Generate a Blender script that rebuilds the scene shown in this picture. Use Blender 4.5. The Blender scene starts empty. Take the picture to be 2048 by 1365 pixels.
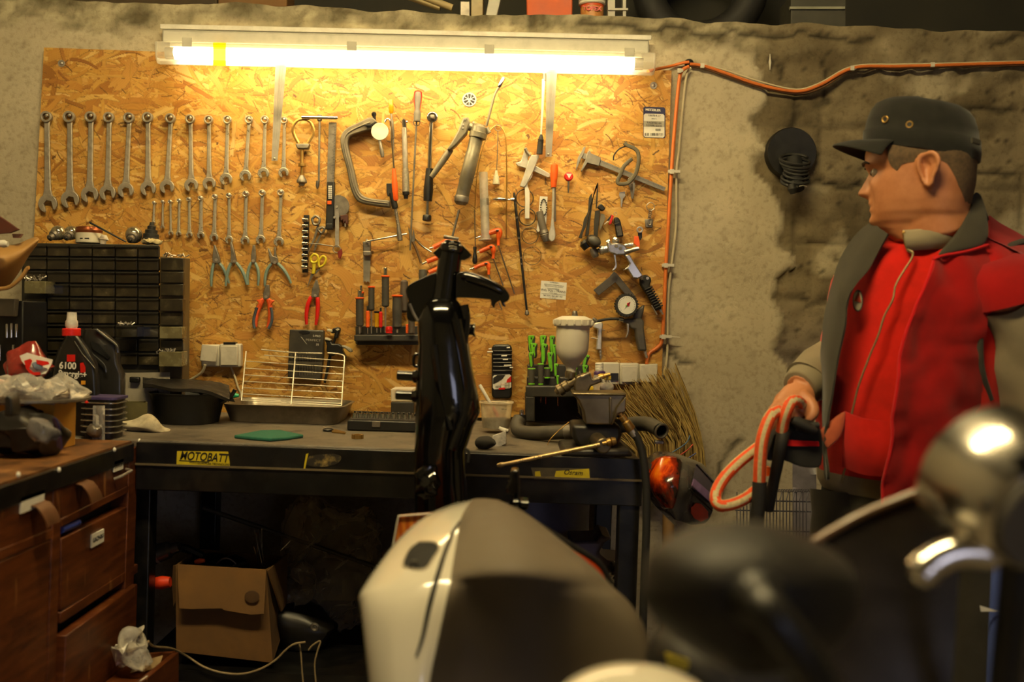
import bpy, bmesh, math, random
from mathutils import Vector as V, Matrix, noise
random.seed(11)
sc = bpy.context.scene
COL = sc.collection
PI = math.pi
# ------------------------------------------------------------------ camera
F = 2000.0
CAMZ = 1.185
_p, _a = math.radians(1.35), math.radians(1.9)
FW = V((0, math.cos(_p), -math.sin(_p)))
_r0, _u0 = V((1, 0, 0)), V((0, math.sin(_p), math.cos(_p)))
RT = _r0 * math.cos(_a) + _u0 * math.sin(_a)
UP = -_r0 * math.sin(_a) + _u0 * math.cos(_a)
CP = V((0, 0, CAMZ))
def ray(px, py): return FW + RT * ((px - 1024) / F) - UP * ((py - 682.5) / F)
def W(px, py, Y):                       # point of the room at depth Y seen at that place of the photo
    d = ray(px, py); return CP + d * (Y / d.y)
def WX(px, py, X):
    d = ray(px, py); return CP + d * (X / d.x)
def WZ(px, py, Z):
    d = ray(px, py); return CP + d * ((Z - CAMZ) / d.z)
def S(Y): return Y / F
cam = bpy.data.cameras.new('camera'); camo = bpy.data.objects.new('camera', cam); COL.objects.link(camo)
cam.sensor_width = 36; cam.lens = 36 * F / 2048; cam.clip_start = .05
camo.matrix_world = Matrix(((RT.x, UP.x, -FW.x, CP.x), (RT.y, UP.y, -FW.y, CP.y), (RT.z, UP.z, -FW.z, CP.z), (0, 0, 0, 1)))
cam.dof.use_dof = True; cam.dof.focus_distance = 2.5; cam.dof.aperture_fstop = 2.6
sc.camera = camo
# ------------------------------------------------------------------ materials
def hx(h):
    h = h.lstrip('#'); v = [int(h[i:i + 2], 16) / 255 for i in (0, 2, 4)]
    return tuple(x / 12.92 if x <= .04045 else ((x + .055) / 1.055) ** 2.4 for x in v)
MATS = {}
class NT:
    def __init__(s, name):
        s.m = bpy.data.materials.new(name); s.m.use_nodes = True
        s.n = s.m.node_tree.nodes; s.l = s.m.node_tree.links
        s.b = s.n['Principled BSDF']; s.out = s.n['Material Output']
        s.co = s.n.new('ShaderNodeTexCoord').outputs['Object']
    def add(s, t, **k):
        n = s.n.new(t)
        for a, v in k.items():
            if a.startswith('i_'):
                key = a[2:]; key = int(key) if key.isdigit() else key.replace('_', ' ')
                s.set(n.inputs[key], v)
            else: setattr(n, a, v)
        return n
    def set(s, inp, v):
        if isinstance(v, bpy.types.NodeSocket): s.l.new(v, inp)
        else:
            if isinstance(v, tuple) and len(v) == 3 and inp.type == 'RGBA': v = (*v, 1)
            inp.default_value = v
    def noise(s, scale, detail=4, rough=.55, co=None, dist=0):
        return s.add('ShaderNodeTexNoise', i_Vector=co or s.co, i_Scale=scale, i_Detail=detail, i_Roughness=rough, i_Distortion=dist).outputs['Fac']
    def ramp(s, fac, stops, interp='LINEAR'):
        r = s.add('ShaderNodeValToRGB', i_Fac=fac); e = r.color_ramp.elements; r.color_ramp.interpolation = interp
        while len(e) < len(stops): e.new(.5)
        for k, (p, c) in enumerate(stops):
            e[k].position = p; e[k].color = (*c, 1) if isinstance(c, tuple) else (c, c, c, 1)
        return r.outputs['Color']
    def mix(s, fac, a, b, mode='MIX'):
        m = s.add('ShaderNodeMix', data_type='RGBA', blend_type=mode)
        s.set(m.inputs[0], fac); s.set(m.inputs[6], a); s.set(m.inputs[7], b); return m.outputs[2]
    def math(s, op, a, b=0.0, clamp=False):
        m = s.add('ShaderNodeMath', operation=op, use_clamp=clamp); s.set(m.inputs[0], a); s.set(m.inputs[1], b); return m.outputs[0]
    def mapping(s, rot=(0, 0, 0), scale=(1, 1, 1), loc=(0, 0, 0), co=None):
        return s.add('ShaderNodeMapping', i_Vector=co or s.co, i_Location=loc, i_Rotation=rot, i_Scale=scale).outputs[0]
    def bump(s, h, strength=.3, dist=.002):
        s.l.new(s.add('ShaderNodeBump', i_Height=h, i_Strength=strength, i_Distance=dist).outputs[0], s.b.inputs['Normal'])
    def P(s, **k):
        for a, v in k.items(): s.set(s.b.inputs[a.replace('_', ' ')], v)
        return s
def mul(c, k): return tuple(min(1, x * k) for x in c)
def mat(name, col, rough=.5, metal=0, var=.18, scale=30, bump=0, dirt=0, dirtcol='#1c1712', coat=0, spec=.5):
    """plain procedural finish: colour broken up by noise, optional dirt blotches and grain"""
    if name in MATS: return MATS[name]
    if isinstance(col, str): col = hx(col)
    t = NT(name)
    n = t.noise(scale)
    c = t.ramp(n, [(.3, mul(col, 1 - var)), (.7, mul(col, 1 + var))])
    if dirt:
        d = t.ramp(t.noise(scale * .45, 6, .65), [(.5, 0.0), (.72, dirt)])
        c = t.mix(d, c, hx(dirtcol))
    t.P(Base_Color=c, Roughness=t.ramp(n, [(.3, max(.02, rough - .06)), (.7, min(1, rough + .08))]), Metallic=metal, Coat_Weight=coat, Specular_IOR_Level=spec)
    if bump: t.bump(t.noise(scale * 6), bump, .001)
    MATS[name] = t.m
    return t.m
def glass(name, tint=(1, 1, 1), alpha=.25, rough=.08):
    """thin clear plastic: see-through film with a glossy coat"""
    if name in MATS: return MATS[name]
    t = NT(name); t.P(Base_Color=tint, Roughness=rough)
    tr = t.add('ShaderNodeBsdfTransparent', i_Color=tint)
    n = t.ramp(t.noise(40), [(.3, alpha * .7), (.7, alpha * 1.3)])
    fr = t.add('ShaderNodeFresnel', i_IOR=1.45).outputs[0]
    f = t.math('ADD', n, fr, True)
    mx = t.add('ShaderNodeMixShader', i_0=f); t.l.new(tr.outputs[0], mx.inputs[1]); t.l.new(t.b.outputs[0], mx.inputs[2])
    t.l.new(mx.outputs[0], t.out.inputs['Surface'])
    MATS[name] = t.m
    return t.m
def emit(name, col, strength):
    t = NT(name); t.P(Base_Color=col, Emission_Color=col, Emission_Strength=strength); return t.m
# ------------------------------------------------------------------ mesh builder
def frame(d):
    d = d.normalized(); h = V((0, 0, 1)) if abs(d.z) < .9 else V((1, 0, 0))
    a = d.cross(h).normalized(); return a, d.cross(a).normalized()
class MB:
    def __init__(s, zo=(0, 0, 1)): s.bm = bmesh.new(); s.zo = zo
    def w(s, x, y, Y): return W(s.zo[0] + x * s.zo[2], s.zo[1] + y * s.zo[2], Y)
    def v(s, p): return s.bm.verts.new(p)
    def f(s, vs):
        try: return s.bm.faces.new(vs)
        except ValueError: return None
    def loft(s, rings, cap=True, wrap=False, open_=False):
        R = [[s.v(p) for p in r] for r in rings]; n = len(R[0]); m = len(R)
        for i in range(m if wrap else m - 1):
            A, B = R[i], R[(i + 1) % m]
            for j in range(n - 1 if open_ else n):
                k = (j + 1) % n; s.f((A[j], A[k], B[k], B[j]))
        if cap and not wrap and not open_: s.f(R[0][::-1]); s.f(R[-1])
        return s
    def tube(s, pts, r, n=8, closed=False, flat=1.0, cap=True):
        pts = [V(p) for p in pts]; m = len(pts); rs = r if isinstance(r, (list, tuple)) else [r] * m
        rings = []; a = None
        for i, p in enumerate(pts):
            if closed: t = pts[(i + 1) % m] - pts[i - 1]
            else: t = pts[min(i + 1, m - 1)] - pts[max(i - 1, 0)]
            if t.length < 1e-9: t = V((0, 0, 1))
            t.normalize()
            if a is None: a, b = frame(t)
            else:
                a = a - t * a.dot(t)
                if a.length < 1e-6: a, b = frame(t)
                a.normalize(); b = t.cross(a)
            rings.append([p + a * (math.cos(2 * PI * j / n) * rs[i]) + b * (math.sin(2 * PI * j / n) * rs[i] * flat) for j in range(n)])
        return s.loft(rings, cap=cap, wrap=closed)
    def lathe(s, p0, p1, prof, n=16, cap=True):
        """prof: (fraction of the way p0->p1, radius)"""
        p0, p1 = V(p0), V(p1); a, b = frame(p1 - p0)
        return s.loft([[p0.lerp(p1, t) + (a * math.cos(2 * PI * j / n) + b * math.sin(2 * PI * j / n)) * max(r, 1e-5) for j in range(n)] for t, r in prof], cap)
    def cyl(s, p0, p1, r, n=16): return s.lathe(p0, p1, [(0, r), (1, r)], n)
    def ring(s, c, nrm, R, r, n=24, m=8, flat=1.0, a0=0, a1=2 * PI):
        a, b = frame(V(nrm)); full = a1 - a0 > 6.28; k = n if full else n + 1
        return s.tube([V(c) + (a * math.cos(a0 + (a1 - a0) * i / n) + b * math.sin(a0 + (a1 - a0) * i / n)) * R for i in range(k)], r, m, closed=full, flat=flat)
    def washer(s, c, nrm, R, r, th, n=24):
        c = V(c); a, b = frame(V(nrm)); d = V(nrm).normalized() * th / 2
        o = [(a * math.cos(2 * PI * i / n) + b * math.sin(2 * PI * i / n)) for i in range(n)]
        return s.loft([[c + x * R + d for x in o], [c + x * R - d for x in o], [c + x * r - d for x in o], [c + x * r + d for x in o]], wrap=True)
    def ell(s, c, rad, rot=None, n=16, m=10):
        c = V(c); rings = []
        for i in range(m + 1):
            th = PI * i / m; q = []
            for j in range(n):
                p = V((math.sin(th) * math.cos(2 * PI * j / n) * rad[0], math.sin(th) * math.sin(2 * PI * j / n) * rad[1], math.cos(th) * rad[2]))
                if i in (0, m): p = V((math.cos(2 * PI * j / n) * rad[0] * .01, math.sin(2 * PI * j / n) * rad[1] * .01, p.z))
                q.append(c + (rot @ p if rot else p))
            rings.append(q)
        return s.loft(rings)
    def box(s, c, size, rot=None):
        c = V(c); x, y, z = [k / 2 for k in size]
        q = [V((i * x, j * y, -z)) for i, j in ((-1, -1), (1, -1), (1, 1), (-1, 1))]
        if rot: up = rot @ V((0, 0, 2 * z)); q = [c + rot @ p for p in q]
        else: up = V((0, 0, 2 * z)); q = [c + p for p in q]
        return s.loft([q, [p + up for p in q]])
    def bb(s, a, b):
        return s.box([(a[i] + b[i]) / 2 for i in range(3)], [abs(a[i] - b[i]) for i in range(3)])
    def prism(s, pts, vec):
        vec = V(vec); A = [s.v(p) for p in pts]; B = [s.v(V(p) + vec) for p in pts]; n = len(A)
        s.f(A); s.f(B[::-1])
        for i in range(n): s.f((A[i], B[i], B[(i + 1) % n], A[(i + 1) % n]))
        return s
    # the same, laid out on a plane facing the room at depth Y
    def PR(s, pts, Y, th): return s.prism([s.w(x, y, Y) for x, y in pts], (0, th, 0))
    def TB(s, pts, Y, r, n=8, **k):
        """pts (px,py) or (px,py,dY); r in photo pixels"""
        q = [s.w(p[0], p[1], Y + (p[2] if len(p) > 2 else 0)) for p in pts]; c = S(Y) * s.zo[2]
        return s.tube(q, [x * c for x in r] if isinstance(r, (list, tuple)) else r * c, n, **k)
    def LA(s, a, b, prof, Y, n=14, Y2=None):
        return s.lathe(s.w(a[0], a[1], Y), s.w(b[0], b[1], Y2 or Y), [(t, r * S(Y) * s.zo[2]) for t, r in prof], n)
    def WA(s, c, R, r, Y, th, n=24): k = S(Y) * s.zo[2]; return s.washer(s.w(c[0], c[1], Y), (0, 1, 0), R * k, r * k, th, n)
    def RI(s, c, R, r, Y, n=28, **k): q = S(Y) * s.zo[2]; return s.ring(s.w(c[0], c[1], Y), (0, 1, 0), R * q, r * q, n, **k)
    def BX(s, x0, y0, x1, y1, Y, th): return s.PR([(x0, y0), (x1, y0), (x1, y1), (x0, y1)], Y, th)
    def DI(s, c, R, Y, th, n=28): k = S(Y) * s.zo[2]; p = s.w(c[0], c[1], Y); return s.cyl(p, p + V((0, th, 0)), R * k, n)
    def grid(s, rows, th=0):
        """open surface from rows of points; th thickens it along its normals"""
        R = [[V(p) for p in r] for r in rows]; m, n = len(R), len(R[0])
        vs = [[s.v(p) for p in r] for r in R]
        for i in range(m - 1):
            for j in range(n - 1): s.f((vs[i][j], vs[i][j + 1], vs[i + 1][j + 1], vs[i + 1][j]))
        if th: 
            s.bm.normal_update(); s.bm.faces.ensure_lookup_table()
            bmesh.ops.solidify(s.bm, geom=s.bm.faces[:], thickness=th)
        return s
WL = {}
def wloc(o): return WL.get(o.name, V((0, 0, 0))) if o else V((0, 0, 0))
def put(name, mb, m, parent=None, bev=0, smooth=35, sub=0, loc=None, seg=2):
    me = bpy.data.meshes.new(name)
    bm = mb.bm; bmesh.ops.recalc_face_normals(bm, faces=bm.faces[:])
    base = wloc(parent) if parent else (V(loc) if loc is not None else None)
    if base is None:
        lo = [min(v.co[i] for v in bm.verts) for i in range(3)]; hi = [max(v.co[i] for v in bm.verts) for i in range(3)]
        base = V(((lo[0] + hi[0]) / 2, (lo[1] + hi[1]) / 2, lo[2]))
    for v in bm.verts: v.co -= base
    bm.to_mesh(me); bm.free()
    for p in me.polygons: p.use_smooth = smooth > 0
    if smooth > 0 and not sub: me.set_sharp_from_angle(angle=math.radians(smooth))
    me.materials.append(m)
    o = bpy.data.objects.new(name, me); COL.objects.link(o)
    if parent: o.parent = parent
    else: o.location = base
    WL[o.name] = base.copy()
    if bev:
        b = o.modifiers.new('bevel', 'BEVEL'); b.width = bev; b.segments = seg; b.limit_method = 'ANGLE'; b.angle_limit = math.radians(40)
        b.harden_normals = False
    if sub:
        u = o.modifiers.new('subdivision', 'SUBSURF'); u.levels = sub; u.render_levels = sub
    return o
def tag(o, label, cat, group=None, kind=None):
    if label: o['label'] = label
    if cat: o['category'] = cat
    if group: o['group'] = group
    if kind: o['kind'] = kind
    return o
def thing(name, label, cat, loc, group=None):
    o = bpy.data.objects.new(name, None); o.empty_display_size = .03; COL.objects.link(o)
    o.location = loc; WL[o.name] = V(loc)
    return tag(o, label, cat, group)
def solo(name, label, cat, mb, m, group=None, **k): return tag(put(name, mb, m, **k), label, cat, group)
def sp(pts, n=4):
    """smooth curve through control points (any dimension)"""
    out = []; m = len(pts); g = lambda i: pts[max(0, min(m - 1, i))]
    for i in range(m - 1):
        a, b_, c, d = g(i - 1), g(i), g(i + 1), g(i + 2)
        for k in range(n):
            t = k / n
            out.append(tuple(.5 * (2 * b_[j] + (c[j] - a[j]) * t + (2 * a[j] - 5 * b_[j] + 4 * c[j] - d[j]) * t * t + (3 * b_[j] - a[j] - 3 * c[j] + d[j]) * t ** 3) for j in range(len(b_))))
    out.append(tuple(pts[-1])); return out
def struct(name, mb, m, **k):
    o = put(name, mb, m, **k); o['kind'] = 'structure'; return o
def text(name, s, size, loc, m, parent, rot=None, ext=.0004, align='CENTER', sx=1.0, shear=0, bold=0):
    cu = bpy.data.curves.new(name, 'FONT'); cu.body = s; cu.size = size; cu.extrude = ext; cu.align_x = align; cu.align_y = 'CENTER'; cu.shear = shear; cu.offset = bold
    t = bpy.data.objects.new(name, cu); COL.objects.link(t)
    dg = bpy.context.evaluated_depsgraph_get(); me = bpy.data.meshes.new_from_object(t.evaluated_get(dg))
    bpy.data.objects.remove(t); 
    R = rot or Matrix.Rotation(PI / 2, 3, 'X')
    for v in me.vertices:
        p = v.co.copy(); p.x *= sx; v.co = R @ p + V(loc) - wloc(parent)
    me.materials.clear(); me.materials.append(m); me.name = name
    o = bpy.data.objects.new(name, me); COL.objects.link(o); o.parent = parent; WL[o.name] = wloc(parent).copy()
    return o
ROLL = Matrix.Rotation(PI / 2, 3, 'X')
def facing(deg):   # lettering on a wall plane, turned clockwise by deg
    return Matrix.Rotation(math.radians(deg), 3, 'Y') @ ROLL
# ------------------------------------------------------------------ shared finishes
STEEL = mat('satin_steel', '#b3aba0', .38, .75, .15, 60)
STEELD = mat('dull_steel', '#7d766c', .45, .7, .2, 50, dirt=.5)
CHROME = mat('chrome', '#d9d5cd', .12, 1, .05, 20)
BLACK = mat('black_plastic', '#131211', .42, 0, .25, 40)
BLACKM = mat('black_paint', '#0c0b0a', .35, 0, .25, 25, dirt=.4, dirtcol='#3a3128')
RUBBER = mat('black_rubber', '#1a1815', .7, 0, .2, 50)
GREY = mat('grey_plastic', '#4a4740', .5, 0, .2, 40)
ORANGE = mat('orange_plastic', '#f2611c', .4, 0, .12, 50, dirt=.35)
RED = mat('red_plastic', '#cf1d12', .4, 0, .12, 50, dirt=.3)
WHITE = mat('white_plastic', '#d9d3c4', .45, 0, .08, 40, dirt=.25, dirtcol='#8a8068')
YELLOW = mat('yellow_plastic', '#d8b51c', .4, 0, .12, 40)
GREEN = mat('lime_plastic', '#6fbf1e', .4, 0, .15, 60, dirt=.35)
BRASS = mat('brass', '#b08d4f', .35, .9, .15, 50)
INK = mat('ink', '#14110e', .6, 0, .05)
PAPER = mat('paper', '#dcd8cc', .7, 0, .05, 60)
# ------------------------------------------------------------------ room
YW, YB = 2.75, 2.728                  # wall face, board face
import numpy as np
def osb_panel(parent):
    """pressed wood strands laid over each other at random, coloured per strand"""
    rng = np.random.default_rng(5); NX, NZ = 880, 520
    TL, TR, BR, BL = [np.array(W(x, y, YB)) for x, y in ((88, 95), (1343, 141), (1321, 830), (48, 850))]
    u, v = np.meshgrid(np.linspace(0, 1, NX), np.linspace(0, 1, NZ))
    P = (TL[None, None] * (1 - u)[..., None] + TR * u[..., None]) * (1 - v)[..., None] + (BL * (1 - u)[..., None] + BR * u[..., None]) * v[..., None]
    X, Z = P[..., 0], P[..., 2]; x0, x1, z0, z1 = X.min(), X.max(), Z.min(), Z.max()
    pal = np.array([hx(c) for c in ('#94601f', '#ab7429', '#bb8534', '#c79541', '#d3a653', '#ddb56e')])
    img = np.ones((NZ, NX, 3)) * pal[2]; hgt = np.zeros((NZ, NX))
    def strand(cx, cz, L, Wd, ang, tone, dark=1.0):
        r = L / 2 + Wd; j0 = int((cx - r - x0) / (x1 - x0) * NX); j1 = int((cx + r - x0) / (x1 - x0) * NX) + 2
        i0 = int((z1 - cz - r) / (z1 - z0) * NZ) - 6; i1 = int((z1 - cz + r) / (z1 - z0) * NZ) + 8
        j0, j1, i0, i1 = max(j0, 0), min(j1, NX), max(i0, 0), min(i1, NZ)
        if j0 >= j1 or i0 >= i1: return
        dx, dz = X[i0:i1, j0:j1] - cx, Z[i0:i1, j0:j1] - cz; c, s = math.cos(ang), math.sin(ang)
        a = dx * c + dz * s; b = -dx * s + dz * c
        k, ph, bow = rng.uniform(-.35, .35), rng.uniform(0, 6), rng.uniform(-.6, .6)
        b = b + bow * a * a / L
        hw = Wd / 2 * (1 - .35 * k * a / L) * (1 + .10 * np.sin(a * 90 + ph))
        hl = L / 2 * (1 + .12 * np.sin(b * 400 + ph) + k * b / Wd * .5)
        m = (np.abs(b) < hw) & (np.abs(a) < hl)
        if not m.any(): return
        g = .5 * np.sin(b * rng.uniform(900, 1700) + ph + a * rng.uniform(-8, 8)) + .5 * np.sin(b * rng.uniform(2200, 3500) + 2 * ph)
        t = np.clip(tone + .10 * g + rng.uniform(-.15, .15) * a / L * 2, 0, .999) * 5
        i = t.astype(int); f = (t - i)[..., None]
        col = pal[i] * (1 - f) + pal[np.minimum(i + 1, 5)] * f
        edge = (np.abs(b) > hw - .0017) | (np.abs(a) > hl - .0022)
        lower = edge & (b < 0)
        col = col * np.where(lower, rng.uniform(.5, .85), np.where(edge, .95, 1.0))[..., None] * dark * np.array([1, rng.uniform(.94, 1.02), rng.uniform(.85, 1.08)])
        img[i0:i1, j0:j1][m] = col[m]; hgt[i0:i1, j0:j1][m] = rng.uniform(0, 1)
    for n in range(13000):
        L = rng.uniform(.025, .115); ang = rng.normal(0, .55) if rng.random() < .8 else rng.uniform(-1.6, 1.6)
        Wd = min(rng.uniform(.0025, .017) if rng.random() < .86 else rng.uniform(.015, .038), L * .45)
        strand(rng.uniform(x0, x1), rng.uniform(z0, z1), L, Wd, ang, float(np.clip(rng.normal(.55, .22), 0, 1)))
    for n in range(1500):
        strand(rng.uniform(x0, x1), rng.uniform(z0, z1), rng.uniform(.008, .05), rng.uniform(.0014, .0032), rng.normal(0, .6), rng.uniform(0, .5), rng.uniform(.35, .85))
    for n in range(40):
        strand(rng.uniform(x0, x1), rng.uniform(z0, z1), rng.uniform(.01, .03), rng.uniform(.004, .008), rng.uniform(-1, 1), .1, rng.uniform(.3, .6))
    Y = np.full((NZ, NX), YB) + hgt * -.0006
    co = np.stack([X, Y, Z], -1).reshape(-1, 3)
    idx = np.arange(NX * NZ).reshape(NZ, NX)
    q = np.stack([idx[:-1, :-1], idx[1:, :-1], idx[1:, 1:], idx[:-1, 1:]], -1).reshape(-1, 4)
    n0 = NX * NZ
    fr = [TL, TR, BR, BL]; bx = np.array([[p[0], YB + d, p[2]] for d in (.001, .02) for p in fr])
    bq = np.array([[0, 1, 2, 3], [7, 6, 5, 4], [0, 4, 5, 1], [1, 5, 6, 2], [2, 6, 7, 3], [3, 7, 4, 0]]) + n0
    co = np.concatenate([co, bx]) - np.array(wloc(parent)); q = np.concatenate([q, bq])
    me = bpy.data.meshes.new('panel'); me.vertices.add(len(co)); me.vertices.foreach_set('co', co.ravel())
    me.loops.add(q.size); me.loops.foreach_set('vertex_index', q.ravel().astype(np.int32))
    me.polygons.add(len(q)); me.polygons.foreach_set('loop_start', np.arange(0, q.size, 4, dtype=np.int32))
    me.update(calc_edges=True)
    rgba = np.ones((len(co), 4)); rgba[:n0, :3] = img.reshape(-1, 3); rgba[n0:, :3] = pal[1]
    at = me.attributes.new('strand', 'FLOAT_COLOR', 'POINT'); at.data.foreach_set('color', rgba.ravel())
    t = NT('oriented_strand_board')
    c = t.add('ShaderNodeAttribute', attribute_name='strand').outputs['Color']
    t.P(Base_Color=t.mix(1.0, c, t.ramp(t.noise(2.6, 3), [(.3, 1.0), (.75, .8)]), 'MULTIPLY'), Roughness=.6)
    me.materials.append(t.m)
    o = bpy.data.objects.new('panel', me); COL.objects.link(o); o.parent = parent
def wall_mat():
    t = NT('old_plaster_and_stone')
    c = t.add('ShaderNodeAttribute', attribute_name='finish').outputs['Color']
    fine = t.noise(75, 4, .65)
    c = t.mix(t.ramp(fine, [(.32, .5), (.5, 0.0)]), c, t.mix(1.0, c, (.55, .53, .5), 'MULTIPLY'))
    t.P(Base_Color=c, Roughness=.9, Specular_IOR_Level=.2)
    t.bump(fine, .5, .004)
    return t.m
ZT = 2.02                              # ledge on top of the wall
EDGE = [(W(x, y, YW).z, W(x, y, YW).x) for x, y in [(1480, 20), (1505, 90), (1520, 150), (1525, 200), (1513, 240), (1518, 275), (1532, 300), (1520, 345), (1556, 392), (1570, 440), (1562, 500), (1582, 530), (1562, 580), (1560, 640), (1548, 700), (1600, 760), (1640, 830), (1700, 900), (1760, 1100), (1800, 1700)]]
def edge_x(z):
    for (z0, x0), (z1, x1) in zip(EDGE, EDGE[1:]):
        if z <= z0 and z >= z1: return x0 + (x1 - x0) * (z0 - z) / (z0 - z1)
    return EDGE[0][1] if z > EDGE[0][0] else EDGE[-1][1]
def fbm(q, k, o=4):
    return noise.fractal(q * k, .9, 2.1, o, noise_basis='PERLIN_ORIGINAL')
def lerp3(a, b, f): f = min(1, max(0, f)); return tuple(a[i] + (b[i] - a[i]) * f for i in range(3))
def sstep(a, b, x): x = min(1, max(0, (x - a) / (b - a))); return x * x * (3 - 2 * x)
CRACKS = []
def crack(pts, Y=YW):
    q = [W(x, y, Y) for x, y in pts]; CRACKS.append([(p.x, p.z) for p in q])
crack([(1060, 62), (1130, 52), (1200, 50), (1290, 62), (1370, 52), (1400, 66), (1480, 70), (1560, 62), (1640, 76), (1740, 80)])
crack([(1060, 26), (1066, 34), (1058, 56)]); crack([(1540, 110), (1590, 170), (1592, 240), (1560, 300)])
crack([(1990, 90), (2040, 70), (2080, 60)]); crack([(1870, 220), (2040, 218)]); crack([(1640, 366), (1700, 372), (1730, 360)])
crack([(1420, 770), (1450, 782), (1480, 780)]); crack([(1375, 790), (1385, 850), (1360, 930), (1380, 990)]); crack([(1290, 690), (1450, 760)])
crack([(1650, 120), (1660, 200), (1590, 230)]); crack([(1850, 340), (2050, 345)]); crack([(1480, 880), (1440, 930), (1450, 1000)])
def crack_d(x, z):
    best = 9
    for c in CRACKS:
        for (ax, az), (bx, bz) in zip(c, c[1:]):
            dx, dz = bx - ax, bz - az; L = dx * dx + dz * dz
            t = min(1, max(0, ((x - ax) * dx + (z - az) * dz) / L)); d = math.hypot(x - ax - dx * t, z - az - dz * t)
            if d < best: best = d
    return best
def back_wall():
    b = MB(); x0, x1 = -1.9, 2.1
    xs = [x0 + .012 * i for i in range(int((x1 - x0) / .012) + 1)]
    zs = [.03 * i for i in range(26)] + [.78 + .011 * i for i in range(int((ZT - .78) / .011) + 1)]
    rows, col = [], []
    K = {k: hx(v) for k, v in dict(p1='#a89c83', p2='#bdb196', p3='#857a64', p4='#9a9088', s0='#2b251c', s1='#574c38', s2='#74674e', s3='#887a5f', s4='#a2967b', b1='#5a523e', b2='#807760', b3='#b5aa8c', k='#241f17', v='#746a68').items()}
    for iz, z in enumerate(zs):
        row = []
        for x in xs:
            q = V((x, 0, z)); n9 = noise.noise(q * 9); n25 = noise.noise(q * 27)
            e = x - edge_x(z) + .045 * n9 + .022 * n25
            ex = sstep(-.006, .006, e)
            bl = 1.94 - .03 * noise.noise(q * 3) if x < .65 else 1.905
            bf = sstep(-.02, .02, z - bl + .05 * noise.noise(q * 7) + .03 * n25)
            big, mid, hi = fbm(q, 2.3), fbm(q, 7), fbm(q, 24, 3)
            pc = lerp3(K['p1'], K['p2'], .5 + .45 * mid + .3 * big); pc = lerp3(pc, K['p3'], .5 * sstep(.4, .8, hi + .2 * mid)); pc = lerp3(pc, K['p4'], .5 * sstep(1.25, .7, z))  # lower plaster greyer: cool low light put into the colour
            # coursed blocks: joints at irregular heights
            jz = (z + .018 * noise.noise(q * 2) + .008 * n25) % .158; ix = int((z + 5) / .158); jx = (x + (ix * .171) % .4 + .02 * noise.noise(q * 3)) % .40
            jd = min(jz, .158 - jz, min(jx, .40 - jx) * 1.0)
            jo = (1 - sstep(.003, .010, jd)) * sstep(-.25, .15, noise.noise(q * 4 + V((3, 0, 0))))
            sc_ = lerp3(K['s1'], K['s3'], .5 + .6 * mid + .4 * noise.noise(V((ix * 3.1, int((x + (ix * .171) % .4) / .4) * 1.7, 0))))
            sc_ = lerp3(sc_, K['s4'], sstep(.3, .6, fbm(q + V((9, 0, 0)), 5))); sc_ = lerp3(sc_, K['s1'], .7 * sstep(.2, .7, hi))
            sc_ = lerp3(sc_, K['v'], .6 * sstep(1.35, 1.0, z)); sc_ = lerp3(sc_, K['s0'], .42 * jo)  # lower stone towards violet: the cool light painted into its colour
            if noise.noise(q * 55) > .55: sc_ = lerp3(sc_, K['s0'], .7)
            bc = lerp3(K['b1'], K['b3'], .5 + .9 * fbm(V((x, 4, z * 1.6)), 11) + .25 * mid); bc = lerp3(bc, K['b2'], sstep(0, .5, hi))
            bc = lerp3(bc, sc_, .85 * sstep(.5, .75, x))
            cd = crack_d(x + .010 * n25 + .006 * hi, z + .012 * n25 + .008 * n9); ck = (1 - sstep(.003, .011, cd)) * sstep(-.5, 0, noise.noise(q * 6))
            c = lerp3(lerp3(pc, sc_, ex), bc, bf); c = lerp3(c, K['k'], .8 * ck)
            y = YW + ex * (1 - bf) * (.012 + .010 * mid + .005 * hi + .006 * jo) + bf * (.008 * mid + .006 * hi) + .002 * big + .006 * ck
            if x < .62 and z < 1.93: y = max(y, YW)
            f = sstep(1.8, ZT, z); zz = z + f * (.012 * noise.noise(V((x * 2.2, 5, 0))) + .008 * noise.noise(V((x * 11, 7, 0))))
            row.append(V((x, y, zz))); col.append((*c, 1))
        rows.append(row)
    n = len(xs); top = col[-n:]
    rows.append([p + V((0, .05, .004)) for p in rows[-1]]); rows.append([V((p.x, YW + .62, ZT)) for p in rows[-1]])
    b.grid(rows); col += top + top
    o = struct('wall_back', b, wall_mat(), loc=(0, 0, 0), smooth=60)
    a = o.data.attributes.new('finish', 'FLOAT_COLOR', 'POINT'); a.data.foreach_set('color', [k for q in col for k in q])
back_wall()
PLAIN = mat('rough_dark_plaster', '#8f8878', .9, 0, .25, 5, .3)
struct('wall_left', MB().bb((-1.9, -2.6, 0), (-1.98, 3.4, 2.9)), PLAIN)
struct('wall_right', MB().bb((2.1, -2.6, 0), (2.18, 3.4, 2.9)), PLAIN)
struct('wall_rear', MB().bb((-1.98, -2.6, 0), (2.18, -2.68, 2.9)), PLAIN)
struct('wall_upper', MB().bb((-1.9, 3.37, 2.0), (2.1, 3.45, 2.9)), mat('dark_upper_plaster', '#2c2a22', .9, 0, .3, 5))  # upper wall in one even dark colour
struct('floor', MB().bb((-1.98, -2.68, -.05), (2.18, 3.4, 0)), mat('stained_concrete', '#7a7162', .8, 0, .3, 4, .3, .5))
struct('ceiling', MB().bb((-1.98, -2.68, 2.9), (2.18, 3.45, 2.96)), mat('dusty_ceiling', '#5f5a4e', .9, 0, .25, 4))
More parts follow.
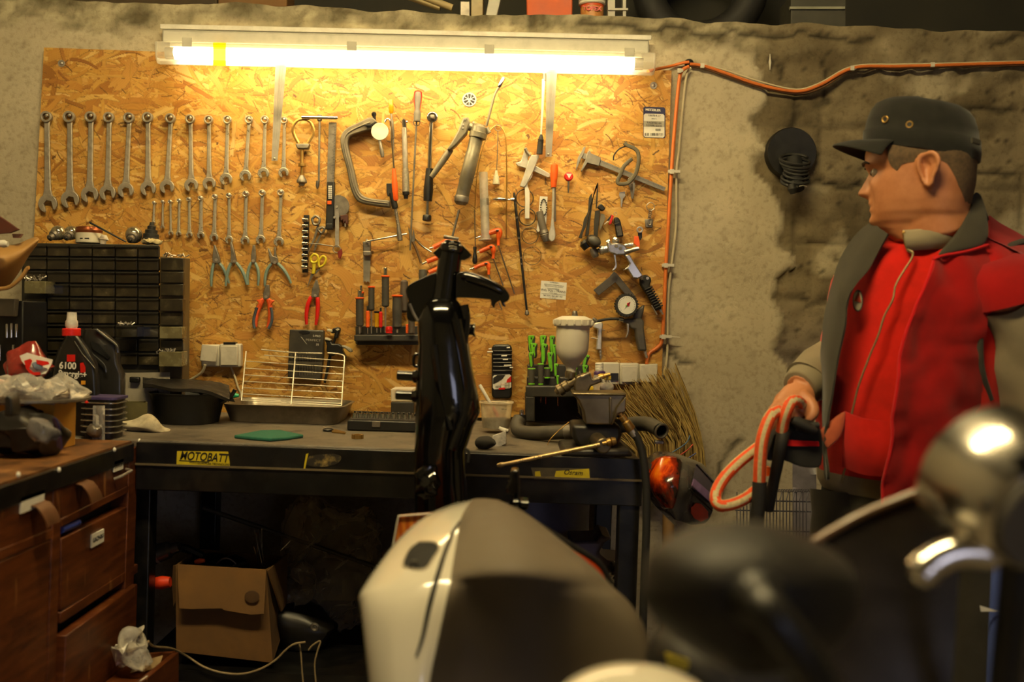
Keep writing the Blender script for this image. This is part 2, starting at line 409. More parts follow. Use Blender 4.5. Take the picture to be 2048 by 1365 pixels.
# board with its screws
bd = thing('osb_board', 'large yellowish strand board panel fixed on the plaster wall behind the bench', 'board', W(700, 835, YB))
osb_panel(bd)
for x, y in ((123, 127), (1307, 171)):
    b = MB(); b.washer(W(x, y, YB - .001), (0, 1, 0), 7 * S(YB), 2.5 * S(YB), .002); b.ell(W(x, y, YB - .002), (3.6 * S(YB), .003, 3.6 * S(YB)))
    put('screw', b, STEEL, bd)
# ------------------------------------------------------------------ lamps
YF = 2.57
fx = thing('fluorescent_light', 'long glowing twin tube fluorescent light hung in front of the wall above the board', 'light', W(805, 90, YF))
LW = emit('tube_glow', (1, .84, .50), 22)
b = MB()
A, B2 = (320, 62), (1303, 92)
def LX(t, dy, Y): return W(312 + (1300 - 312) * t, 0, Y) if 0 else W(A[0] + (B2[0] - A[0]) * t, A[1] + (B2[1] - A[1]) * t * .75 + dy, Y)
def bar(b, t0, t1, prof):
    """prof: ring of (dy px, Y)"""
    b.loft([[LX(t0, dy, Y) for dy, Y in prof], [LX(t1, dy, Y) for dy, Y in prof]])
b = MB(); bar(b, .0, 1, [(-14, 2.6), (-14, 2.72), (-4, 2.72), (-4, 2.6)]); put('back_rail', b, WHITE, fx, bev=.002)
HOUSE = mat('grey_lamp_housing', '#b9b4a4', .5, 0, .08, 30, dirt=.2)
b = MB(); bar(b, .005, .995, [(-2, 2.53), (-4, 2.66), (20, 2.66), (22, 2.52)]); put('housing', b, HOUSE, fx, bev=.004)
b = MB(); bar(b, .02, .98, [(22, 2.535), (22, 2.65), (32, 2.655), (30, 2.53)]); put('reflector', b, WHITE, fx)
for dy, Y in ((43, 2.545), (46, 2.615)):
    p0, p1 = LX(.03, dy, Y), LX(.965, dy, Y)
    g = put('tube', MB().cyl(p0, p1, .013, 12), LW, fx)
    for p, q in ((p0, p1), (p1, p0)): put('end_cap', MB().cyl(p, p + (p - q).normalized() * .022, .0135, 12), STEEL, g)
DIFF = glass('clear_ribbed_diffuser', (1, .98, .9), .16, .12)
b = MB()
ring = [(21, 2.505), (40, 2.49), (60, 2.50), (67, 2.535), (66, 2.62), (55, 2.665), (22, 2.67)]
b.loft([[LX(t, 22 + (dy - 22) * k, 2.58 + (Y - 2.58) * k) for dy, Y in ring] for t, k in ((-.01, .7), (-.006, .95), (.0, 1), (.25, 1), (.5, 1), (.75, 1), (1.0, 1), (1.005, .95), (1.008, .7))])
put('diffuser', b, DIFF, fx, smooth=20)
b = MB(); b.loft([[LX(t, dy, 2.58 + (Y - 2.58) * 1.03) for dy, Y in ring] for t in (.108, .134)], cap=False); put('yellow_tape', b, glass('yellow_tape', (1, .72, .02), .15, .3), fx)
for t in (.045, .38, .66, .945):
    b = MB(); bar(b, t, t + .02, [(12, 2.517), (12, 2.51), (30, 2.488), (31, 2.496)]); put('clip', b, HOUSE, fx, bev=.001)
for x0, x1, y1 in ((562, 549, 322), (1104, 1097, 314)):
    b = MB(); w = 11
    b.loft([[W(x0 - w, 128, 2.60), W(x0 + w, 128, 2.60), W(x0 + w, 128, 2.604), W(x0 - w, 128, 2.604)], [W(x1 - 6, y1, 2.715), W(x1 + 6, y1, 2.715), W(x1 + 6, y1, 2.719), W(x1 - 6, y1, 2.719)]])
    for k in (-1, 1): b.tube([W(x0 + k * 3, 130, 2.599), W(x1 + k * 2, y1 - 6, 2.713)], .0012, 6)
    o = put('mounting_strap', b, WHITE, fx)
    put('bolt', MB().ell(W(x1, y1 - 5, 2.713), (.004, .003, .004)), STEEL, o)
# ceiling lamp behind the photographer lights the front of things
cl = thing('ceiling_light', 'twin tube ceiling light over the workshop floor', 'light', (-.25, .95, 2.9))
put('housing', MB().bb((-.9, .83, 2.84), (.4, 1.07, 2.9)), HOUSE, cl, bev=.01)
for k in (.89, 1.01): put('tube', MB().cyl((-.87, k, 2.815), (.37, k, 2.815), .014, 12), emit('tube_glow_ceiling', (1, .79, .39), 215), cl)
wd = bpy.data.worlds.new('world'); sc.world = wd; wd.use_nodes = True
wd.node_tree.nodes['Background'].inputs[0].default_value = (.9, .62, .36, 1); wd.node_tree.nodes['Background'].inputs[1].default_value = .11
sc.view_settings.view_transform = 'Standard'; sc.view_settings.look = 'None'; sc.view_settings.gamma = 1; sc.view_settings.exposure = 0
sc.view_settings.use_curve_mapping = False
sc.cycles.max_bounces = 5; sc.cycles.adaptive_threshold = .03; sc.cycles.transparent_max_bounces = 16; sc.cycles.caustics_reflective = False; sc.cycles.caustics_refractive = False
sc.cycles.sample_clamp_indirect = 4
# ------------------------------------------------------------------ bench
ZB = .90; YFB = 2.11
be = thing('workbench', 'long worn workbench with grimy grey top and black front rail below the board', 'workbench', (-.3, 2.4, 0))
def top_mat():
    t = NT('grimy_bench_top')
    n = t.noise(5, 7, .65); f = t.noise(70, 3, .6, t.mapping(scale=(1, 8, 1)))
    c = t.ramp(n, [(.3, hx('#3b342b')), (.5, hx('#5d5448')), (.7, hx('#736a5c'))])
    c = t.mix(t.ramp(f, [(.6, 0.0), (.72, .5)]), c, hx('#9a8f7c'))
    c = t.mix(t.ramp(t.noise(14, 5, .7), [(.55, 0.0), (.68, .8)]), c, hx('#201b15'))
    t.P(Base_Color=c, Roughness=.6); t.bump(t.noise(40, 5), .3, .002); return t.m
XR = .285
put('worktop', MB().bb((-1.6, YFB, ZB - .045), (XR - .06, 2.727, ZB)), top_mat(), be, bev=.004)
put('front_rail', MB().bb((-.785, YFB - .008, ZB - .105), (XR, YFB - .0005, ZB - .004)), BLACKM, be, bev=.002)
put('rail_lip', MB().bb((-.785, YFB - .012, ZB - .052), (XR, YFB - .004, ZB - .048)), mat('worn_lip', '#6d6048', .5, .3), be)
put('end_plate', MB().bb((XR - .059, YFB, ZB - .06), (XR, 2.72, ZB - .012)), BLACKM, be, bev=.003)
for x, y in ((XR - .025, YFB + .02), (XR - .025, 2.68), (-.79, YFB + .06), (-.79, 2.66)):
    put('leg', MB().bb((x - .022, y - .022, 0), (x + .022, y + .022, ZB - .05)), BLACKM, be, bev=.003)
put('lower_shelf', MB().bb((-.8, YFB + .03, .375), (XR - .05, 2.70, .40)), BLACKM, be)
# ------------------------------------------------------------------ tools hung on the board
Z1, Z2, Z3, Z4, Z5, Z6 = (0, 0, .3418), (560, 130, .24414), (980, 130, .20508), (280, 370, .22716), (680, 420, .19048), (960, 380, .21978)
def at(zo, x, y, Y=YB): return W(zo[0] + x * zo[2], zo[1] + y * zo[2], Y)
def hook(zo, x, y, Y=2.708):
    b = MB(); p = at(zo, x, y, Y); b.cyl(p, p + V((0, YB - Y, 0)), .002, 8); b.ell(p, (.0045, .002, .0045), n=10, m=6)
    put('screw', b, STEEL, bd)
def wrench(zo, rc, jc, R, J, w, label, m, group, Y=2.712):
    t = thing('combination_wrench', label, 'wrench', at(zo, *jc), group)
    ax = V((jc[0] - rc[0], jc[1] - rc[1])); L = ax.length; ax.normalize(); pr = V((-ax.y, ax.x))
    def P(o, u, v, a=0):
        c, s = math.cos(a), math.sin(a); q = V(o) + ax * (u * c - v * s) + pr * (u * s + v * c); return (q.x, q.y)
    b = MB(zo); k = w / 2
    b.PR([P(rc, R * .75, -k * .95), P(rc, R * 1.5, -k * .8), P(rc, L * .5, -k * .85), P(rc, L - J * 1.6, -k), P(rc, L - J * .8, -k * 1.5), P(rc, L - J * .8, k * 1.5), P(rc, L - J * 1.6, k), P(rc, L * .5, k * .85), P(rc, R * 1.5, k * .8), P(rc, R * .75, k * .95)], Y, .007)
    put('shaft', b, m, t, bev=.0018)
    b = MB(zo); b.WA(rc, R, R * .62, Y + .001, .012, 24); put('ring_end', b, m, t, bev=.001)
    b = MB(zo); tilt = -.26
    out = [P(jc, J * math.cos(a), J * math.sin(a), tilt) for a in [math.radians(32 + 296 * i / 22) for i in range(23)]]
    b.PR(out + [P(jc, J * .72, -J * .42, tilt), P(jc, -J * .12, -J * .44, tilt), P(jc, -J * .36, 0, tilt), P(jc, -J * .12, J * .44, tilt), P(jc, J * .72, J * .42, tilt)], Y - .001, .008)
    put('open_end', b, m, t, bev=.0012)
    hook(zo, rc[0], rc[1] - R * .3)
    return t
WR = mat('wrench_steel', '#a39a8c', .42, .55, .15, 90, dirt=.4, dirtcol='#4d4436')
WR2 = mat('bright_wrench_steel', '#c2bbac', .3, .7, .12, 90, dirt=.3, dirtcol='#5d5445')
UPW = [((272, 685), (277, 1192), 33, 55, 38), ((405, 685), (407, 1168), 34, 53, 36), ((530, 685), (522, 1138), 32, 50, 35), ((637, 688), (627, 1128), 31, 47, 34), ((755, 690), (733, 1113), 31, 46, 32), ((864, 688), (864, 1103), 31, 45, 33), ((997, 693), (975, 1093), 29, 42, 30), ((1113, 698), (1117, 1083), 27, 40, 28), ((1221, 702), (1222, 1073), 26, 38, 27), ((1331, 702), (1321, 1048), 25, 36, 25), ((1457, 702), (1434, 1028), 24, 34, 24), ((1550, 702), (1540, 1013), 24, 33, 23), ((1663, 705), (1658, 1010), 21, 30, 22)]
ORD = ['first', 'second', 'third', 'fourth', 'fifth', 'sixth', 'seventh', 'eighth', 'ninth', 'tenth', 'eleventh', 'twelfth', 'thirteenth']
for i, (rc, jc, R, J, w) in enumerate(UPW):
    lb = {0: 'largest dull combination wrench at the left end of the upper wrench row', 12: 'smallest combination wrench at the right end of the upper row, right of the white strap'}.get(i, 'dull steel combination wrench, %s from the left in the upper row' % ORD[i])
    wrench(Z1, rc, jc, R, J, w, lb, WR if i < 9 else WR2, 'combination wrenches in the upper row')
LOW = [((122, 158), (115, 330), 12, 14, 20), ((198, 150), (195, 372), 12, 16, 18), ((265, 150), (268, 425), 16, 22, 20), ((343, 140), (337, 428), 17, 22, 24), ((432, 128), (432, 438), 20, 27, 28), ((535, 118), (532, 442), 22, 32, 34), ((660, 105), (648, 462), 24, 38, 34), ((783, 95), (782, 483), 24, 35, 30), ((933, 80), (922, 490), 28, 40, 34), ((1077, 72), (1060, 482), 30, 42, 36), ((1240, 68), (1220, 500), 30, 44, 34)]
for i, (rc, jc, R, J, w) in enumerate(LOW):
    lb = {0: 'tiny combination wrench half hidden behind the black rubber boot, lower row', 2: 'small shiny chrome combination wrench, third from the left in the lower row', 10: 'longest bright combination wrench at the right end of the lower row'}.get(i, 'small steel combination wrench, %s from the left in the lower row' % ORD[i])
    wrench(Z4, rc, jc, R, J, w, lb, WR2, 'small wrenches in the lower row')
# ---- pliers
def pliers(zo, name, label, jaw, handles, grip, r, pivot, cat='pliers', group=None, Y=2.706, metal=STEELD, extra=None):
    t = thing(name, label, cat, at(zo, *handles[0][-1]), group)
    for k, pts in enumerate(jaw): put('jaw', MB(zo).PR(pts, Y + .002 * k, .009), metal, t, bev=.0012)
    for k, h in enumerate(handles):
        q = sp(h, 4); put('handle', MB(zo).TB(q, Y + .005, [r * (.55 + .45 * math.sin(PI * min(1, .25 + .75 * i / len(q)))) if i else r * .5 for i in range(len(q))], 8), grip if not isinstance(grip, list) else grip[k], t)
    p = at(zo, *pivot, Y - .001); put('rivet', MB().cyl(p, p + V((0, .003, 0)), .004, 12), STEEL, t)
    return t
TEAL = mat('grey_teal_grip', '#6d827b', .5, 0, .12, 60, dirt=.3)
G = 'circlip pliers hung under the small wrenches'
pliers(Z4, 'circlip_pliers', 'leftmost straight circlip pliers with grey teal grips', [[(648, 530), (660, 530), (700, 640), (705, 690), (640, 690), (636, 640)]], [[(652, 680), (638, 740), (628, 820), (628, 895)], [(690, 680), (730, 730), (762, 800), (785, 868)]], TEAL, 14, (670, 660), group=G)
pliers(Z4, 'circlip_pliers', 'circlip pliers with a bent tip and wide spread grips, second from the left', [[(790, 500), (806, 498), (846, 660), (840, 690), (795, 690), (800, 600)]], [[(808, 680), (780, 740), (762, 820), (755, 892)], [(842, 680), (890, 740), (922, 810), (940, 880)]], TEAL, 15, (832, 672), group=G, Y=2.702)
pliers(Z4, 'circlip_pliers', 'circlip pliers with nearly closed grips, third from the left', [[(992, 530), (1010, 530), (1020, 640), (1012, 690), (980, 690), (976, 620)]], [[(982, 680), (958, 740), (945, 810), (952, 882)], [(1010, 680), (1036, 740), (1045, 810), (1038, 888)]], TEAL, 14, (996, 668), group=G)
pliers(Z4, 'circlip_pliers', 'widest open circlip pliers with two spread thin tips, rightmost of the four', [[(1122, 560), (1132, 558), (1165, 625), (1210, 640), (1215, 690), (1150, 690)], [(1182, 545), (1192, 545), (1196, 610), (1212, 680), (1170, 690)]], [[(1160, 690), (1120, 750), (1102, 820), (1100, 895)], [(1205, 685), (1255, 735), (1300, 800), (1330, 868)]], TEAL, 15, (1186, 685), group=G)
OG = mat('orange_grip', '#d9541e', .45, 0, .15, 50, dirt=.35)
t = pliers(Z4, 'combination_pliers', 'combination pliers with orange grips and thumb guards, dark blue outer edges', [[(1105, 880), (1135, 880), (1142, 960), (1130, 1010), (1085, 1010), (1082, 960)]], [[(1085, 1000), (1062, 1050), (1030, 1130), (1018, 1200), (1020, 1250)], [(1125, 1000), (1142, 1050), (1148, 1130), (1140, 1200), (1125, 1258)]], OG, 22, (1108, 985))
b = MB(Z4); b.TB(sp([(1030, 1080), (1008, 1150), (1000, 1210), (1008, 1265)]), 2.704, 13); b.TB(sp([(1152, 1080), (1162, 1140), (1158, 1210), (1132, 1268)]), 2.704, 13); put('grip_edge', b, mat('slate_grip', '#3c4650', .5), t)
b = MB(Z4); b.PR([(1075, 1005), (1022, 1015), (1040, 1035), (1060, 1075)], 2.703, .012); b.PR([(1128, 1005), (1182, 1020), (1160, 1040), (1148, 1075)], 2.703, .012); put('thumb_guard', b, OG, t, bev=.002)
pliers(Z4, 'combination_pliers', 'flat combination pliers with plain red dipped grips', [[(1548, 832), (1560, 842), (1578, 920), (1572, 990), (1505, 990), (1512, 920)]], [[(1510, 980), (1480, 1050), (1465, 1140), (1466, 1230)], [(1562, 980), (1566, 1050), (1562, 1140), (1548, 1235)]], RED, 19, (1542, 975))
# ---- left middle group
t = thing('valve_spring_tool', 'steel strap hoop tool with a knobbed screw handle right of the wrenches', 'tool', at(Z2, 178, 1000))
put('hoop', MB(Z2).TB(sp([(150, 640), (110, 560), (110, 500), (145, 455), (200, 445), (250, 470), (272, 530), (265, 580), (225, 645)]), 2.708, 5, flat=2.5), BRASS, t)
put('bracket', MB(Z2).PR([(125, 645), (240, 645), (228, 685), (140, 685)], 2.70, .02), STEELD, t, bev=.002)
b = MB(Z2).LA((180, 685), (180, 915), [(0, 14), (1, 12)], 2.71); b.LA((180, 808), (180, 832), [(0, 30), (1, 30)], 2.71); put('screw_rod', b, BRASS, t)
put('knob', MB(Z2).LA((180, 905), (178, 990), [(0, 16), (.25, 30), (.5, 42), (.7, 42), (.8, 26), (1, 20)], 2.705), STEELD, t)
t = thing('t_handle_wrench', 'thin T handle wrench with sliding cross bar beside the steel ruler', 'wrench', at(Z2, 300, 1000))
b = MB(Z2).LA((178, 428), (474, 434), [(0, 12), (.05, 14), (.95, 14), (1, 12)], 2.704); put('cross_bar', b, CHROME, t)
b = MB(Z2).LA((325, 410), (318, 960), [(0, 20), (.08, 20), (.1, 9), (1, 8)], 2.709); b.LA((310, 950), (305, 1015), [(0, 14), (.6, 15), (1, 6)], 2.709); put('shaft', b, STEELD, t)
t = thing('digital_height_gauge', 'tall steel ruler with a black digital reading head and orange button', 'gauge', at(Z2, 410, 1300))
b = MB(Z2).PR([(400, 470), (462, 470), (440, 1000), (382, 1000)], 2.716, .004); put('ruler_blade', b, STEELD, t)
b = MB(Z2)
for i in range(36):
    y = 500 + i * 13; x = 460 - (y - 470) * .041; b.PR([(x - (26 if i % 5 == 0 else 14), y), (x, y), (x, y + 3), (x - (26 if i % 5 == 0 else 14), y + 3)], 2.7155, .001)
put('graduation', b, INK, t)
put('reading_head', MB(Z2).PR([(386, 955), (445, 955), (436, 1330), (372, 1330)], 2.703, .018), BLACK, t, bev=.002)
b = MB(Z2)
for i in range(7):
    for k in range(2): b.BX(396 + k * 16, 990 + i * 16, 408 + k * 16, 1001 + i * 16, 2.7015, .002)
put('keypad', b, PAPER, t)
put('button', MB(Z2).BX(388, 1114, 420, 1142, 2.7, .004), ORANGE, t)
put('foot', MB(Z2).PR([(376, 1300), (430, 1300), (428, 1348), (370, 1348)], 2.70, .02), BLACK, t, bev=.002)
t = thing('angle_protractor', 'round steel protractor disc with a swinging flat arm', 'gauge', at(Z4, 1740, 560))
b = MB(Z4); b.PR([(1722 + 0, 92)] + [(1745 + 98 * math.sin(a), 188 - 98 * math.cos(a)) for a in [math.radians(i * 12) for i in range(0, 15)]] + [(1700, 275), (1698, 120)], 2.712, .003); put('disc', b, STEELD, t)
put('arm', MB(Z4).PR([(1718, 200), (1750, 200), (1752, 550), (1718, 550)], 2.708, .003), STEEL, t)
for x, y in ((1732, 192), (1712, 286)): p = at(Z4, x, y, 2.704); put('rivet', MB().cyl(p, p + V((0, .006, 0)), .0035, 12), STEEL, t)
t = thing('jaw_bit', 'small dark brown toothed bit hanging under the protractor disc', 'bit', at(Z4, 1800, 360))
put('body', MB(Z4).PR([(1760, 268), (1828, 258), (1832, 345), (1810, 345), (1805, 320), (1790, 340), (1785, 310), (1765, 320)], 2.708, .012), mat('dark_brown_metal', '#4a2a22', .5, .3), t, bev=.002)
put('pin', MB(Z4).TB([(1808, 340), (1806, 368)], 2.712, 8), STEEL, t)
t = thing('socket_strip', 'narrow vertical rail holding nine small chrome sockets', 'sockets', at(Z4, 1450, 770))
put('rail', MB(Z4).PR([(1440, 265), (1490, 265), (1478, 772), (1428, 772)], 2.714, .006), BLACK, t, bev=.001)
for i in range(9):
    y = 310 + i * 52; x = 1456 - i * .9; put('socket', MB(Z4).LA((x - 24, y), (x + 24, y), [(0, 20), (.5, 20), (.55, 15), (1, 15)], 2.705), CHROME, t)
def scissors(zo, label, loops, bladepts, m, Y):
    t = thing('scissors', label, 'scissors', at(zo, *bladepts[-1][0]))
    for p in bladepts: put('blade', MB(zo).PR(p, Y, .003), STEELD, t)
    for lp in loops: put('finger_loop', MB(zo).TB(sp(lp + [lp[0]], 5)[:-1], Y - .003, 11, closed=True), m, t)
    return t
t = scissors(Z4, 'worn all metal scissors hanging open beside the socket strip', [[(1515, 300), (1545, 275), (1580, 300), (1570, 345), (1530, 345)], [(1570, 395), (1600, 375), (1625, 385), (1600, 425)]], [[(1560, 350), (1580, 360), (1545, 470), (1480, 600), (1478, 590), (1530, 460)], [(1590, 420), (1600, 425), (1545, 570), (1530, 590), (1540, 520)]], STEELD, 2.712)
YG = mat('yellow_grip', '#c9b520', .45, 0, .15, 60, dirt=.3)
t = scissors(Z4, 'yellow handled scissors pointing down above the red pliers', [[(1505, 640), (1530, 612), (1562, 625), (1566, 665), (1535, 685), (1508, 675)], [(1580, 660), (1610, 628), (1636, 650), (1620, 700), (1585, 722), (1572, 700)]], [[(1505, 780), (1538, 775), (1470, 905)], [(1540, 770), (1580, 730), (1586, 742), (1545, 790)]], YG, 2.709)
put('handle', MB(Z4).PR([(1512, 680), (1548, 672), (1545, 740), (1540, 785), (1508, 785), (1515, 730)], 2.705, .007), YG, t, bev=.002)
t = thing('wire_pick', 'thin wire pick with a ring end and a small red tag hanging from it', 'pick', at(Z4, 1760, 650))
b = MB(Z4).TB([(1480, 515), (1560, 520), (1640, 532), (1700, 540)], 2.704, 5); b.RI((1732, 565), 32, 4, 2.703); put('wire', b, STEELD, t)
put('tag', MB(Z4).PR([(1738, 590), (1775, 560), (1782, 600), (1765, 655), (1745, 640)], 2.70, .006), mat('dark_red_plastic', '#6b1c12', .4), t, bev=.001)
# ---- chain breaker and neighbours
FR = mat('grey_cast_iron', '#6a6254', .5, .4, .15, 60, dirt=.4)
t = thing('c_clamp_press', 'big grey C shaped clamp press with a spring loaded spindle', 'clamp', at(Z2, 930, 1200))
O = sp([(790, 455), (740, 425), (640, 470), (540, 520), (495, 590), (500, 680), (545, 850), (575, 1000), (620, 1100), (680, 1135), (800, 1155), (900, 1168)], 4)
I = sp([(905, 1110), (800, 1100), (715, 1085), (665, 1055), (635, 1000), (600, 850), (560, 690), (555, 620), (580, 580), (650, 555), (720, 535), (795, 525)], 4)
put('bow', MB(Z2).PR(O + I, 2.694, .026), FR, t, bev=.004)
put('ridge', MB(Z2).TB(sp([(740, 470), (640, 510), (560, 555), (525, 610), (530, 690), (570, 850), (605, 1000), (650, 1085), (720, 1115), (880, 1135)], 3), 2.694, 8), FR, t)
b = MB(Z2).LA((768, 385), (775, 480), [(0, 12), (.1, 20), (.3, 20), (.4, 14), (1, 16)], 2.70); put('ball_stud', b, BLACK, t)
put('latch', MB(Z2).PR([(690, 485), (740, 485), (780, 460), (790, 470), (740, 505), (700, 500)], 2.688, .008), BLACK, t, bev=.001)
b = MB(Z2).PR([(870, 970), (918, 970), (918, 1040), (925, 1075), (880, 1075), (872, 1040)], 2.70, .012); put('end_bracket', b, BLACK, t, bev=.002)
b = MB(Z2).LA((915, 1050), (945, 1175), [(0, 24), (.9, 26), (1, 24)], 2.69); put('sleeve', b, BLACK, t)
b = MB(Z2).LA((945, 1170), (975, 1345), [(0, 12), (1, 12)], 2.69)
for i in range(15): p = at(Z2, 945 + 2 * i, 1178 + i * 11.4, 2.69); b.ring(p, V((.18, 0, -1)), .0042, .001, 12, 6)
b.LA((970, 1330), (985, 1440), [(0, 15), (.7, 22), (1, 20)], 2.69); put('spindle', b, STEELD, t)
t = thing('inspection_mirror', 'round white faced inspection mirror with a short dark handle', 'mirror', at(Z2, 840, 755))
p = at(Z2, 817, 545, 2.684); put('disc', MB().cyl(p, p + V((0, .006, 0)), 71 * S(2.684) * .244, 32), mat('pearly_mirror', '#d9d2bd', .3, .2, .12, 30), t, bev=.001)
put('handle', MB(Z2).LA((815, 610), (842, 755), [(0, 12), (.5, 14), (.8, 18), (1, 12)], 2.69), STEELD, t)
t = thing('screwdriver', 'long screwdriver with a clear yellow handle, left of the small torque wrench', 'screwdriver', at(Z2, 925, 560))
put('handle', MB(Z2).LA((907, 285), (912, 400), [(0, 16), (.1, 20), (.85, 20), (1, 10)], 2.702, 8), mat('amber_plastic', '#b98a10', .25), t)
put('shaft', MB(Z2).LA((912, 398), (928, 600), [(0, 8), (.3, 8), (.3, 13), (.8, 13), (1, 8)], 2.702), STEELD, t)
put('lower_shaft', MB(Z2).LA((926, 560), (932, 850), [(0, 7), (1, 7)], 2.706), STEELD, t)
t = thing('hook_driver', 'hook tipped spring puller with an orange sleeve handle', 'driver', at(Z2, 948, 1110))
b = MB(Z2).TB(sp([(860, 470), (868, 450), (885, 443), (900, 455), (905, 500), (920, 680), (935, 860)]), 2.695, 7); put('shaft', b, CHROME, t)
put('handle', MB(Z2).LA((932, 850), (948, 1115), [(0, 14), (.25, 20), (.5, 24), (.95, 22), (1, 14)], 2.686), ORANGE, t)
t = thing('torque_wrench', 'short silver torque wrench between the orange driver and the long screwdriver', 'wrench', at(Z2, 1030, 1095))
b = MB(Z2).LA((1015, 440), (1020, 520), [(0, 10), (.15, 20), (.7, 20), (1, 17)], 2.70); b.LA((1020, 465), (1048, 466), [(0, 10), (1, 9)], 2.70); put('ratchet_head', b, CHROME, t)
put('shaft', MB(Z2).LA((1018, 515), (1028, 855), [(0, 20), (.1, 22), (1, 22)], 2.70), STEEL, t)
put('grip', MB(Z2).LA((1028, 850), (1031, 1040), [(0, 25), (.15, 25), (.16, 28), (1, 30)], 2.70), mat('knurled_aluminium', '#8f8879', .5, .5, .25, 200, .4), t)
put('end_knob', MB(Z2).LA((1031, 1038), (1032, 1098), [(0, 30), (.45, 28), (.5, 20), (1, 16)], 2.70), BLACK, t)
t = thing('screwdriver', 'very long thin screwdriver with a red and grey handle', 'screwdriver', at(Z2, 1070, 1500))
put('handle', MB(Z2).LA((1132, 215), (1122, 460), [(0, 26), (.04, 34), (.2, 36), (.6, 24), (.75, 26), (1, 24)], 2.695), RED, t)
b = MB(Z2).LA((1131, 222), (1122, 462), [(0, 18), (.05, 25), (.2, 28), (.58, 20), (.68, 27), (.75, 29), (1, 27)], 2.688); put('grip_inlay', b, mat('slate_grey_grip', '#5f5b55', .6), t)
b = MB(Z2).LA((1118, 462), (1066, 1520), [(0, 8), (1, 7)], 2.70); b.RI((1119, 472), 26, 4, 2.702); put('shaft', b, STEELD, t)
t = thing('torque_wrench', 'long chrome torque wrench with a round head and a dark grey grip', 'wrench', at(Z2, 1203, 1280))
p = at(Z2, 1247, 425, 2.69); put('ratchet_head', MB().cyl(p, p + V((0, .02, 0)), 46 * .244 * S(2.7), 28), CHROME, t, bev=.003)
put('square_drive', MB(Z2).BX(1228, 405, 1265, 442, 2.68, .012), STEELD, t, bev=.003)
put('shaft', MB(Z2).LA((1240, 465), (1225, 860), [(0, 18), (1, 20)], 2.70), CHROME, t)
put('grip', MB(Z2).LA((1226, 850), (1210, 1115), [(0, 30), (.3, 33), (.65, 40), (1, 36)], 2.695), BLACK, t)
put('adjuster', MB(Z2).LA((1210, 1112), (1206, 1235), [(0, 18), (.1, 18), (.12, 14), (1, 15)], 2.695), CHROME, t)
put('end_knob', MB(Z2).LA((1206, 1230), (1203, 1282), [(0, 32), (.2, 37), (.85, 37), (1, 26)], 2.695, 10), BLACK, t)
# ---- grease gun
GG = mat('grease_gun_paint', '#77705f', .42, .45, .15, 50, dirt=.45)
t = thing('grease_gun', 'large slanted grey grease gun with lever and bent steel spout', 'grease gun', at(Z2, 1420, 1350))
put('barrel', MB(Z2).LA((1612, 590), (1485, 1105), [(0, 56), (.25, 54), (.26, 57), (.72, 57), (.73, 54), (1, 54)], 2.66, 24), GG, t)
put('end_cap', MB(Z2).LA((1492, 1075), (1480, 1145), [(0, 56), (.15, 60), (.7, 58), (1, 40)], 2.66, 24), STEELD, t)
b = MB(Z2).LA((1640, 490), (1616, 605), [(0, 40), (.2, 62), (.55, 66), (.6, 72), (.95, 72), (1, 60)], 2.66, 24); b.LA((1690, 520), (1712, 560), [(0, 24), (1, 22)], 2.66); b.LA((1540, 500), (1625, 530), [(0, 34), (1, 40)], 2.665); put('head', b, GG, t)
b = MB(Z2).TB(sp([(1690, 500), (1710, 430), (1745, 290), (1765, 230), (1795, 180)]), 2.66, 11); put('spout', b, GG, t)
put('coupler', MB(Z2).LA((1792, 185), (1832, 100), [(0, 10), (.1, 16), (.3, 18), (.9, 18), (1, 12)], 2.66), CHROME, t)
b = MB(Z2).PR([(1498, 430), (1545, 425), (1555, 470), (1530, 560), (1440, 660), (1395, 700), (1365, 695), (1400, 640), (1455, 540)], 2.65, .03); put('lever', b, GG, t, bev=.004)
put('lever_arm', MB(Z2).LA((1400, 690), (1240, 920), [(0, 26), (.3, 30), (1, 22)], 2.668), GG, t)
for x, y in ((1512, 448), (1500, 488), (1498, 515), (1585, 470)): p = at(Z2, x, y, 2.647); put('rivet', MB().cyl(p, p + V((0, .006, 0)), .0028, 10), STEEL, t)
put('plunger_rod', MB(Z5).LA((1250, 0), (1180, 280), [(0, 13), (1, 12)], 2.668), STEELD, t)
put('t_handle', MB(Z5).LA((1090, 280), (1245, 308), [(0, 17), (.05, 21), (.95, 21), (1, 17)], 2.668), STEELD, t)
# ---- ratchet bar, putty blade
t = thing('wide_blade_scraper', 'flat steel blade gripped under a dark square socket block', 'scraper', at(Z5, 280, 765))
put('blade', MB(Z5).PR([(245, 480), (320, 480), (312, 765), (290, 750), (275, 765), (262, 745), (245, 762)], 2.716, .003), mat('zinc_blade', '#8d887c', .4, .5, .15, 50), t)
b = MB(Z5).PR([(240, 430), (325, 430), (325, 485), (240, 485)], 2.70, .022); b.PR([(236, 330), (318, 325), (318, 440), (242, 440)], 2.704, .018); put('block', b, STEELD, t, bev=.003)
put('pin', MB(Z5).LA((282, 305), (282, 345), [(0, 10), (1, 14)], 2.70), STEEL, t)
t = thing('sliding_bar', 'thin chrome sliding bar resting between the square block and the spindle', 'bar', at(Z5, 280, 330))
put('rod', MB(Z5).LA((272, 335), (705, 250), [(0, 8), (.02, 10), (.98, 10), (1, 7)], 2.69), CHROME, t)
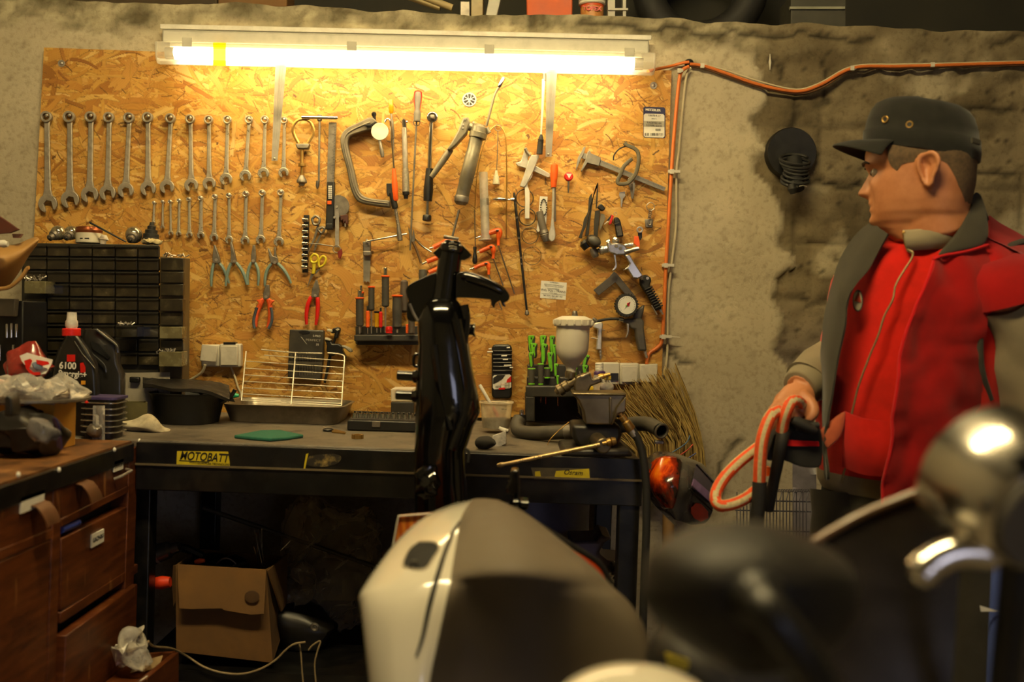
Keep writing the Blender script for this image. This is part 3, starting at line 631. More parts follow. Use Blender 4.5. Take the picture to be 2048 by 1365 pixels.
# ---- wire loop, brush, syringe, telescopic mirror
solo('wire_loop', 'long bare wire loop hung beside the grease gun', 'wire', MB(Z2).TB(sp([(1595, 1350), (1600, 1100), (1625, 820), (1680, 620), (1720, 540), (1770, 498), (1820, 520), (1848, 600), (1856, 800), (1856, 1100), (1852, 1420)], 4), 2.722, 4), BRASS)
t = thing('wire_brush', 'little tufted cleaning brush hanging on a thin wire', 'brush', at(Z2, 1770, 975))
b = MB(Z2).TB([(1785, 545), (1782, 700), (1775, 870)], 2.715, 3.5); b.RI((1786, 515), 26, 3, 2.716); put('wire', b, STEELD, t)
put('bristles', MB(Z2).LA((1772, 865), (1770, 978), [(0, 10), (.2, 12), (.5, 24), (1, 30)], 2.712), mat('bristle', '#c7bda0', .8, 0, .2, 150, .5), t)
t = thing('syringe', 'large clear plastic syringe hung with its plunger down', 'syringe', at(Z2, 1680, 1440))
CLR = glass('clear_plastic', (.95, .9, .78), .30, .2)
put('barrel', MB(Z2).LA((1665, 880), (1685, 1440), [(0, 36), (1, 36)], 2.70), CLR, t)
put('piston', MB(Z2).LA((1678, 1095), (1681, 1150), [(0, 33), (1, 33)], 2.70), mat('syringe_rubber', '#6a6052', .6), t)
b = MB(Z2).LA((1681, 1150), (1690, 1395), [(0, 28), (1, 28)], 2.70); put('plunger', b, glass('milky_plastic', (.95, .9, .8), .5, .3), t)
b = MB(Z6).LA((45, 445), (46, 458), [(0, 60), (1, 58)], 2.70); put('flange', b, glass('milky_plastic', ()), t)
t = thing('telescopic_mirror', 'telescopic black rod with a small round chrome mirror at its top', 'mirror', at(Z6, 430, 1140))
p = at(Z6, 185, 88, 2.69); put('mirror_rim', MB().ell(p, (70 * .22 * S(2.69), .014, 24 * .22 * S(2.69)), n=24, m=12), CHROME, t)
put('joint', MB(Z6).LA((245, 92), (312, 85), [(0, 8), (.5, 8), (.55, 18), (1, 16)], 2.69), CHROME, t)
b = MB(Z6).LA((310, 25), (428, 1115), [(0, 8), (.02, 12), (.37, 14), (.38, 11), (.6, 12), (1, 10)], 2.70); put('rod', b, BLACK, t)
b = MB(Z6)
for y in (245, 430, 610, 665): x = 310 + (y - 25) * .108; b.LA((x, y), (x + 2, y + 18), [(0, 15), (1, 15)], 2.70)
put('collar', b, CHROME, t)
put('tip', MB(Z6).LA((426, 1095), (429, 1145), [(0, 12), (.4, 20), (.8, 20), (1, 8)], 2.70), STEELD, t)
t = thing('screwdriver', 'thin screwdriver hung upside down with its grey handle below, by the orange hex keys', 'screwdriver', at(Z5, 1415, 570))
put('shaft', MB(Z5).LA((1415, 0), (1420, 395), [(0, 6), (1, 7)], 2.705), CHROME, t)
put('handle', MB(Z5).LA((1416, 388), (1416, 568), [(0, 18), (.1, 20), (.3, 14), (.55, 24), (.85, 28), (1, 16)], 2.70), BLACK, t)
# ---- pressed clamp, tyre levers, key etc.
ALU = mat('bare_aluminium', '#cfc8b8', .35, .5, .12, 60, dirt=.25)
t = thing('chain_tool', 'silver angled chain riveting tool with crossing flat arms', 'tool', at(Z3, 380, 1180))
put('plate', MB(Z3).PR([(248, 955), (300, 940), (330, 850), (335, 810), (360, 805), (375, 850), (370, 930), (440, 980), (585, 1060), (585, 1095), (560, 1098), (410, 1030), (340, 1005), (270, 985)], 2.712, .008), ALU, t, bev=.0015)
put('arm', MB(Z3).PR([(395, 880), (478, 875), (480, 895), (420, 1040), (350, 1180), (330, 1195), (288, 1180), (320, 1100), (360, 980)], 2.70, .010), ALU, t, bev=.0015)
put('post', MB(Z3).TB(sp([(345, 815), (360, 850), (390, 885)]), 2.70, 16), STEELD, t)
t = thing('feeler_handle', 'pale flat strap handle hanging over the piston rings', 'handle', at(Z6, 425, 190))
put('strap', MB(Z3).PR(sp([(415, 1040), (410, 1090), (365, 1160), (385, 1230), (388, 1290), (385, 1500)], 3) + sp([(340, 1500), (342, 1290), (335, 1180), (340, 1150), (385, 1080), (405, 1040)], 3), 2.704, .006), WHITE, t, bev=.0012)
t = thing('telescopic_stick', 'white telescopic rod with a ribbed black rubber tip below the lamp', 'stick', at(Z3, 485, 870))
put('rod', MB(Z3).LA((528, 60), (498, 690), [(0, 14), (.12, 14), (.13, 20), (.3, 16), (.9, 9), (1, 9)], 2.69), WHITE, t)
b = MB(Z3).LA((500, 680), (482, 870), [(0, 12), (.15, 22), (.5, 28), (1, 30)], 2.69)
for i in range(7): q = .25 + i * .08; b.LA((500 - 18 * q, 680 + 190 * q), (500 - 18 * (q + .03), 680 + 190 * (q + .03)), [(0, 30), (1, 30)], 2.69)
put('rubber_tip', b, RUBBER, t); put('collar', MB(Z3).LA((529, 90), (528, 160), [(0, 20), (1, 20)], 2.69), STEELD, t)
t = thing('tyre_lever', 'tyre lever with an orange handle and a spoon shaped silver end', 'lever', at(Z6, 655, 470))
put('handle', MB(Z3).LA((630, 965), (620, 1195), [(0, 24), (.05, 34), (.25, 38), (.6, 34), (.9, 28), (1, 24)], 2.694, 12), ORANGE, t)
put('shaft', MB(Z3).LA((621, 1190), (612, 1500), [(0, 14), (1, 12)], 2.695), ALU, t)
put('spoon', MB(Z6).PR(sp([(655, 160), (650, 260), (640, 340), (625, 400), (628, 450), (655, 470), (682, 450), (688, 400), (678, 330), (672, 250), (670, 160)], 3), 2.692, .007), ALU, t, bev=.002)
t = thing('wall_lever', 'plain dark steel lever hanging behind the orange tyre lever', 'lever', at(Z6, 685, 290))
put('bar', MB(Z6).PR([(650, -60), (668, -70), (690, -40), (692, 285), (678, 292), (672, 200)], 2.708, .006), STEELD, t, bev=.001)
t = thing('bleed_key', 'red round headed key with a white triangle mark', 'key', at(Z3, 765, 1250))
p = at(Z3, 768, 1087, 2.698); put('head', MB().cyl(p, p + V((0, .012, 0)), 44 * .205 * S(2.7), 24), RED, t, bev=.003)
put('mark', MB(Z3).PR([(745, 1060), (798, 1062), (772, 1108)], 2.6975, .001), PAPER, t)
put('shank', MB(Z3).LA((766, 1125), (764, 1250), [(0, 10), (.6, 10), (1, 5)], 2.704), STEELD, t)
for i, (x, y, R) in enumerate(((407, 75, 78), (430, 245, 76), (455, 415, 74), (475, 600, 82))):
    t = solo('piston_ring', ['topmost thin piston ring, hung behind the pale strap handle', 'second piston ring from the top, under the pale strap handle', 'third piston ring from the top, left of the torch', 'lowest and thinnest piston ring of the four'][i], 'ring', MB(Z6).RI((x, y), R, (5, 6, 4, 2.5)[i], 2.715, 36), mat('spring_steel', '#5e5340', .4, .7), group='piston rings hung in a column')
t = thing('card_of_balls', 'white card with a chain of dark beads behind the torch', 'card', at(Z6, 575, 260))
put('card', MB(Z6).PR([(545, 58), (615, 62), (600, 350), (512, 390), (530, 250)], 2.72, .002), PAPER, t)
b = MB(Z6)
for i in range(20):
    a = 2 * PI * i / 20; p = at(Z6, 580 + 27 * math.sin(a), 160 - 72 * math.cos(a), 2.714); b.ell(p, (.0022, .0022, .0022), n=8, m=6)
put('bead_chain', b, BLACK, t)
t = thing('torch', 'grey barrel pocket torch leaning on the spoon of the tyre lever', 'torch', at(Z6, 600, 470))
put('barrel', MB(Z6).LA((540, 195), (580, 375), [(0, 30), (.02, 33), (1, 34)], 2.714), mat('taupe_sleeve', '#6b6255', .55), t)
put('head', MB(Z6).LA((578, 365), (605, 470), [(0, 38), (.3, 44), (.35, 38), (.45, 44), (.5, 38), (.6, 40), (1, 30)], 2.712), STEELD, t)
# ---- caliper, straps, keys
CAL = mat('caliper_steel', '#8b857a', .4, .5, .12, 60)
t = thing('vernier_caliper', 'steel vernier caliper hung diagonally at the right of the board', 'caliper', at(Z3, 900, 1040))
put('beam', MB(Z3).PR([(905, 870), (925, 860), (1715, 1195), (1698, 1232), (890, 905)], 2.714, .004), CAL, t)
put('fixed_jaw', MB(Z3).PR([(912, 800), (935, 795), (918, 860), (905, 890), (892, 905), (850, 1010), (838, 1030), (845, 960), (858, 900), (890, 850)], 2.711, .007), CAL, t, bev=.0008)
put('slider', MB(Z3).PR([(950, 850), (972, 828), (985, 860), (1082, 905), (1080, 930), (1062, 985), (950, 955), (895, 1040), (885, 1030), (920, 945), (935, 915)], 2.709, .012), CAL, t, bev=.001)
b = MB(Z3)
for i in range(60):
    x = 1090 + i * 10; y = 928 + i * 4.25; L = 14 if i % 5 == 0 else 8; b.PR([(x, y + 24), (x + 2, y + 25), (x + 2 + L * .4, y + 25 - L), (x + L * .4, y + 24 - L)], 2.7135, .001)
put('graduation', b, INK, t)
t = thing('cable_strap', 'dark curled rubber strap looped over the caliper beam', 'strap', at(Z3, 1300, 1160))
b = MB(Z3).TB(sp([(1310, 760), (1340, 785), (1400, 810), (1440, 850), (1450, 930), (1425, 1050), (1370, 1130), (1320, 1160), (1245, 1150), (1275, 1060), (1310, 985), (1385, 915)], 5), 2.695, 12, flat=1.6); put('band', b, mat('worn_rubber', '#57503f', .6), t)
b = MB(Z3).TB(sp([(1205, 930), (1210, 880), (1260, 820), (1340, 785)], 4), 2.70, 7); put('tail', b, RUBBER, t)
t = thing('key_bunch', 'bunch of dark keys hanging below the curled strap', 'keys', at(Z3, 1390, 1310))
b = MB(Z3).RI((1375, 1130), 30, 5, 2.71); put('ring', b, STEELD, t)
put('key', MB(Z3).PR([(1345, 1150), (1385, 1150), (1400, 1180), (1398, 1300), (1380, 1308), (1365, 1200)], 2.718, .004), STEELD, t)
put('key', MB(Z3).PR([(1390, 1140), (1415, 1150), (1412, 1210), (1400, 1280), (1395, 1200)], 2.697, .004), STEELD, t)
solo('flat_key', 'single flat key hung under the caliper, left of the key bunch', 'key', MB(Z6).PR([(1270, 20), (1320, 15), (1322, 55), (1300, 80), (1290, 155), (1282, 150), (1280, 80), (1266, 50)], 2.718, .003), STEEL)
# ---- stickers
t = thing('tyre_label', 'white and dark blue tyre size sticker near the right board edge', 'sticker', at(Z3, 1600, 715))
RR = lambda x0, y0, x1, y1, r, k=0: [(x0 + r, y0), (x1 - r, y0 + k), (x1, y0 + r + k), (x1, y1 - r + k), (x1 - r, y1 + k), (x0 + r, y1), (x0, y1 - r), (x0, y0 + r)]
put('sheet', MB(Z3).PR(RR(1495, 407, 1710, 708, 14, 6), YB - .0016, .001), mat('navy_print', '#23244a', .5), t)
put('print_area', MB(Z3).PR(RR(1500, 474, 1702, 704, 14, 6), YB - .0022, .001), PAPER, t)
put('grey_band', MB(Z3).PR([(1500, 545), (1702, 550), (1702, 606), (1500, 602)], YB - .0026, .001), mat('grey_print', '#a29d8e', .6), t)
def letters(zo, s, x, y, h, m, par, Y, rot=1.6, sx=1.0, al='CENTER', bold=0, shear=0): return text('lettering', s, h * zo[2] * S(Y) * 1.38, at(zo, x, y, Y), m, par, facing(rot), .0002, al, sx, shear, bold)
letters(Z3, 'METZELER', 1590, 440, 20, PAPER, t, YB - .0022, sx=1.15, bold=.0003)
letters(Z3, '120/70 R 17', 1602, 495, 18, INK, t, YB - .003)
letters(Z3, '(58W) TL', 1600, 525, 9, INK, t, YB - .003)
letters(Z3, 'RACETEC RR', 1602, 567, 18, INK, t, YB - .0032); letters(Z3, 'COMPK SLICK', 1600, 593, 18, INK, t, YB - .0032)
b = MB(Z3)
for k in range(36):
    if random.random() < .6: b.BX(1510 + k * 5, 665, 1510 + k * 5 + random.choice((2, 3)), 690, YB - .003, .0005)
for k in range(10): b.BX(1615 + k * 5, 622, 1617 + k * 5, 645, YB - .003, .0005)
put('barcode', b, INK, t)
t = thing('round_emblem_sticker', 'small round sticker with three crossed tuning forks', 'sticker', at(Z2, 1550, 340))
p = at(Z2, 1551, 285, YB - .0014); k = 58 * .24414 * S(YB); put('disc', MB().cyl(p, p + V((0, .001, 0)), k, 32), PAPER, t)
p2 = p + V((0, -.0006, 0)); put('field', MB().cyl(p2, p2 + V((0, .0008, 0)), k * .8, 32), INK, t)
b = MB()
for i in range(3):
    a = PI / 2 + i * 2 * PI / 3; d = V((math.cos(a), 0, math.sin(a))); s = V((-d.z, 0, d.x)); q = p + V((0, -.001, 0))
    for e in (-1, 1): b.prism([q + d * k * .12 + s * e * k * .10, q + d * k * .82 + s * e * k * .2, q + d * k * .8 + s * e * k * .32, q + d * k * .1 + s * e * k * .2], (0, .0006, 0))
    b.prism([q - d * k * .86 + s * k * .05, q + d * k * .2 + s * k * .05, q + d * k * .2 - s * k * .05, q - d * k * .86 - s * k * .05], (0, .0006, 0))
b.ring(p + V((0, -.0008, 0)), (0, 1, 0), k * .92, k * .05, 32, 6); put('tuning_forks', b, PAPER, t)
t = thing('business_card', 'white printed business card pinned under the telescopic mirror', 'card', at(Z6, 665, 1000))
put('card', MB(Z6).PR([(557, 826), (790, 845), (780, 1002), (546, 984)], YB - .0016, .001), PAPER, t)
for s_, x, y, h in (('SUSPENSION', 675, 846, 10), ('zaklad mechaniki pojazdowej naprawy', 672, 866, 8.5), ('motocykli serwis i czesci zamienne', 671, 880, 8.5), ('STOWARZYSZENIE', 668, 902, 9), ('PHU POL - TRANS', 668, 921, 20), ('naprawa  obsluga', 666, 940, 8), ('tel. kom. 662 887 143', 664, 967, 14), ('tel.  062  277', 662, 985, 8)): letters(Z6, s_, x, y, h, INK, t, YB - .002, 4.3)
b = MB(Z6); b.PR([(556, 941), (780, 958), (780, 960), (556, 943)], YB - .002, .0004); put('rule', b, INK, t)
# ------------------------------------------------------------------ lower and right part of the board
Z7, Z8, Z9, ZA, ZH, ZC, ZD, ZE, ZG = (1000, 600, .22461), (360, 630, .24414), (760, 600, .29304), (560, 640, .14648), (1040, 620, .12453), (1140, 360, .14652), (1270, 890, .13187), (800, 880, .13672), (790, 460, .17581)
def yon(px, py, z=.90): return WZ(px, py, z).y
# ---- screwdriver rack with its drivers
RK = mat('rack_plastic', '#2b2925', .5, 0, .2, 60, dirt=.4, dirtcol='#5a5142')
t = thing('screwdriver_rack', 'dark plastic tool rack on the board holding orange and black screwdrivers', 'rack', at(ZA, 1460, 330))
put('back_plate', MB(ZA).BX(1030, 85, 1960, 330, 2.715, .012), RK, t, bev=.002)
put('shelf', MB(ZA).BX(1012, 205, 1965, 295, 2.655, .06), RK, t, bev=.003)
put('lower_shelf', MB(ZA).BX(1050, 290, 1950, 345, 2.69, .03), RK, t, bev=.002)
GRIP = mat('dark_ribbed_grip', '#3a3733', .6, 0, .2, 60)
RKG = 'screwdrivers standing in the dark wall rack'
def driver(label, x, top, y0, y1, w, mcap, mcol, rib, Y, tip=True, cap=0, shaftto=None, name='screwdriver', core=None):
    t = thing(name, label, 'screwdriver', at(Z5, x, y1), RKG)
    n = 9 if rib else 3
    prof = [(0, .55 * w)] + [((i + k) / n, w * q) for i in range(n) for k, q in (((.2, 1.0), (.7, .93)) if rib else ((.15, .9 + .1 * (i == 1)), (.8, .95)))] + [(1, .5 * w)]
    put('handle', MB(Z5).LA((x, y0), (x, y1), prof, Y), core or GRIP, t)
    if mcol: put('collar', MB(Z5).LA((x, y0 - 12), (x, y0 + 12), [(0, w * .9), (.2, w * 1.15), (.6, w * 1.15), (1, w * .9)], Y), mcol, t)
    if mcap: put('cap', MB(Z5).LA((x, top), (x, y0), [(0, w * .45), (.08, w * .52), (1, w * .52)], Y), mcap, t)
    if shaftto: put('shaft', MB(Z5).LA((x, y1 - 5), (x, shaftto), [(0, w * .28), (1, w * .2)], Y), STEEL, t)
    return t
driver('black ribbed screwdriver with a chrome top, leftmost in the dark rack', 207, 848, 930, 1225, 42, CHROME, ORANGE, 1, 2.665, shaftto=1300)
driver('screwdriver with a chrome top standing half behind the leftmost one', 222, 795, 870, 1220, 28, CHROME, ORANGE, 1, 2.69, shaftto=1290)
driver('ribbed black screwdriver with a flat orange cap and no chrome top', 330, 0, 812, 1060, 34, None, ORANGE, 1, 2.68, shaftto=1300)
driver('tallest ribbed black screwdriver with a chrome top, middle of the rack', 477, 608, 700, 1020, 40, CHROME, ORANGE, 1, 2.67, shaftto=1290)
driver('small black capped screwdriver with an orange body, left front of the rack', 291, 1012, 1060, 1240, 22, BLACK, None, 0, 2.665, shaftto=1300, core=ORANGE)
driver('short amber handled screwdriver between the orange and red bodied ones', 388, 0, 1075, 1240, 27, None, BLACK, 0, 2.665, shaftto=1290, core=mat('amber_plastic', ''))
driver('small black capped screwdriver with a red body, in front of the tallest one', 428, 1028, 1070, 1240, 20, BLACK, None, 0, 2.66, shaftto=1290, core=RED)
driver('thick grey screwdriver with an orange top, right half of the rack', 600, 0, 905, 1250, 52, None, ORANGE, 0, 2.665, shaftto=1290)
driver('stubby red screwdriver sunk into the rack front', 515, 0, 1225, 1300, 38, None, None, 0, 2.645, core=RED)
driver('dark brown plain handle with a hanging hole, behind the thick grey screwdriver', 675, 0, 738, 1080, 44, None, None, 0, 2.70, name='file_handle', core=mat('brown_handle', '#4a4038', .6))
driver('dark bottle shaped handle, rightmost in the rack beside the motorcycle frame', 752, 0, 1050, 1310, 36, None, None, 0, 2.645, core=mat('brown_handle', ''))
driver('grey oval file handle peeping over the left arm of the black frame', 870, 0, 625, 760, 46, None, None, 0, 2.70, name='file_handle', core=GREY)
driver('thin orange handled screwdriver beside the bottle shaped handle', 705, 0, 1200, 1300, 16, None, None, 0, 2.65, core=ORANGE)
# ---- T handled hex keys
def hexkey(label, a, k, e, rod, stub, Y=2.70, r=30):
    t = thing('hex_key', label, 'hex key', at(Z5, *rod), 'orange handled hex keys on the board')
    q = sp([a, ((a[0] + k[0]) / 2, (a[1] + k[1]) / 2 - 8), k, (e[0] + 2, (k[1] + e[1]) / 2 + 4), e], 5); n = len(q)
    put('handle', MB(Z5).TB(q, Y, [r * (.85 + .3 * math.exp(-((i - n * .5) / (n * .16)) ** 2) - .25 * (i > n * .7)) for i in range(n)], 10), ORANGE, t)
    p = at(Z5, k[0] - 15, k[1] - 4, Y - r * .19 * S(2.7) * 1.12); put('eyelet', MB().ell(p, (.0045, .002, .0025), n=12, m=6), BLACK, t)
    put('rod', MB(Z5).LA(e, rod, [(0, 9), (1, 8)], Y), CHROME, t)
    if stub: put('stub', MB(Z5).LA(stub, a, [(0, 10), (1, 10)], Y), CHROME, t)
hexkey('uppermost orange hex key on the right, behind the syringe', (1490, 275), (1668, 222), (1662, 375), (1832, 882), (1425, 298))
hexkey('middle orange hex key right of the black frame top', (1465, 440), (1600, 392), (1608, 512), (1715, 800), (1440, 445), r=26)
hexkey('lowest orange hex key over the right arm of the black frame', (1410, 610), (1548, 568), (1560, 680), (1700, 1050), (1362, 625), r=24)
hexkey('upper orange hex key left of the frame head tube', (980, 395), (1150, 330), (1160, 480), (1290, 900), (940, 405))
hexkey('middle orange hex key left of the frame head tube, grey stub end', (915, 545), (1090, 490), (1100, 640), (1230, 1000), (860, 570))
hexkey('lowest orange hex key mostly behind the left arm of the black frame', (935, 660), (1080, 610), (1090, 740), (1200, 1050), None)
t = thing('needle_nose_pliers', 'needle nose pliers with thin pointed jaws and bare bent handles', 'pliers', at(Z5, 850, 560))
put('jaw', MB(Z5).PR([(715, 190), (728, 200), (765, 300), (785, 330), (750, 340), (730, 290)], 2.70, .008), STEELD, t, bev=.001)
put('jaw', MB(Z5).PR([(768, 198), (776, 230), (790, 310), (770, 350), (748, 330), (758, 280)], 2.698, .008), STEELD, t, bev=.001)
put('handle', MB(Z5).TB(sp([(785, 305), (830, 350), (890, 400), (960, 442)]), 2.70, 11), CHROME, t)
put('handle', MB(Z5).TB(sp([(765, 335), (795, 400), (825, 480), (852, 560)]), 2.70, 13), mat('rusty_steel', '#6a5238', .6, .4), t)
# ---- right side: straps, fobs, gun, square, gauge
ST = mat('black_webbing', '#2a2722', .75, 0, .2, 120, .4)
t = thing('strap_bundle', 'dark bundle of webbing straps with a round lamp, left of the spray gun', 'straps', at(ZC, 300, 960))
put('strap', MB(ZC).PR(sp([(345, 120), (385, 30), (380, 200), (370, 390)], 3) + sp([(352, 390), (362, 200), (372, 60), (330, 200), (290, 450), (255, 760)], 3) + [(205, 770), (240, 560), (290, 300)], 2.705, .006), ST, t, bev=.001)
put('strap', MB(ZC).PR(sp([(300, 180), (258, 250), (245, 430), (190, 540), (170, 650), (115, 790)], 3) + sp([(165, 800), (180, 720), (225, 620), (260, 440), (300, 290)], 3), 2.70, .005), ST, t, bev=.001)
put('strap', MB(ZC).PR([(345, 420), (415, 410), (400, 560), (375, 770), (325, 760), (330, 560)], 2.70, .008), ST, t, bev=.001)
put('buckle', MB(ZC).PR([(370, 370), (410, 325), (440, 330), (485, 385), (470, 415), (430, 425)], 2.69, .018), BLACK, t, bev=.003)
put('strap_end', MB(ZC).PR([(420, 460), (470, 470), (485, 530), (450, 600), (410, 690), (405, 600)], 2.702, .005), mat('clear_strap_end', '#7d7460', .3), t)
b = MB(ZC).LA((180, 830), (250, 930), [(0, 40), (.3, 80), (1, 70)], 2.69); p = at(ZC, 320, 840, 2.67); b.ell(p, (.021, .02, .017), Matrix.Rotation(.5, 3, 'Y')); put('lamp_body', b, BLACK, t)
p = at(ZC, 335, 838, 2.655); put('lens', MB().ell(p, (.017, .01, .012), Matrix.Rotation(.5, 3, 'Y')), GREY, t)
put('swivel', MB(ZC).LA((310, 930), (350, 1060), [(0, 40), (.2, 52), (.8, 52), (1, 36)], 2.68), STEELD, t)
t = thing('key_fob', 'dark alarm key fob with a silver band hung above the spray gun', 'key fob', at(ZC, 680, 785))
put('body', MB(ZC).PR([(598, 530), (625, 505), (665, 515), (690, 560), (735, 770), (640, 785)], 2.70, .014), BLACK, t, bev=.003)
put('band', MB(ZC).PR([(605, 592), (668, 575), (674, 592), (610, 610)], 2.698, .004), CHROME, t)
b = MB(ZC).RI((620, 462), 20, 4, 2.71); put('ring', b, STEEL, t)
put('window', MB(ZC).PR([(625, 640), (690, 622), (715, 750), (655, 762)], 2.699, .002), mat('fob_window', '#4c473c', .3), t)
t = thing('red_key', 'small red and black headed key beside the dark key fob', 'key', at(ZC, 545, 615))
put('head', MB(ZC).PR([(570, 475), (600, 490), (565, 600), (530, 610), (545, 560)], 2.702, .008), RED, t, bev=.001)
put('grip', MB(ZC).PR([(565, 472), (580, 480), (530, 560), (500, 555)], 2.706, .008), BLACK, t, bev=.001)
put('blade', MB(ZC).TB([(525, 560), (470, 608)], 2.708, 7), STEEL, t)
t = thing('keyring', 'steel split ring with a short chain and a square emblem plate', 'keyring', at(ZC, 1080, 655))
put('ring', MB(ZC).RI((1100, 365), 54, 6, 2.70), STEEL, t)
b = MB(ZC)
for i in range(5): b.ring(at(ZC, 1098 - i * 3, 415 + i * 27, 2.705), (.4 * (-1) ** i, 1, 0), .0036, .0011, 12, 6)
put('chain', b, STEELD, t)
b = MB(ZC).PR([(1020, 540), (1135, 530), (1130, 655), (1030, 650)], 2.706, .005); put('plate', b, STEELD, t, bev=.002)
b = MB(ZC).TB(sp([(1060, 560), (1070, 610), (1100, 610), (1105, 555)]), 2.704, 8); put('emblem', b, STEEL, t)
t = thing('tag_key', 'ring and key with an orange red tag over the right end of the spray gun', 'key', at(ZC, 930, 940))
p = at(ZC, 952, 682, 2.69); b = MB().washer(p, (0, 1, 0), 46 * .1465 * S(2.69), 22 * .1465 * S(2.69), .008); put('ring_head', b, STEEL, t, bev=.001)
put('neck', MB(ZC).PR([(930, 720), (985, 715), (985, 790), (960, 830), (930, 760)], 2.692, .008), BLACK, t, bev=.001)
put('tag', MB(ZC).PR([(880, 760), (905, 775), (935, 765), (955, 880), (950, 935), (872, 870)], 2.685, .008), ORANGE, t, bev=.001)
# silver spray gun
SG = mat('polished_spray_gun', '#c9c3b8', .22, .85, .12, 60, dirt=.25)
t = thing('spray_gun', 'polished silver paint spray gun hung on the right of the board', 'spray gun', at(ZC, 950, 1330))
b = MB(ZC).LA((375, 968), (520, 945), [(0, 20), (.05, 30), (.15, 34), (.2, 62), (.5, 66), (.55, 56), (1, 60)], 2.68); put('nozzle', b, SG, t)
b = MB(ZC).PR([(505, 850), (545, 835), (560, 870), (640, 855), (745, 880), (780, 935), (880, 930), (930, 915), (945, 950), (820, 1000), (730, 1025), (640, 1030), (560, 1000), (515, 985)], 2.665, .034); put('body', b, SG, t, bev=.006, seg=3)
b = MB(ZC).LA((600, 870), (640, 800), [(0, 40), (.5, 50), (.6, 60), (1, 55)], 2.68); b.LA((500, 860), (545, 845), [(0, 40), (1, 46)], 2.68); put('cup_mount', b, SG, t)
b = MB(ZC).LA((745, 895), (860, 880), [(0, 22), (.3, 24), (.35, 30), (1, 30)], 2.67); b.LA((745, 985), (940, 935), [(0, 26), (.5, 26), (.55, 32), (1, 28)], 2.665); put('adjuster', b, SG, t)
b = MB()
for x, y in ((690, 935), (632, 905)): p = at(ZC, x, y, 2.662); b.cyl(p, p + V((0, .008, 0)), .0045, 14)
put('screw', b, STEELD, t)
b = MB(ZC).PR(sp([(575, 960), (600, 1060), (615, 1170), (570, 1240)], 4) + sp([(600, 1238), (640, 1190), (632, 1080), (622, 980)], 4), 2.672, .014); put('trigger', b, SG, t, bev=.003)
b = MB(ZC).PR([(735, 1020), (820, 1020), (870, 1110), (1000, 1310), (930, 1350), (860, 1340), (790, 1225), (720, 1240), (790, 1180), (815, 1140)], 2.668, .028); put('grip', b, SG, t, bev=.006, seg=3)
put('air_nipple', MB(ZC).LA((970, 1310), (985, 1365), [(0, 20), (.5, 24), (1, 12)], 2.68), STEEL, t)
t = thing('ribbed_grip_gun', 'black air gun with a ribbed grip hanging below the silver spray gun', 'air gun', at(Z6, 1640, 1120))
b = MB(Z6).PR([(1455, 800), (1500, 770), (1555, 795), (1560, 830), (1545, 870), (1660, 1080), (1600, 1105), (1525, 960), (1460, 860)], 2.69, .026)
put('body', b, RUBBER, t, bev=.004)
b = MB(Z6)
for i in range(9): x, y = 1535 + i * 12, 895 + i * 21; b.TB([(x - 34, y + 16), (x + 34, y - 14)], 2.688, 7)
put('rib', b, RUBBER, t); p = at(Z6, 1525, 805, 2.688); put('bolt', MB().cyl(p, p + V((0, .006, 0)), .004, 12), STEEL, t)
put('nipple', MB(Z6).LA((1632, 1080), (1665, 1135), [(0, 14), (.5, 14), (.6, 8), (1, 8)], 2.70), STEEL, t)
put('lever', MB(Z6).TB([(1560, 1050), (1612, 1138)], 2.69, 6), STEEL, t)
SQ = mat('worn_dark_metal', '#5a534a', .5, .4, .15, 60)
solo('angle_bracket', 'dark flat angle iron bracket between the spray gun and the pressure gauge', 'bracket', MB(Z6).PR([(1218, 742), (1245, 760), (1420, 975), (1400, 1010), (1330, 960), (1232, 842), (1080, 962), (1032, 912), (1180, 790)], 2.708, .005), SQ, bev=.001)
t = thing('tyre_inflator', 'tyre inflator gun with a round white dial in a knurled black bumper', 'gauge', at(Z7, 1260, 515))
p = at(Z6, 1335, 1050, 2.665); k = .21978 * S(2.665)
b = MB()
ring = []
for i in range(72):
    a = 2 * PI * i / 72; R = k * (108 if i % 3 else 98); ring.append((a, R))
b.loft([[p + V((math.cos(a) * R, y, math.sin(a) * R)) for a, R in ring] for y in (-.004, .026)], cap=True)
put('bumper', b, RUBBER, t, smooth=20)
q = p + V((0, -.005, 0)); put('dial', MB().cyl(q, q + V((0, .003, 0)), k * 82, 32), PAPER, t)
b = MB(Z6)
for i in range(22): 
    a = math.radians(-45 + i * 12.8); d = V((math.cos(a), 0, math.sin(a))); s = V((-d.z, 0, d.x)) * .0004; c0 = q + V((0, -.0006, 0)); b.prism([c0 + d * k * 66 + s, c0 + d * k * 76 + s, c0 + d * k * 76 - s, c0 + d * k * 66 - s], (0, .0004, 0))
put('scale_mark', b, INK, t)
b = MB(Z6).PR([(1340, 1030), (1368, 1022), (1358, 1060), (1335, 1058)], 2.6588, .001); put('red_mark', b, RED, t)
put('green_mark', MB(Z6).PR([(1322, 1060), (1336, 1045), (1338, 1062)], 2.6586, .001), GREEN, t)
put('needle', MB(Z6).PR([(1305, 1098), (1362, 1022), (1366, 1027)], 2.658, .0008), INK, t)
b = MB(Z7).PR([(1090, 175), (1150, 165), (1260, 165), (1285, 190), (1282, 250), (1310, 455), (1235, 455), (1210, 330), (1205, 265), (1165, 255), (1140, 215), (1090, 205)], 2.68, .03); b.PR([(1195, 105), (1260, 60), (1290, 40), (1280, 110), (1260, 180), (1180, 180)], 2.69, .02); put('gun_body', b, mat('gun_grey', '#4d4840', .5, 0, .2, 60), t, bev=.005)
put('trigger', MB(Z7).PR(sp([(1128, 208), (1132, 280), (1118, 340)], 4) + sp([(1130, 338), (1148, 285), (1150, 212)], 4), 2.672, .012), STEEL, t, bev=.002)
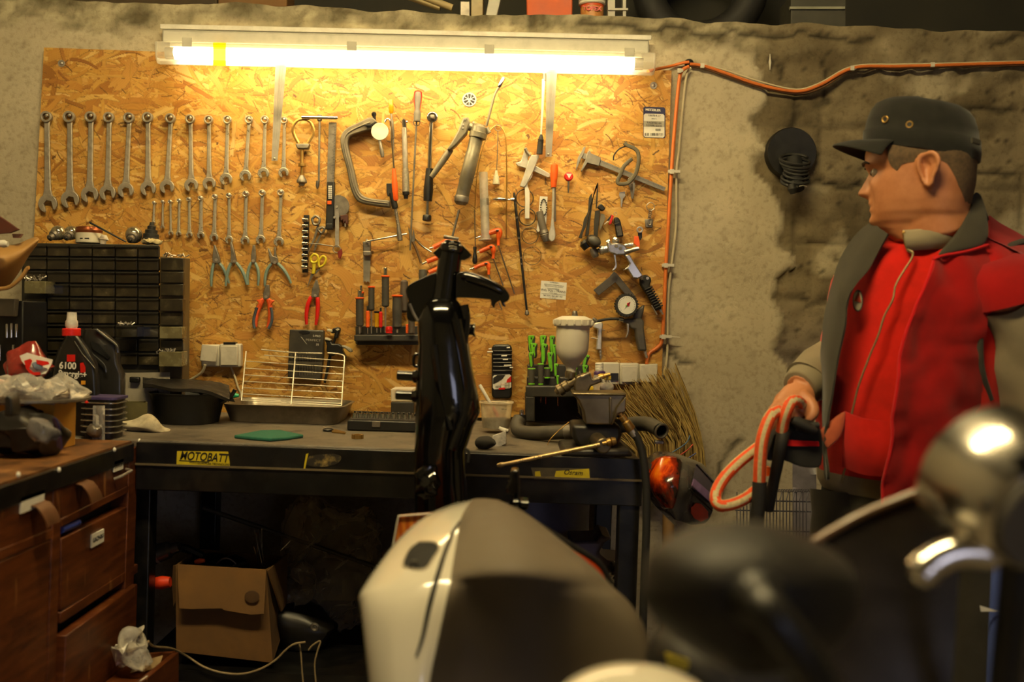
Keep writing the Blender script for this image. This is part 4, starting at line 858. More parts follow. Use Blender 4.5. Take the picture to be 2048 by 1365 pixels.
put('hose', MB(Z7).TB(sp([(1090, 175), (1040, 170), (960, 172), (890, 185), (830, 200), (800, 245)]), 2.67, 13, 10), RUBBER, t)
put('ferrule', MB(Z7).LA((1058, 172), (1100, 180), [(0, 18), (1, 20)], 2.67), CHROME, t)
put('hose_end', MB(Z7).LA((862, 195), (825, 165), [(0, 15), (.4, 20), (1, 12)], 2.665), STEELD, t)
put('air_nipple', MB(Z7).LA((1290, 455), (1308, 520), [(0, 14), (.4, 14), (.45, 10), (.7, 12), (1, 8)], 2.69), STEEL, t)
t = thing('air_blow_gun', 'slim silver air blow gun hanging right of the white paint cup', 'air gun', at(Z7, 895, 530))
b = MB(Z7).PR([(845, 205), (905, 195), (918, 215), (910, 290), (905, 450), (855, 445), (868, 300), (870, 262), (825, 245)], 2.70, .018); put('body', b, ALU, t, bev=.003)
put('nipple', MB(Z7).LA((892, 448), (898, 530), [(0, 14), (.3, 15), (.35, 9), (.6, 12), (.65, 8), (1, 7)], 2.708), STEEL, t)
put('lever', MB(Z7).TB([(812, 338), (868, 345)], 2.70, 4), STEEL, t); put('pin', MB(Z7).TB([(905, 265), (932, 270)], 2.705, 5), STEEL, t)
solo('aerosol_nozzle', 'small black and white nozzle sticking up behind the white paint cup', 'nozzle', MB(ZH).LA((880, 18), (880, 120), [(0, 30), (.2, 44), (.5, 44), (.55, 50), (1, 50)], 2.70), STEELD)
# ---- sockets and cables
SW = mat('grubby_socket_white', '#c9c2b0', .45, 0, .08, 25, dirt=.5, dirtcol='#7d735c')
t = thing('wall_socket', 'grubby white double wall socket with lids on the left of the board', 'socket', at(Z8, 320, 430))
put('box', MB(Z8).BX(172, 245, 320, 425, 2.70, .028), SW, t, bev=.004); put('box', MB(Z8).BX(322, 238, 495, 430, 2.70, .028), SW, t, bev=.004)
put('lid', MB(Z8).PR([(178, 242), (308, 252), (292, 388), (160, 378)], 2.682, .006), SW, t, bev=.002); put('lid', MB(Z8).BX(330, 255, 470, 415, 2.69, .008), SW, t, bev=.002)
put('clip', MB(Z8).BX(355, 225, 455, 245, 2.70, .02), BLACK, t); 
t = thing('wall_socket', 'row of three grubby white wall sockets above the broom', 'socket', at(Z7, 1150, 760))
put('box', MB(Z7).BX(905, 560, 1066, 758, 2.70, .03), SW, t, bev=.004); put('box', MB(Z7).BX(1068, 565, 1240, 758, 2.70, .03), SW, t, bev=.004); put('box', MB(Z7).BX(1242, 575, 1400, 740, 2.70, .03), SW, t, bev=.004)
put('lid', MB(Z7).BX(1085, 590, 1225, 735, 2.69, .008), SW, t, bev=.002); put('lid', MB(Z7).PR([(1250, 580), (1404, 570), (1400, 735), (1245, 735)], 2.685, .006), SW, t, bev=.002)
put('outlet', MB(Z7).BX(985, 655, 1055, 720, 2.695, .006), BLACK, t)
CO = mat('orange_cable', '#d2702c', .5, 0, .1, 40); CWH = mat('cream_cable', '#c5b896', .5, 0, .08, 40)
def cable(label, pts, Y, r, m, name='cable'): return solo(name, label, 'cable', MB().TB(sp([(*p, 0)[:3] for p in pts], 5), Y, r, 8), m)
cable('orange cable running down the right board edge to the wall socket', [(1378, 133), (1364, 142), (1358, 165), (1350, 250), (1343, 345), (1337, 450), (1332, 530), (1328, 620), (1324, 680), (1314, 696), (1298, 708), (1293, 730, -.02)], 2.722, 3.6, CO)
cable('cream cable running beside the orange one down the right board edge', [(1382, 136), (1374, 148), (1368, 190), (1358, 300), (1353, 345), (1352, 450), (1343, 530), (1336, 600), (1335, 690), (1332, 730), (1326, 750)], 2.735, 2.4, CWH)
cable('orange cable from the lamp end to the wall clip', [(1296, 143, -.13), (1310, 139, -.06), (1340, 133), (1365, 126), (1378, 124)], 2.735, 3, CO)
cable('orange cable sagging across the bare stone wall to the right', [(1380, 128), (1408, 132), (1450, 146), (1520, 170), (1592, 183), (1640, 170), (1706, 136), (1790, 133), (1870, 131), (1960, 128), (2070, 125)], 2.735, 3.2, CO)
cable('dark brown cable running just under the sagging orange one', [(1382, 132), (1410, 137), (1455, 152), (1525, 175), (1595, 187), (1645, 174), (1708, 139), (1790, 137), (1870, 134), (1960, 132), (2070, 129)], 2.74, 2.6, mat('brown_cable', '#6d4a2a', .5))
cable('cream cable running just above the sagging orange one', [(1410, 130), (1452, 141), (1522, 164), (1592, 179), (1640, 166), (1704, 133), (1790, 129), (1850, 128), (1960, 125), (2070, 122)], 2.74, 1.8, CWH)
cable('short cream cable from the left socket down behind the black tub', [(410, 730, -.03), (404, 745, -.02), (385, 758), (360, 770), (335, 790)], 2.72, 3, CWH)
cable('thin cream cable hanging from the right half of the left socket', [(462, 735), (470, 755), (476, 775), (482, 790), (478, 815)], 2.72, 2, CWH)
t = thing('wall_junction', 'dark hole in the plaster where the cables meet', 'junction', W(1378, 126, 2.745))
put('plug', MB().ell(W(1378, 126, 2.748), (.013, .012, .011), n=14, m=8), BLACK, t)
TG = 'cable ties along the right board edge'
for i, (x, y, lb) in enumerate(((1360, 141, 'cable tie at the top of the orange cable under the wall hole'), (1345, 343, 'cable tie on the two cables beside the vernier caliper'), (1333, 531, 'cable tie on the two cables beside the spray gun'), (1328, 674, 'cable tie with a long tail just above the right sockets'), (1706, 136, 'cable tie where the sagging cables turn level on the stone wall'), (1406, 131, 'cable tie on the cables just right of the wall hole'), (1867, 129, 'cable tie on the level cables above the cap'))):
    b = MB(); h = 14 if i in (1, 2, 3) else 6
    b.BX(x - h * .6, y - 3, x + h * 1.1, y + 2.5, 2.714 if i < 4 else 2.733, .01); b.BX(x - 5, y - 4.5, x + 3, y + 4.5, 2.711 if i < 4 else 2.73, .008)
    if i == 3: b.TB([(x + 10, y), (x + 32, y + 1)], 2.722, 1)
    solo('cable_tie', lb, 'cable tie', b, SW, group=TG if i < 4 else 'cable ties on the stone wall')
t = thing('wall_plug', 'small pale nail plug stuck in the stone wall above the cables', 'plug', W(1540, 128, 2.75)); b = MB().LA((1540, 108), (1540, 140), [(0, .6), (.3, 1.5), (.5, 2.8), (.8, 1.6), (1, 1)], 2.745); put('pin', b, SW, t)
# disc with a spiral hose on the stone wall
t = thing('flue_cover', 'round black plate on the stone wall with a coiled black spring hose hanging from it', 'vent', W(1583, 385, 2.73))
p = W(1584, 305, 2.735); put('plate', MB().lathe(p, p + V((0, .025, 0)), [(0, .060), (0, .066), (.3, .0695), (1, .0695)], 40), BLACK, t)
b = MB(); pts = []
for i in range(0, 150):
    a = i * 2 * PI / 22; k = i / 150; c = W(1588 + 4 * math.sin(k * 3), 315 + 52 * k, 2.70 - .02 * k); R = .036 - .004 * k + .004 * math.sin(k * 9)
    pts.append(c + V((math.cos(a) * R, math.sin(a) * R * .55, math.sin(a) * R * .38)))
b.tube(pts, .0042, 6); put('coil', b, RUBBER, t)
b = MB().lathe(W(1588, 318, 2.715), W(1592, 378, 2.68), [(0, .02), (.3, .022), (1, .022)], 20); put('core', b, mat('black_core', '#0e0d0c', .8), t)
put('clasp', MB().LA((1583, 368), (1586, 388), [(0, 6), (.5, 9), (1, 5)], 2.66), RUBBER, t); put('wire', MB().TB([(1598, 373), (1606, 371), (1614, 374)], 2.65, 1.2), STEEL, t)
# ---- drill case and clamp
t = thing('drill_case', 'black flat drill bit case with grey print hung below the red pliers', 'case', at(ZA, 330, 810))
put('shell', MB(ZA).PR([(130, 132), (598, 145), (590, 500), (560, 815), (100, 800), (118, 420)], 2.705, .02), mat('case_black', '#33302a', .4, 0, .2, 40, dirt=.4, dirtcol='#5a5242'), t, bev=.003)
put('hanger', MB(ZA).PR(sp([(245, 165), (290, 148), (380, 150), (410, 170), (370, 192), (290, 190)], 3), 2.703, .004), BLACK, t)
for k in range(10): x = 165 + k * 36; put('drill_bit', MB(ZA).LA((x, 470 + k * 4), (x - 6, 760), [(0, 6 + k * .6), (1, 6 + k * .6)], 2.7055), mat('drill_grey', '#5d5648', .4, .5), t)
put('window', MB(ZA).PR([(110, 560), (575, 575), (572, 620), (108, 600)], 2.7035, .002), mat('case_rib', '#4c463b', .35), t)
letters(ZA, 'S-PRO', 500, 222, 28, PAPER, t, 2.7035, 1.5); letters(ZA, 'PERFECT', 455, 280, 30, mat('grey_print', ''), t, 2.7035, 1.5, sx=1.3); letters(ZA, '19', 508, 342, 32, PAPER, t, 2.7035, 1.5)
b = MB(ZA).PR([(280, 230), (292, 232), (370, 335), (352, 322)], 2.7035, .001); put('triangle_print', b, mat('grey_print', ''), t)
t = thing('quick_clamp', 'black one handed bar clamp with pale jaw pads beside the drill case', 'clamp', at(ZA, 610, 870))
put('bar', MB(ZA).PR([(745, 190), (785, 200), (740, 330), (700, 500), (622, 870), (592, 862), (655, 520), (715, 330)], 2.705, .008), BLACK, t, bev=.001)
put('fixed_head', MB(ZA).PR([(725, 115), (780, 100), (820, 115), (812, 165), (780, 260), (735, 250), (750, 180), (700, 190), (690, 150)], 2.69, .022), BLACK, t, bev=.003)
put('sliding_head', MB(ZA).PR([(608, 270), (690, 285), (715, 330), (800, 330), (840, 360), (850, 420), (900, 520), (880, 545), (830, 470), (780, 445), (720, 500), (660, 480), (630, 420), (640, 350)], 2.685, .026), BLACK, t, bev=.003)
PD = mat('pale_pad', '#b8ae96', .6)
put('jaw_pad', MB(ZA).PR([(642, 122), (715, 138), (712, 172), (636, 156)], 2.685, .025), PD, t, bev=.002); put('jaw_pad', MB(ZA).PR([(612, 240), (692, 268), (688, 292), (606, 275)], 2.68, .025), PD, t, bev=.002)
put('trigger', MB(ZA).PR([(835, 348), (880, 352), (970, 395), (985, 440), (950, 448), (890, 395), (845, 385)], 2.685, .018), mat('grey_trigger', '#8d8676', .5), t, bev=.003)
put('hole', MB(ZA).PR([(755, 130), (790, 118), (815, 135), (780, 150)], 2.6885, .002), PD, t)
# ---- hex key holder
t = thing('hex_key_holder', 'black hex key holder with white tipped keys and a red and white label', 'holder', at(Z9, 830, 680))
b = MB(Z9).PR(RR(762, 305, 900, 675, 18), 2.685, .04); put('body', b, BLACK, t, bev=.008, seg=3)
b = MB(Z9)
for y in (345, 372, 400, 425, 452, 480): b.PR([(768, y), (900, y), (905, y + 10), (772, y + 12)], 2.680, .02)
put('ridge', b, mat('holder_ridge', '#24221f', .4), t, bev=.002)
for x, y, w in ((742, 336, 20), (865, 328, 22), (732, 356, 38), (828, 384, 38), (838, 409, 36), (846, 449, 50), (886, 464, 22)): put('key_tip', MB(Z9).LA((x, y), (x + w, y - 1), [(0, 5), (1, 5)], 2.668), PAPER, t)
put('label', MB(Z9).PR(RR(770, 515, 895, 612, 10, -6), 2.683, .003), PAPER, t)
put('label_red', MB(Z9).PR([(868, 545), (895, 520), (896, 560), (862, 568)], 2.6815, .002), RED, t); put('label_red', MB(Z9).PR([(812, 603), (858, 597), (852, 612), (808, 614)], 2.6815, .002), RED, t)
put('label_black', MB(Z9).PR([(772, 535), (800, 515), (855, 513), (835, 540), (790, 568), (772, 575)], 2.6815, .002), INK, t)
letters(Z9, '1870', 805, 595, 15, INK, t, 2.681, 0); letters(Z9, '1.5-10', 832, 578, 9, RED, t, 2.681, 0)
b = MB(Z9)
for i in range(2):
    for k in range(2): b.BX(850 + i * 20, 566 + k * 20, 866 + i * 20, 582 + k * 20, 2.6812, .0008)
put('label_grid', b, mat('grey_print', ''), t)
# ---- green and black screwdriver rack
t = thing('screwdriver_rack', 'wide stepped dark rack on the bench full of lime green handled screwdrivers', 'rack', at(Z7, 500, 1080, 2.6))
put('front_rail', MB(Z7).BX(230, 768, 800, 868, 2.55, .03), RK, t, bev=.003)
put('tier', MB(Z7).BX(240, 690, 795, 770, 2.60, .05), RK, t, bev=.003); put('tier', MB(Z7).BX(245, 580, 792, 700, 2.66, .04), RK, t, bev=.003)
put('side_panel', MB(Z7).BX(228, 860, 310, 1085, 2.55, .15), RK, t, bev=.003); put('side_panel', MB(Z7).BX(760, 860, 800, 1085, 2.55, .15), RK, t, bev=.003)
b = MB(Z7).BX(310, 860, 760, 1085, 2.70, .008); put('back_panel', b, mat('rack_back', '#2a1f16', .7), t)
GG2 = mat('dark_soft_grip', '#4b473f', .65, 0, .15, 60)
def green(label, x, y0, y1, w, Y, tilt=0, dark=False, hole=True):
    t = thing('screwdriver', label, 'screwdriver', at(ZH, x, y1, Y), 'lime handled screwdrivers in the stepped rack')
    a, e = (x, y0), (x + tilt, y1)
    put('handle', MB(ZH).LA(a, e, [(0, w * .7), (.04, w * .95), (.2, w), (.5, w * .8), (.8, w * .92), (1, w * .6)], Y, 12), GG2, t)
    k = S(Y) * .1245
    if not dark:
        put('inlay', MB(ZH).PR(sp([(x - w * .85, y0 + 8), (x - w * .5, y0 - 4), (x + w * .6, y0), (x + w * .7, y0 + w * .5), (x + w * .2 + tilt * .3, y0 + w * 1.4), (x + w * .35 + tilt * .7, y0 + (y1 - y0) * .75), (x + tilt, y1 - 10), (x - w * .5 + tilt * .8, y1 - 25), (x - w * .75 + tilt * .4, y0 + (y1 - y0) * .5)], 3), Y - w * k * 1.02, w * k), GREEN, t, bev=.0015)
        if hole: put('eyelet', MB(ZH).PR([(x - w * .25, y0 + w * .5), (x + w * .12, y0 + w * .45), (x + w * .15, y0 + w * 1.0), (x - w * .2, y0 + w * 1.05)], Y - w * k * 1.06, .002), INK, t)
    else: put('collar', MB(ZH).LA((e[0], e[1] - 22), e, [(0, w * .8), (1, w * .85)], Y), GREEN, t); put('rim', MB(ZH).LA(a, (x, y0 + 25), [(0, w * .6), (.5, w * 1.02), (1, w * 1.03)], Y), GREEN, t)
for lb, a in (('back row, leftmost', (185, 415, 690, 62, 2.66)), ('back row, second from the left', (375, 415, 690, 60, 2.66)), ('back row, bright one touching the white cup', (520, 420, 720, 50, 2.66)), ('second row, leftmost', (225, 540, 780, 58, 2.645)), ('second row, with a curved tail', (395, 550, 870, 58, 2.645, -20)), ('second row, bright one beside the cup', (560, 560, 880, 42, 2.645)), ('third row, leftmost', (180, 690, 930, 45, 2.62, 10)), ('third row, broad dark grip with lime shoulder', (490, 690, 1000, 55, 2.63, 20)), ('right of the white cup, leaning right', (1080, 730, 920, 48, 2.63, -60)), ('right of the white cup, lowest', (895, 930, 1090, 40, 2.60, -10)), ('right end, half behind the spray gun body', (1050, 890, 1040, 55, 2.60)), ('front middle with two eyelets', (585, 870, 1080, 42, 2.60, -10)), ('front, small curved one below the cup', (610, 1060, 1215, 30, 2.575, 0))): green('lime and black screwdriver in the stepped rack, ' + lb, *a)
for lb, a in (('short stout grey screwdriver at the left front of the stepped rack', (185, 930, 1200, 62, 2.58)), ('grey screwdriver with a lime rim, second in the front of the stepped rack', (333, 855, 1205, 52, 2.58)), ('dark screwdriver with a lime loop grip in the front of the stepped rack', (440, 920, 1100, 55, 2.59))): green(lb, *a, dark=True)
put('bit_tip', MB(Z7).TB([(365, 868), (363, 915)], 2.6, 3), CHROME, t)
for x, y in ((408, 930), (515, 945)): put('bit_tip', MB(Z7).TB([(x, 868), (x, y)], 2.6, 3), CHROME, t)
# ------------------------------------------------------------------ things on the bench
def rring(cx, cy, z, w, d, r, n=5):
    out = []
    for qx, qy, a0 in ((1, 1, 0), (-1, 1, 90), (-1, -1, 180), (1, -1, 270)):
        for i in range(n):
            a = math.radians(a0 + 90 * i / (n - 1)); out.append(V((cx + qx * (w / 2 - r) + r * math.cos(a), cy + qy * (d / 2 - r) + r * math.sin(a), z)))
    return out
def crumple(pts_rings, amp, freq, seed=0):
    return [[p + V((noise.noise(p * freq + V((seed, 0, 0))), noise.noise(p * freq + V((0, seed + 9, 0))), noise.noise(p * freq + V((0, 3, seed))))) * amp for p in r] for r in pts_rings]
def blob(c, rad, amp=.01, freq=20, seed=0, n=24, m=16, floor=None, rot=None):
    rings = []
    for i in range(m + 1):
        th = PI * min(max(i / m, .02), .98); r = []
        for j in range(n):
            a = 2 * PI * j / n; d = V((math.sin(th) * math.cos(a) * rad[0], math.sin(th) * math.sin(a) * rad[1], math.cos(th) * rad[2]))
            if rot: d = rot @ d
            r.append(V(c) + d)
        rings.append(r)
    rings = crumple(rings, amp, freq, seed)
    if floor is not None: rings = [[V((p.x, p.y, max(p.z, floor))) for p in r] for r in rings]
    return MB().loft(rings)
# baking tray
TRAY = mat('greasy_tin', '#8d8270', .35, .7, .2, 12, dirt=.7, dirtcol='#2e2417')
xl, xr = W(455, 830, 2.55).x, W(690, 830, 2.55).x; cx, w = (xl + xr) / 2, xr - xl
b = MB().loft([rring(cx, 2.595, ZB + .001, w - .03, .19, .03), rring(cx, 2.595, ZB + .042, w, .22, .035), rring(cx, 2.595, ZB + .046, w + .012, .232, .04), rring(cx, 2.595, ZB + .046, w - .004, .216, .034), rring(cx, 2.595, ZB + .005, w - .036, .184, .028)])
solo('baking_tray', 'greasy metal baking tray on the bench under the leaning wire rack', 'tray', b, TRAY)
t = thing('wire_rack', 'chromed wire grill rack leaning upright in the baking tray', 'rack', W(590, 815, 2.6))
WIRE = mat('bright_wire', '#cdc4b0', .3, .7, .05)
def wr(name, pts, r): put(name, MB().tube([W(360 + x * .24414, 630 + y * .24414, 2.60 + (730 - y) / 430 * .085) for x, y in pts], r, 6), WIRE, t)
wr('rim', sp([(665, 285), (800, 298), (950, 310), (1165, 316)]), .002); wr('rim', sp([(1210, 312), (1290, 320), (1335, 332), (1348, 360), (1340, 480), (1324, 740)]), .0022)
wr('rim', [(542, 300), (503, 705)], .002); wr('crossbar', [(948, 310), (910, 738)], .0022)
for i, (a, c) in enumerate(((325, 378), (380, 433), (438, 487), (492, 545), (545, 592), (598, 640), (648, 692), (690, 728), (702, 745))): wr('wire', [(690 if i == 0 else 540 - i * 4.2, a + 6 if i == 0 else a), (1345 - i * 2.5, c)], .0013)
# black tub with rubbish, cartons and bottles behind
TUB = mat('tub_black', '#12110f', .5, 0, .2, 30)
p = WZ(352, 852, ZB); r0 = 66 * p.y / 2000
b = MB().loft([rring(p.x, p.y + .09, ZB + .001, r0 * 1.75, .16, .06), rring(p.x, p.y + .09, ZB + .068, r0 * 2.0, .19, .06), rring(p.x, p.y + .09, ZB + .075, r0 * 2.08, .2, .06), rring(p.x, p.y + .09, ZB + .075, r0 * 1.9, .18, .055), rring(p.x, p.y + .09, ZB + .01, r0 * 1.6, .14, .05)])
solo('tub', 'black plastic tub on the bench left of the baking tray', 'tub', b, TUB)
t = thing('tool_lid', 'dark tool case lid lying tilted across the black tub', 'lid', p + V((0, .06, .08)))
b = MB(); rows = []
for i in range(8):
    rows.append([W(286 + 172 * j / 9, 762 + 16 * (j / 9) + 15 * i / 7 + 9 * (i / 7) * (j / 9) - 6 * math.sin(PI * j / 9), p.y + .10 - .10 * i / 7) + V((0, 0, .004 * math.sin(i * 2 + j))) for j in range(10)])
b.grid(rows, .008); put('shell', b, mat('tool_dark', '#1f1c18', .4, 0, .3, 25), t)
for x, y in ((388, 776), (270, 760), (300, 764)): q = W(x, y, p.y + .08); put('hinge', MB().box(q, (.025, .012, .014)), BLACK, t, bev=.003)
put('handle', MB().TB(sp([(395, 778), (415, 800), (440, 805), (460, 795), (470, 780)]), p.y + .1, 4), BLACK, t)
put('flap', MB().PR([(445, 770), (455, 775), (470, 805), (440, 800)], p.y + .10, .004), BLACK, t)
solo('green_cap', 'bright green cap edge peeping behind the dark lid by the tray', 'cap', MB().LA((458, 790), (478, 792), [(0, 4), (.5, 6), (1, 3)], p.y + .2), mat('sea_green', '#1d9c66', .4))
t = thing('spray_can', 'small can with a dark cap and silvery shoulder behind the black tub', 'can', W(367, 800, 2.62))
put('cap', MB().LA((366, 743), (366, 757), [(0, 5), (.1, 6.5), (1, 6.5)], 2.6), BLACK, t); put('shoulder', MB().LA((366, 757), (367, 772), [(0, 6), (.4, 13), (1, 16)], 2.6), STEELD, t); put('body', MB().LA((367, 772), (368, 842), [(0, 16), (1, 16)], 2.6), STEELD, t)
solo('carton', 'pale grey carton standing between the drawer cabinet and the black tub', 'box', MB().loft([[W(x, y, Y) for x, y, Y in q] for q in ([(246, 846, 2.47), (340, 848, 2.47), (340, 845, 2.485), (246, 843, 2.485)], [(246, 746, 2.47), (340, 745, 2.47), (340, 745, 2.485), (246, 746, 2.485)])]), mat('grey_carton', '#938a78', .8, 0, .15, 20))
solo('olive_box', 'open olive coloured small box behind the rag', 'box', MB().loft([[W(x, y, Y) for x, y, Y in q] for q in ([(246, 846, 2.34), (294, 843, 2.34), (292, 836, 2.44), (248, 838, 2.44)], [(247, 806, 2.34), (295, 806, 2.34), (293, 803, 2.44), (249, 803, 2.44)], [(250, 807, 2.345), (292, 807, 2.345), (290, 804, 2.435), (252, 804, 2.435)], [(250, 838, 2.345), (292, 838, 2.345), (290, 830, 2.435), (252, 830, 2.435)])]), mat('olive_card', '#5d5530', .7, 0, .2, 20, dirt=.4))
# pad, keys, gear, socket case
P4 = lambda pts, z=ZB + .0005: [WZ(x, y, z) for x, y in pts]
solo('scouring_pad', 'dark green scouring pad lying on the front of the bench', 'pad', MB().prism(P4([(468, 877), (520, 867), (560, 866), (607, 876), (575, 881), (540, 884), (505, 881)]), (0, 0, .007)), mat('scourer', '#1c5a48', .9, 0, .25, 120, .6), bev=.002)
t = thing('loose_key', 'small key with a dark head lying in front of the baking tray', 'key', WZ(668, 862, ZB))
b = MB().prism(P4([(662, 862), (668, 861), (692, 867), (690, 869), (664, 866)]), (0, 0, .003)); put('blade', b, BRASS, t); q = WZ(656, 860, ZB + .004); put('head', MB().ell(q, (.013, .013, .004)), BLACK, t); put('ring', MB().ring(WZ(652, 857, ZB + .006), (.3, .2, 1), .008, .0012), STEEL, t)
t = thing('small_gear', 'tiny pale toothed ring lying at the bench edge left of the frame', 'gear', WZ(715, 879, ZB)); q = WZ(715, 878, ZB)
b = MB().washer(q + V((0, 0, .005)), (0, 0, 1), .012, .008, .009)
for i in range(14): a = i * 2 * PI / 14; b.box(q + V((math.cos(a) * .0125, math.sin(a) * .0125, .005)), (.002, .002, .009))
put('teeth', b, BRASS, t)
t = thing('socket_set', 'open black socket set case with rows of small chrome sockets', 'tool case', WZ(763, 862, ZB))
A, B, = WZ(694, 862, ZB), WZ(832, 866, ZB); dx = B - A; dy = V((-dx.y, dx.x, 0)).normalized() * .13
def cb(u0, u1, v0, v1, z0, z1): return MB().loft([[A + dx * u + dy * v + V((0, 0, z)) for u, v in ((u0, v0), (u1, v0), (u1, v1), (u0, v1))] for z in (z0, z1)])
put('case', cb(0, 1, 0, 1, .001, .026), BLACK, t, bev=.003); put('insert', cb(.03, .97, .08, .94, .0255, .0275), mat('case_insert', '#26211d', .6), t)
put('back_rim', cb(0, 1, .93, 1, .026, .036), BLACK, t, bev=.002); put('latch', MB().box(A + dx * .42 + V((0, -.002, .018)), (.02, .004, .014)), STEELD, t, bev=.001)
for r_ in range(2):
    for i in range(11): q = A + dx * (.08 + .082 * i) + dy * (.28 + .4 * r_) + V((0, 0, .0275)); put('socket', MB().lathe(q, q + V((0, 0, .012)), [(0, .0055), (1, .0055), (1, .003), (.3, .003)], 12), CHROME, t)
t = thing('clear_box', 'clear lidded plastic box with dark parts behind the motorcycle frame', 'box', W(810, 832, 2.62))
put('shell', MB(ZA).BX(1512, 945, 1850, 1120, 2.58, .08), glass('clear_plastic', ()), t, bev=.003); put('content', MB(ZA).BX(1512, 1122, 1830, 1310, 2.58, .08), mat('box_dark', '#2c2822', .5), t, bev=.003)
# cup with brush, paint brush
t = thing('paint_cup', 'grubby clear plastic cup with a dark residue on the bench', 'cup', W(992, 853, 2.44))
a, e = W(993, 803, 2.46), W(992, 856, 2.46)
put('wall', MB().lathe(a, e, [(0, .041), (0, .042), (.06, .043), (.08, .0395), (.98, .0335), (1, .033)], 28, cap=False), glass('dirty_cup', (.78, .68, .5), .34, .3), t)
put('residue', MB().lathe(W(992, 838, 2.46), W(992, 855, 2.46), [(0, .034), (1, .0325)], 24), mat('cup_residue', '#231c12', .6), t)
letters(Z9, '100 ml', 845, 748, 10, INK, t, 2.415, 0)
t = thing('brush', 'brush with a pale handle standing in the paint cup', 'brush', W(985, 845, 2.46))
put('handle', MB(Z9).LA((680, 580), (770, 735), [(0, 9), (.05, 12), (.8, 11), (1, 8)], 2.46), WHITE, t); put('bristles', MB(Z9).LA((768, 730), (805, 800), [(0, 10), (.6, 14), (1, 12)], 2.46), mat('red_bristles', '#a8563c', .8), t)
t = thing('paint_brush', 'flat paint brush with a paint spattered white ferrule lying on the bench front', 'brush', WZ(995, 890, ZB))
put('bristles', blob(WZ(970, 886, ZB + .014), (.024, .018, .014), .004, 60, 3, floor=ZB + .001), mat('dark_bristles', '#25221d', .9, 0, .3, 90), t)
A2 = WZ(986, 896, ZB)
b = MB().loft([[W(x, y, 2.19 + d) for x, y, d in q] for q in ([(985, 872, 0), (1012, 862, .02), (1012, 864, .035), (987, 873, .02)], [(985, 902, 0), (1012, 888, .02), (1013, 888, .035), (988, 900, .02)])]); put('ferrule', b, mat('spattered_white', '#cfc8bb', .5, 0, .2, 60, dirt=.7, dirtcol='#4a3f50'), t, bev=.001)
put('handle', MB().LA((1010, 862), (998, 856), [(0, 4), (1, 3)], 2.22), WHITE, t); put('handle_end', MB().LA((998, 856), (1016, 862), [(0, 3), (1, 3)], 2.24), WHITE, t)
t = thing('small_bottle', 'little bottle with a shiny cap behind the hose end', 'bottle', W(1043, 845, 2.5)); put('body', MB().LA((1043, 830), (1043, 858), [(0, 9), (1, 10)], 2.48), BLACK, t); put('cap', MB().LA((1043, 820), (1043, 831), [(0, 4), (.2, 5), (1, 5)], 2.48), CHROME, t)
# rubber pipe
PIPE = mat('dusty_rubber_hose', '#3f3a31', .6, .1, .2, 20, dirt=.3, dirtcol='#6d6452')
pts = sp([(1040, 838, .28), (1034, 850, .27), (1038, 862, .25), (1060, 867, .22), (1100, 866, .19), (1145, 864, .17), (1190, 858, .16), (1240, 852, .14), (1275, 848, .12), (1300, 850, .07), (1322, 862, .0)], 6)
t = thing('radiator_hose', 'fat grey rubber hose lying behind the vise with its open end forward', 'hose', WZ(1100, 880, ZB))
put('pipe', MB().tube([W(x, y, 2.12 + d) for x, y, d in pts], .0165, 18, cap=False), PIPE, t); put('inside', MB().tube([W(x, y, 2.12 + d) for x, y, d in pts], .0135, 18, cap=False), mat('black_core', ''), t)
q = W(1323, 863, 2.115); put('rim', MB().ring(q, (.5, -1, -.25), .0152, .0026, 24, 8), PIPE, t); put('clip', MB().box(W(1318, 885, 2.13), (.02, .012, .008)), STEELD, t, bev=.002)
q1 = W(1141, 864, 2.29); put('clamp_band', MB().tube([W(x, y, 2.12 + d) for x, y, d in pts[28:33]], .0178, 18, cap=False), STEELD, t)
solo('thin_wire', 'thin loose wire curling from the bench over the fat hose', 'wire', MB().TB(sp([(1095, 890, -.04), (1100, 880, -.02), (1115, 864, -.01), (1138, 845, 0)]), 2.26, 1.0), BRASS)
# ------------------------------------------------------------------ vise
VIS = mat('worn_vise_steel', '#7d7058', .33, .85, .2, 25, dirt=.6, dirtcol='#3a3024'); VISD = mat('vise_dark', '#24211d', .45, .3, .25, 25, dirt=.4, dirtcol='#51463a')
t = thing('bench_vise', 'heavy worn steel bench vise on the right front corner of the bench', 'vise', W(1200, 928, 2.15))
put('jaw', MB(Z7).PR([(636, 832), (1126, 838), (1122, 862), (1118, 1000), (1062, 1010), (1000, 1118), (760, 1112), (742, 1000), (700, 905)], 2.10, .075), VIS, t, bev=.004, seg=3)
put('jaw_plate', MB(Z7).PR([(640, 828), (1124, 833), (1122, 858), (652, 853)], 2.094, .09), VIS, t, bev=.003)
put('rib', MB(Z7).PR([(975, 870), (995, 870), (990, 1110), (978, 1110)], 2.094, .01), VIS, t, bev=.002)
put('cheek', MB(Z7).PR([(1122, 860), (1118, 1000), (1062, 1010), (998, 1120), (1040, 960)], 2.088, .012), VIS, t, bev=.002)
put('rear_jaw', MB(Z7).PR([(690, 850), (1110, 850), (1100, 1050), (720, 1050)], 2.20, .07), VISD, t, bev=.006)
put('body', MB(Z7).PR([(640, 1115), (1070, 1115), (1090, 1200), (1060, 1290), (980, 1330), (700, 1320), (650, 1240)], 2.11, .12), VISD, t, bev=.008)
put('base', MB(Z7).PR([(560, 1330), (1150, 1330), (1190, 1400), (540, 1400)], 2.10, .17), VISD, t, bev=.006)
q = W(1196, 890, 2.07); put('screw_head', MB().cyl(q + V((.01, -.02, 0)), q + V((0, .05, .005)), .0165, 24), VIS, t, bev=.003)
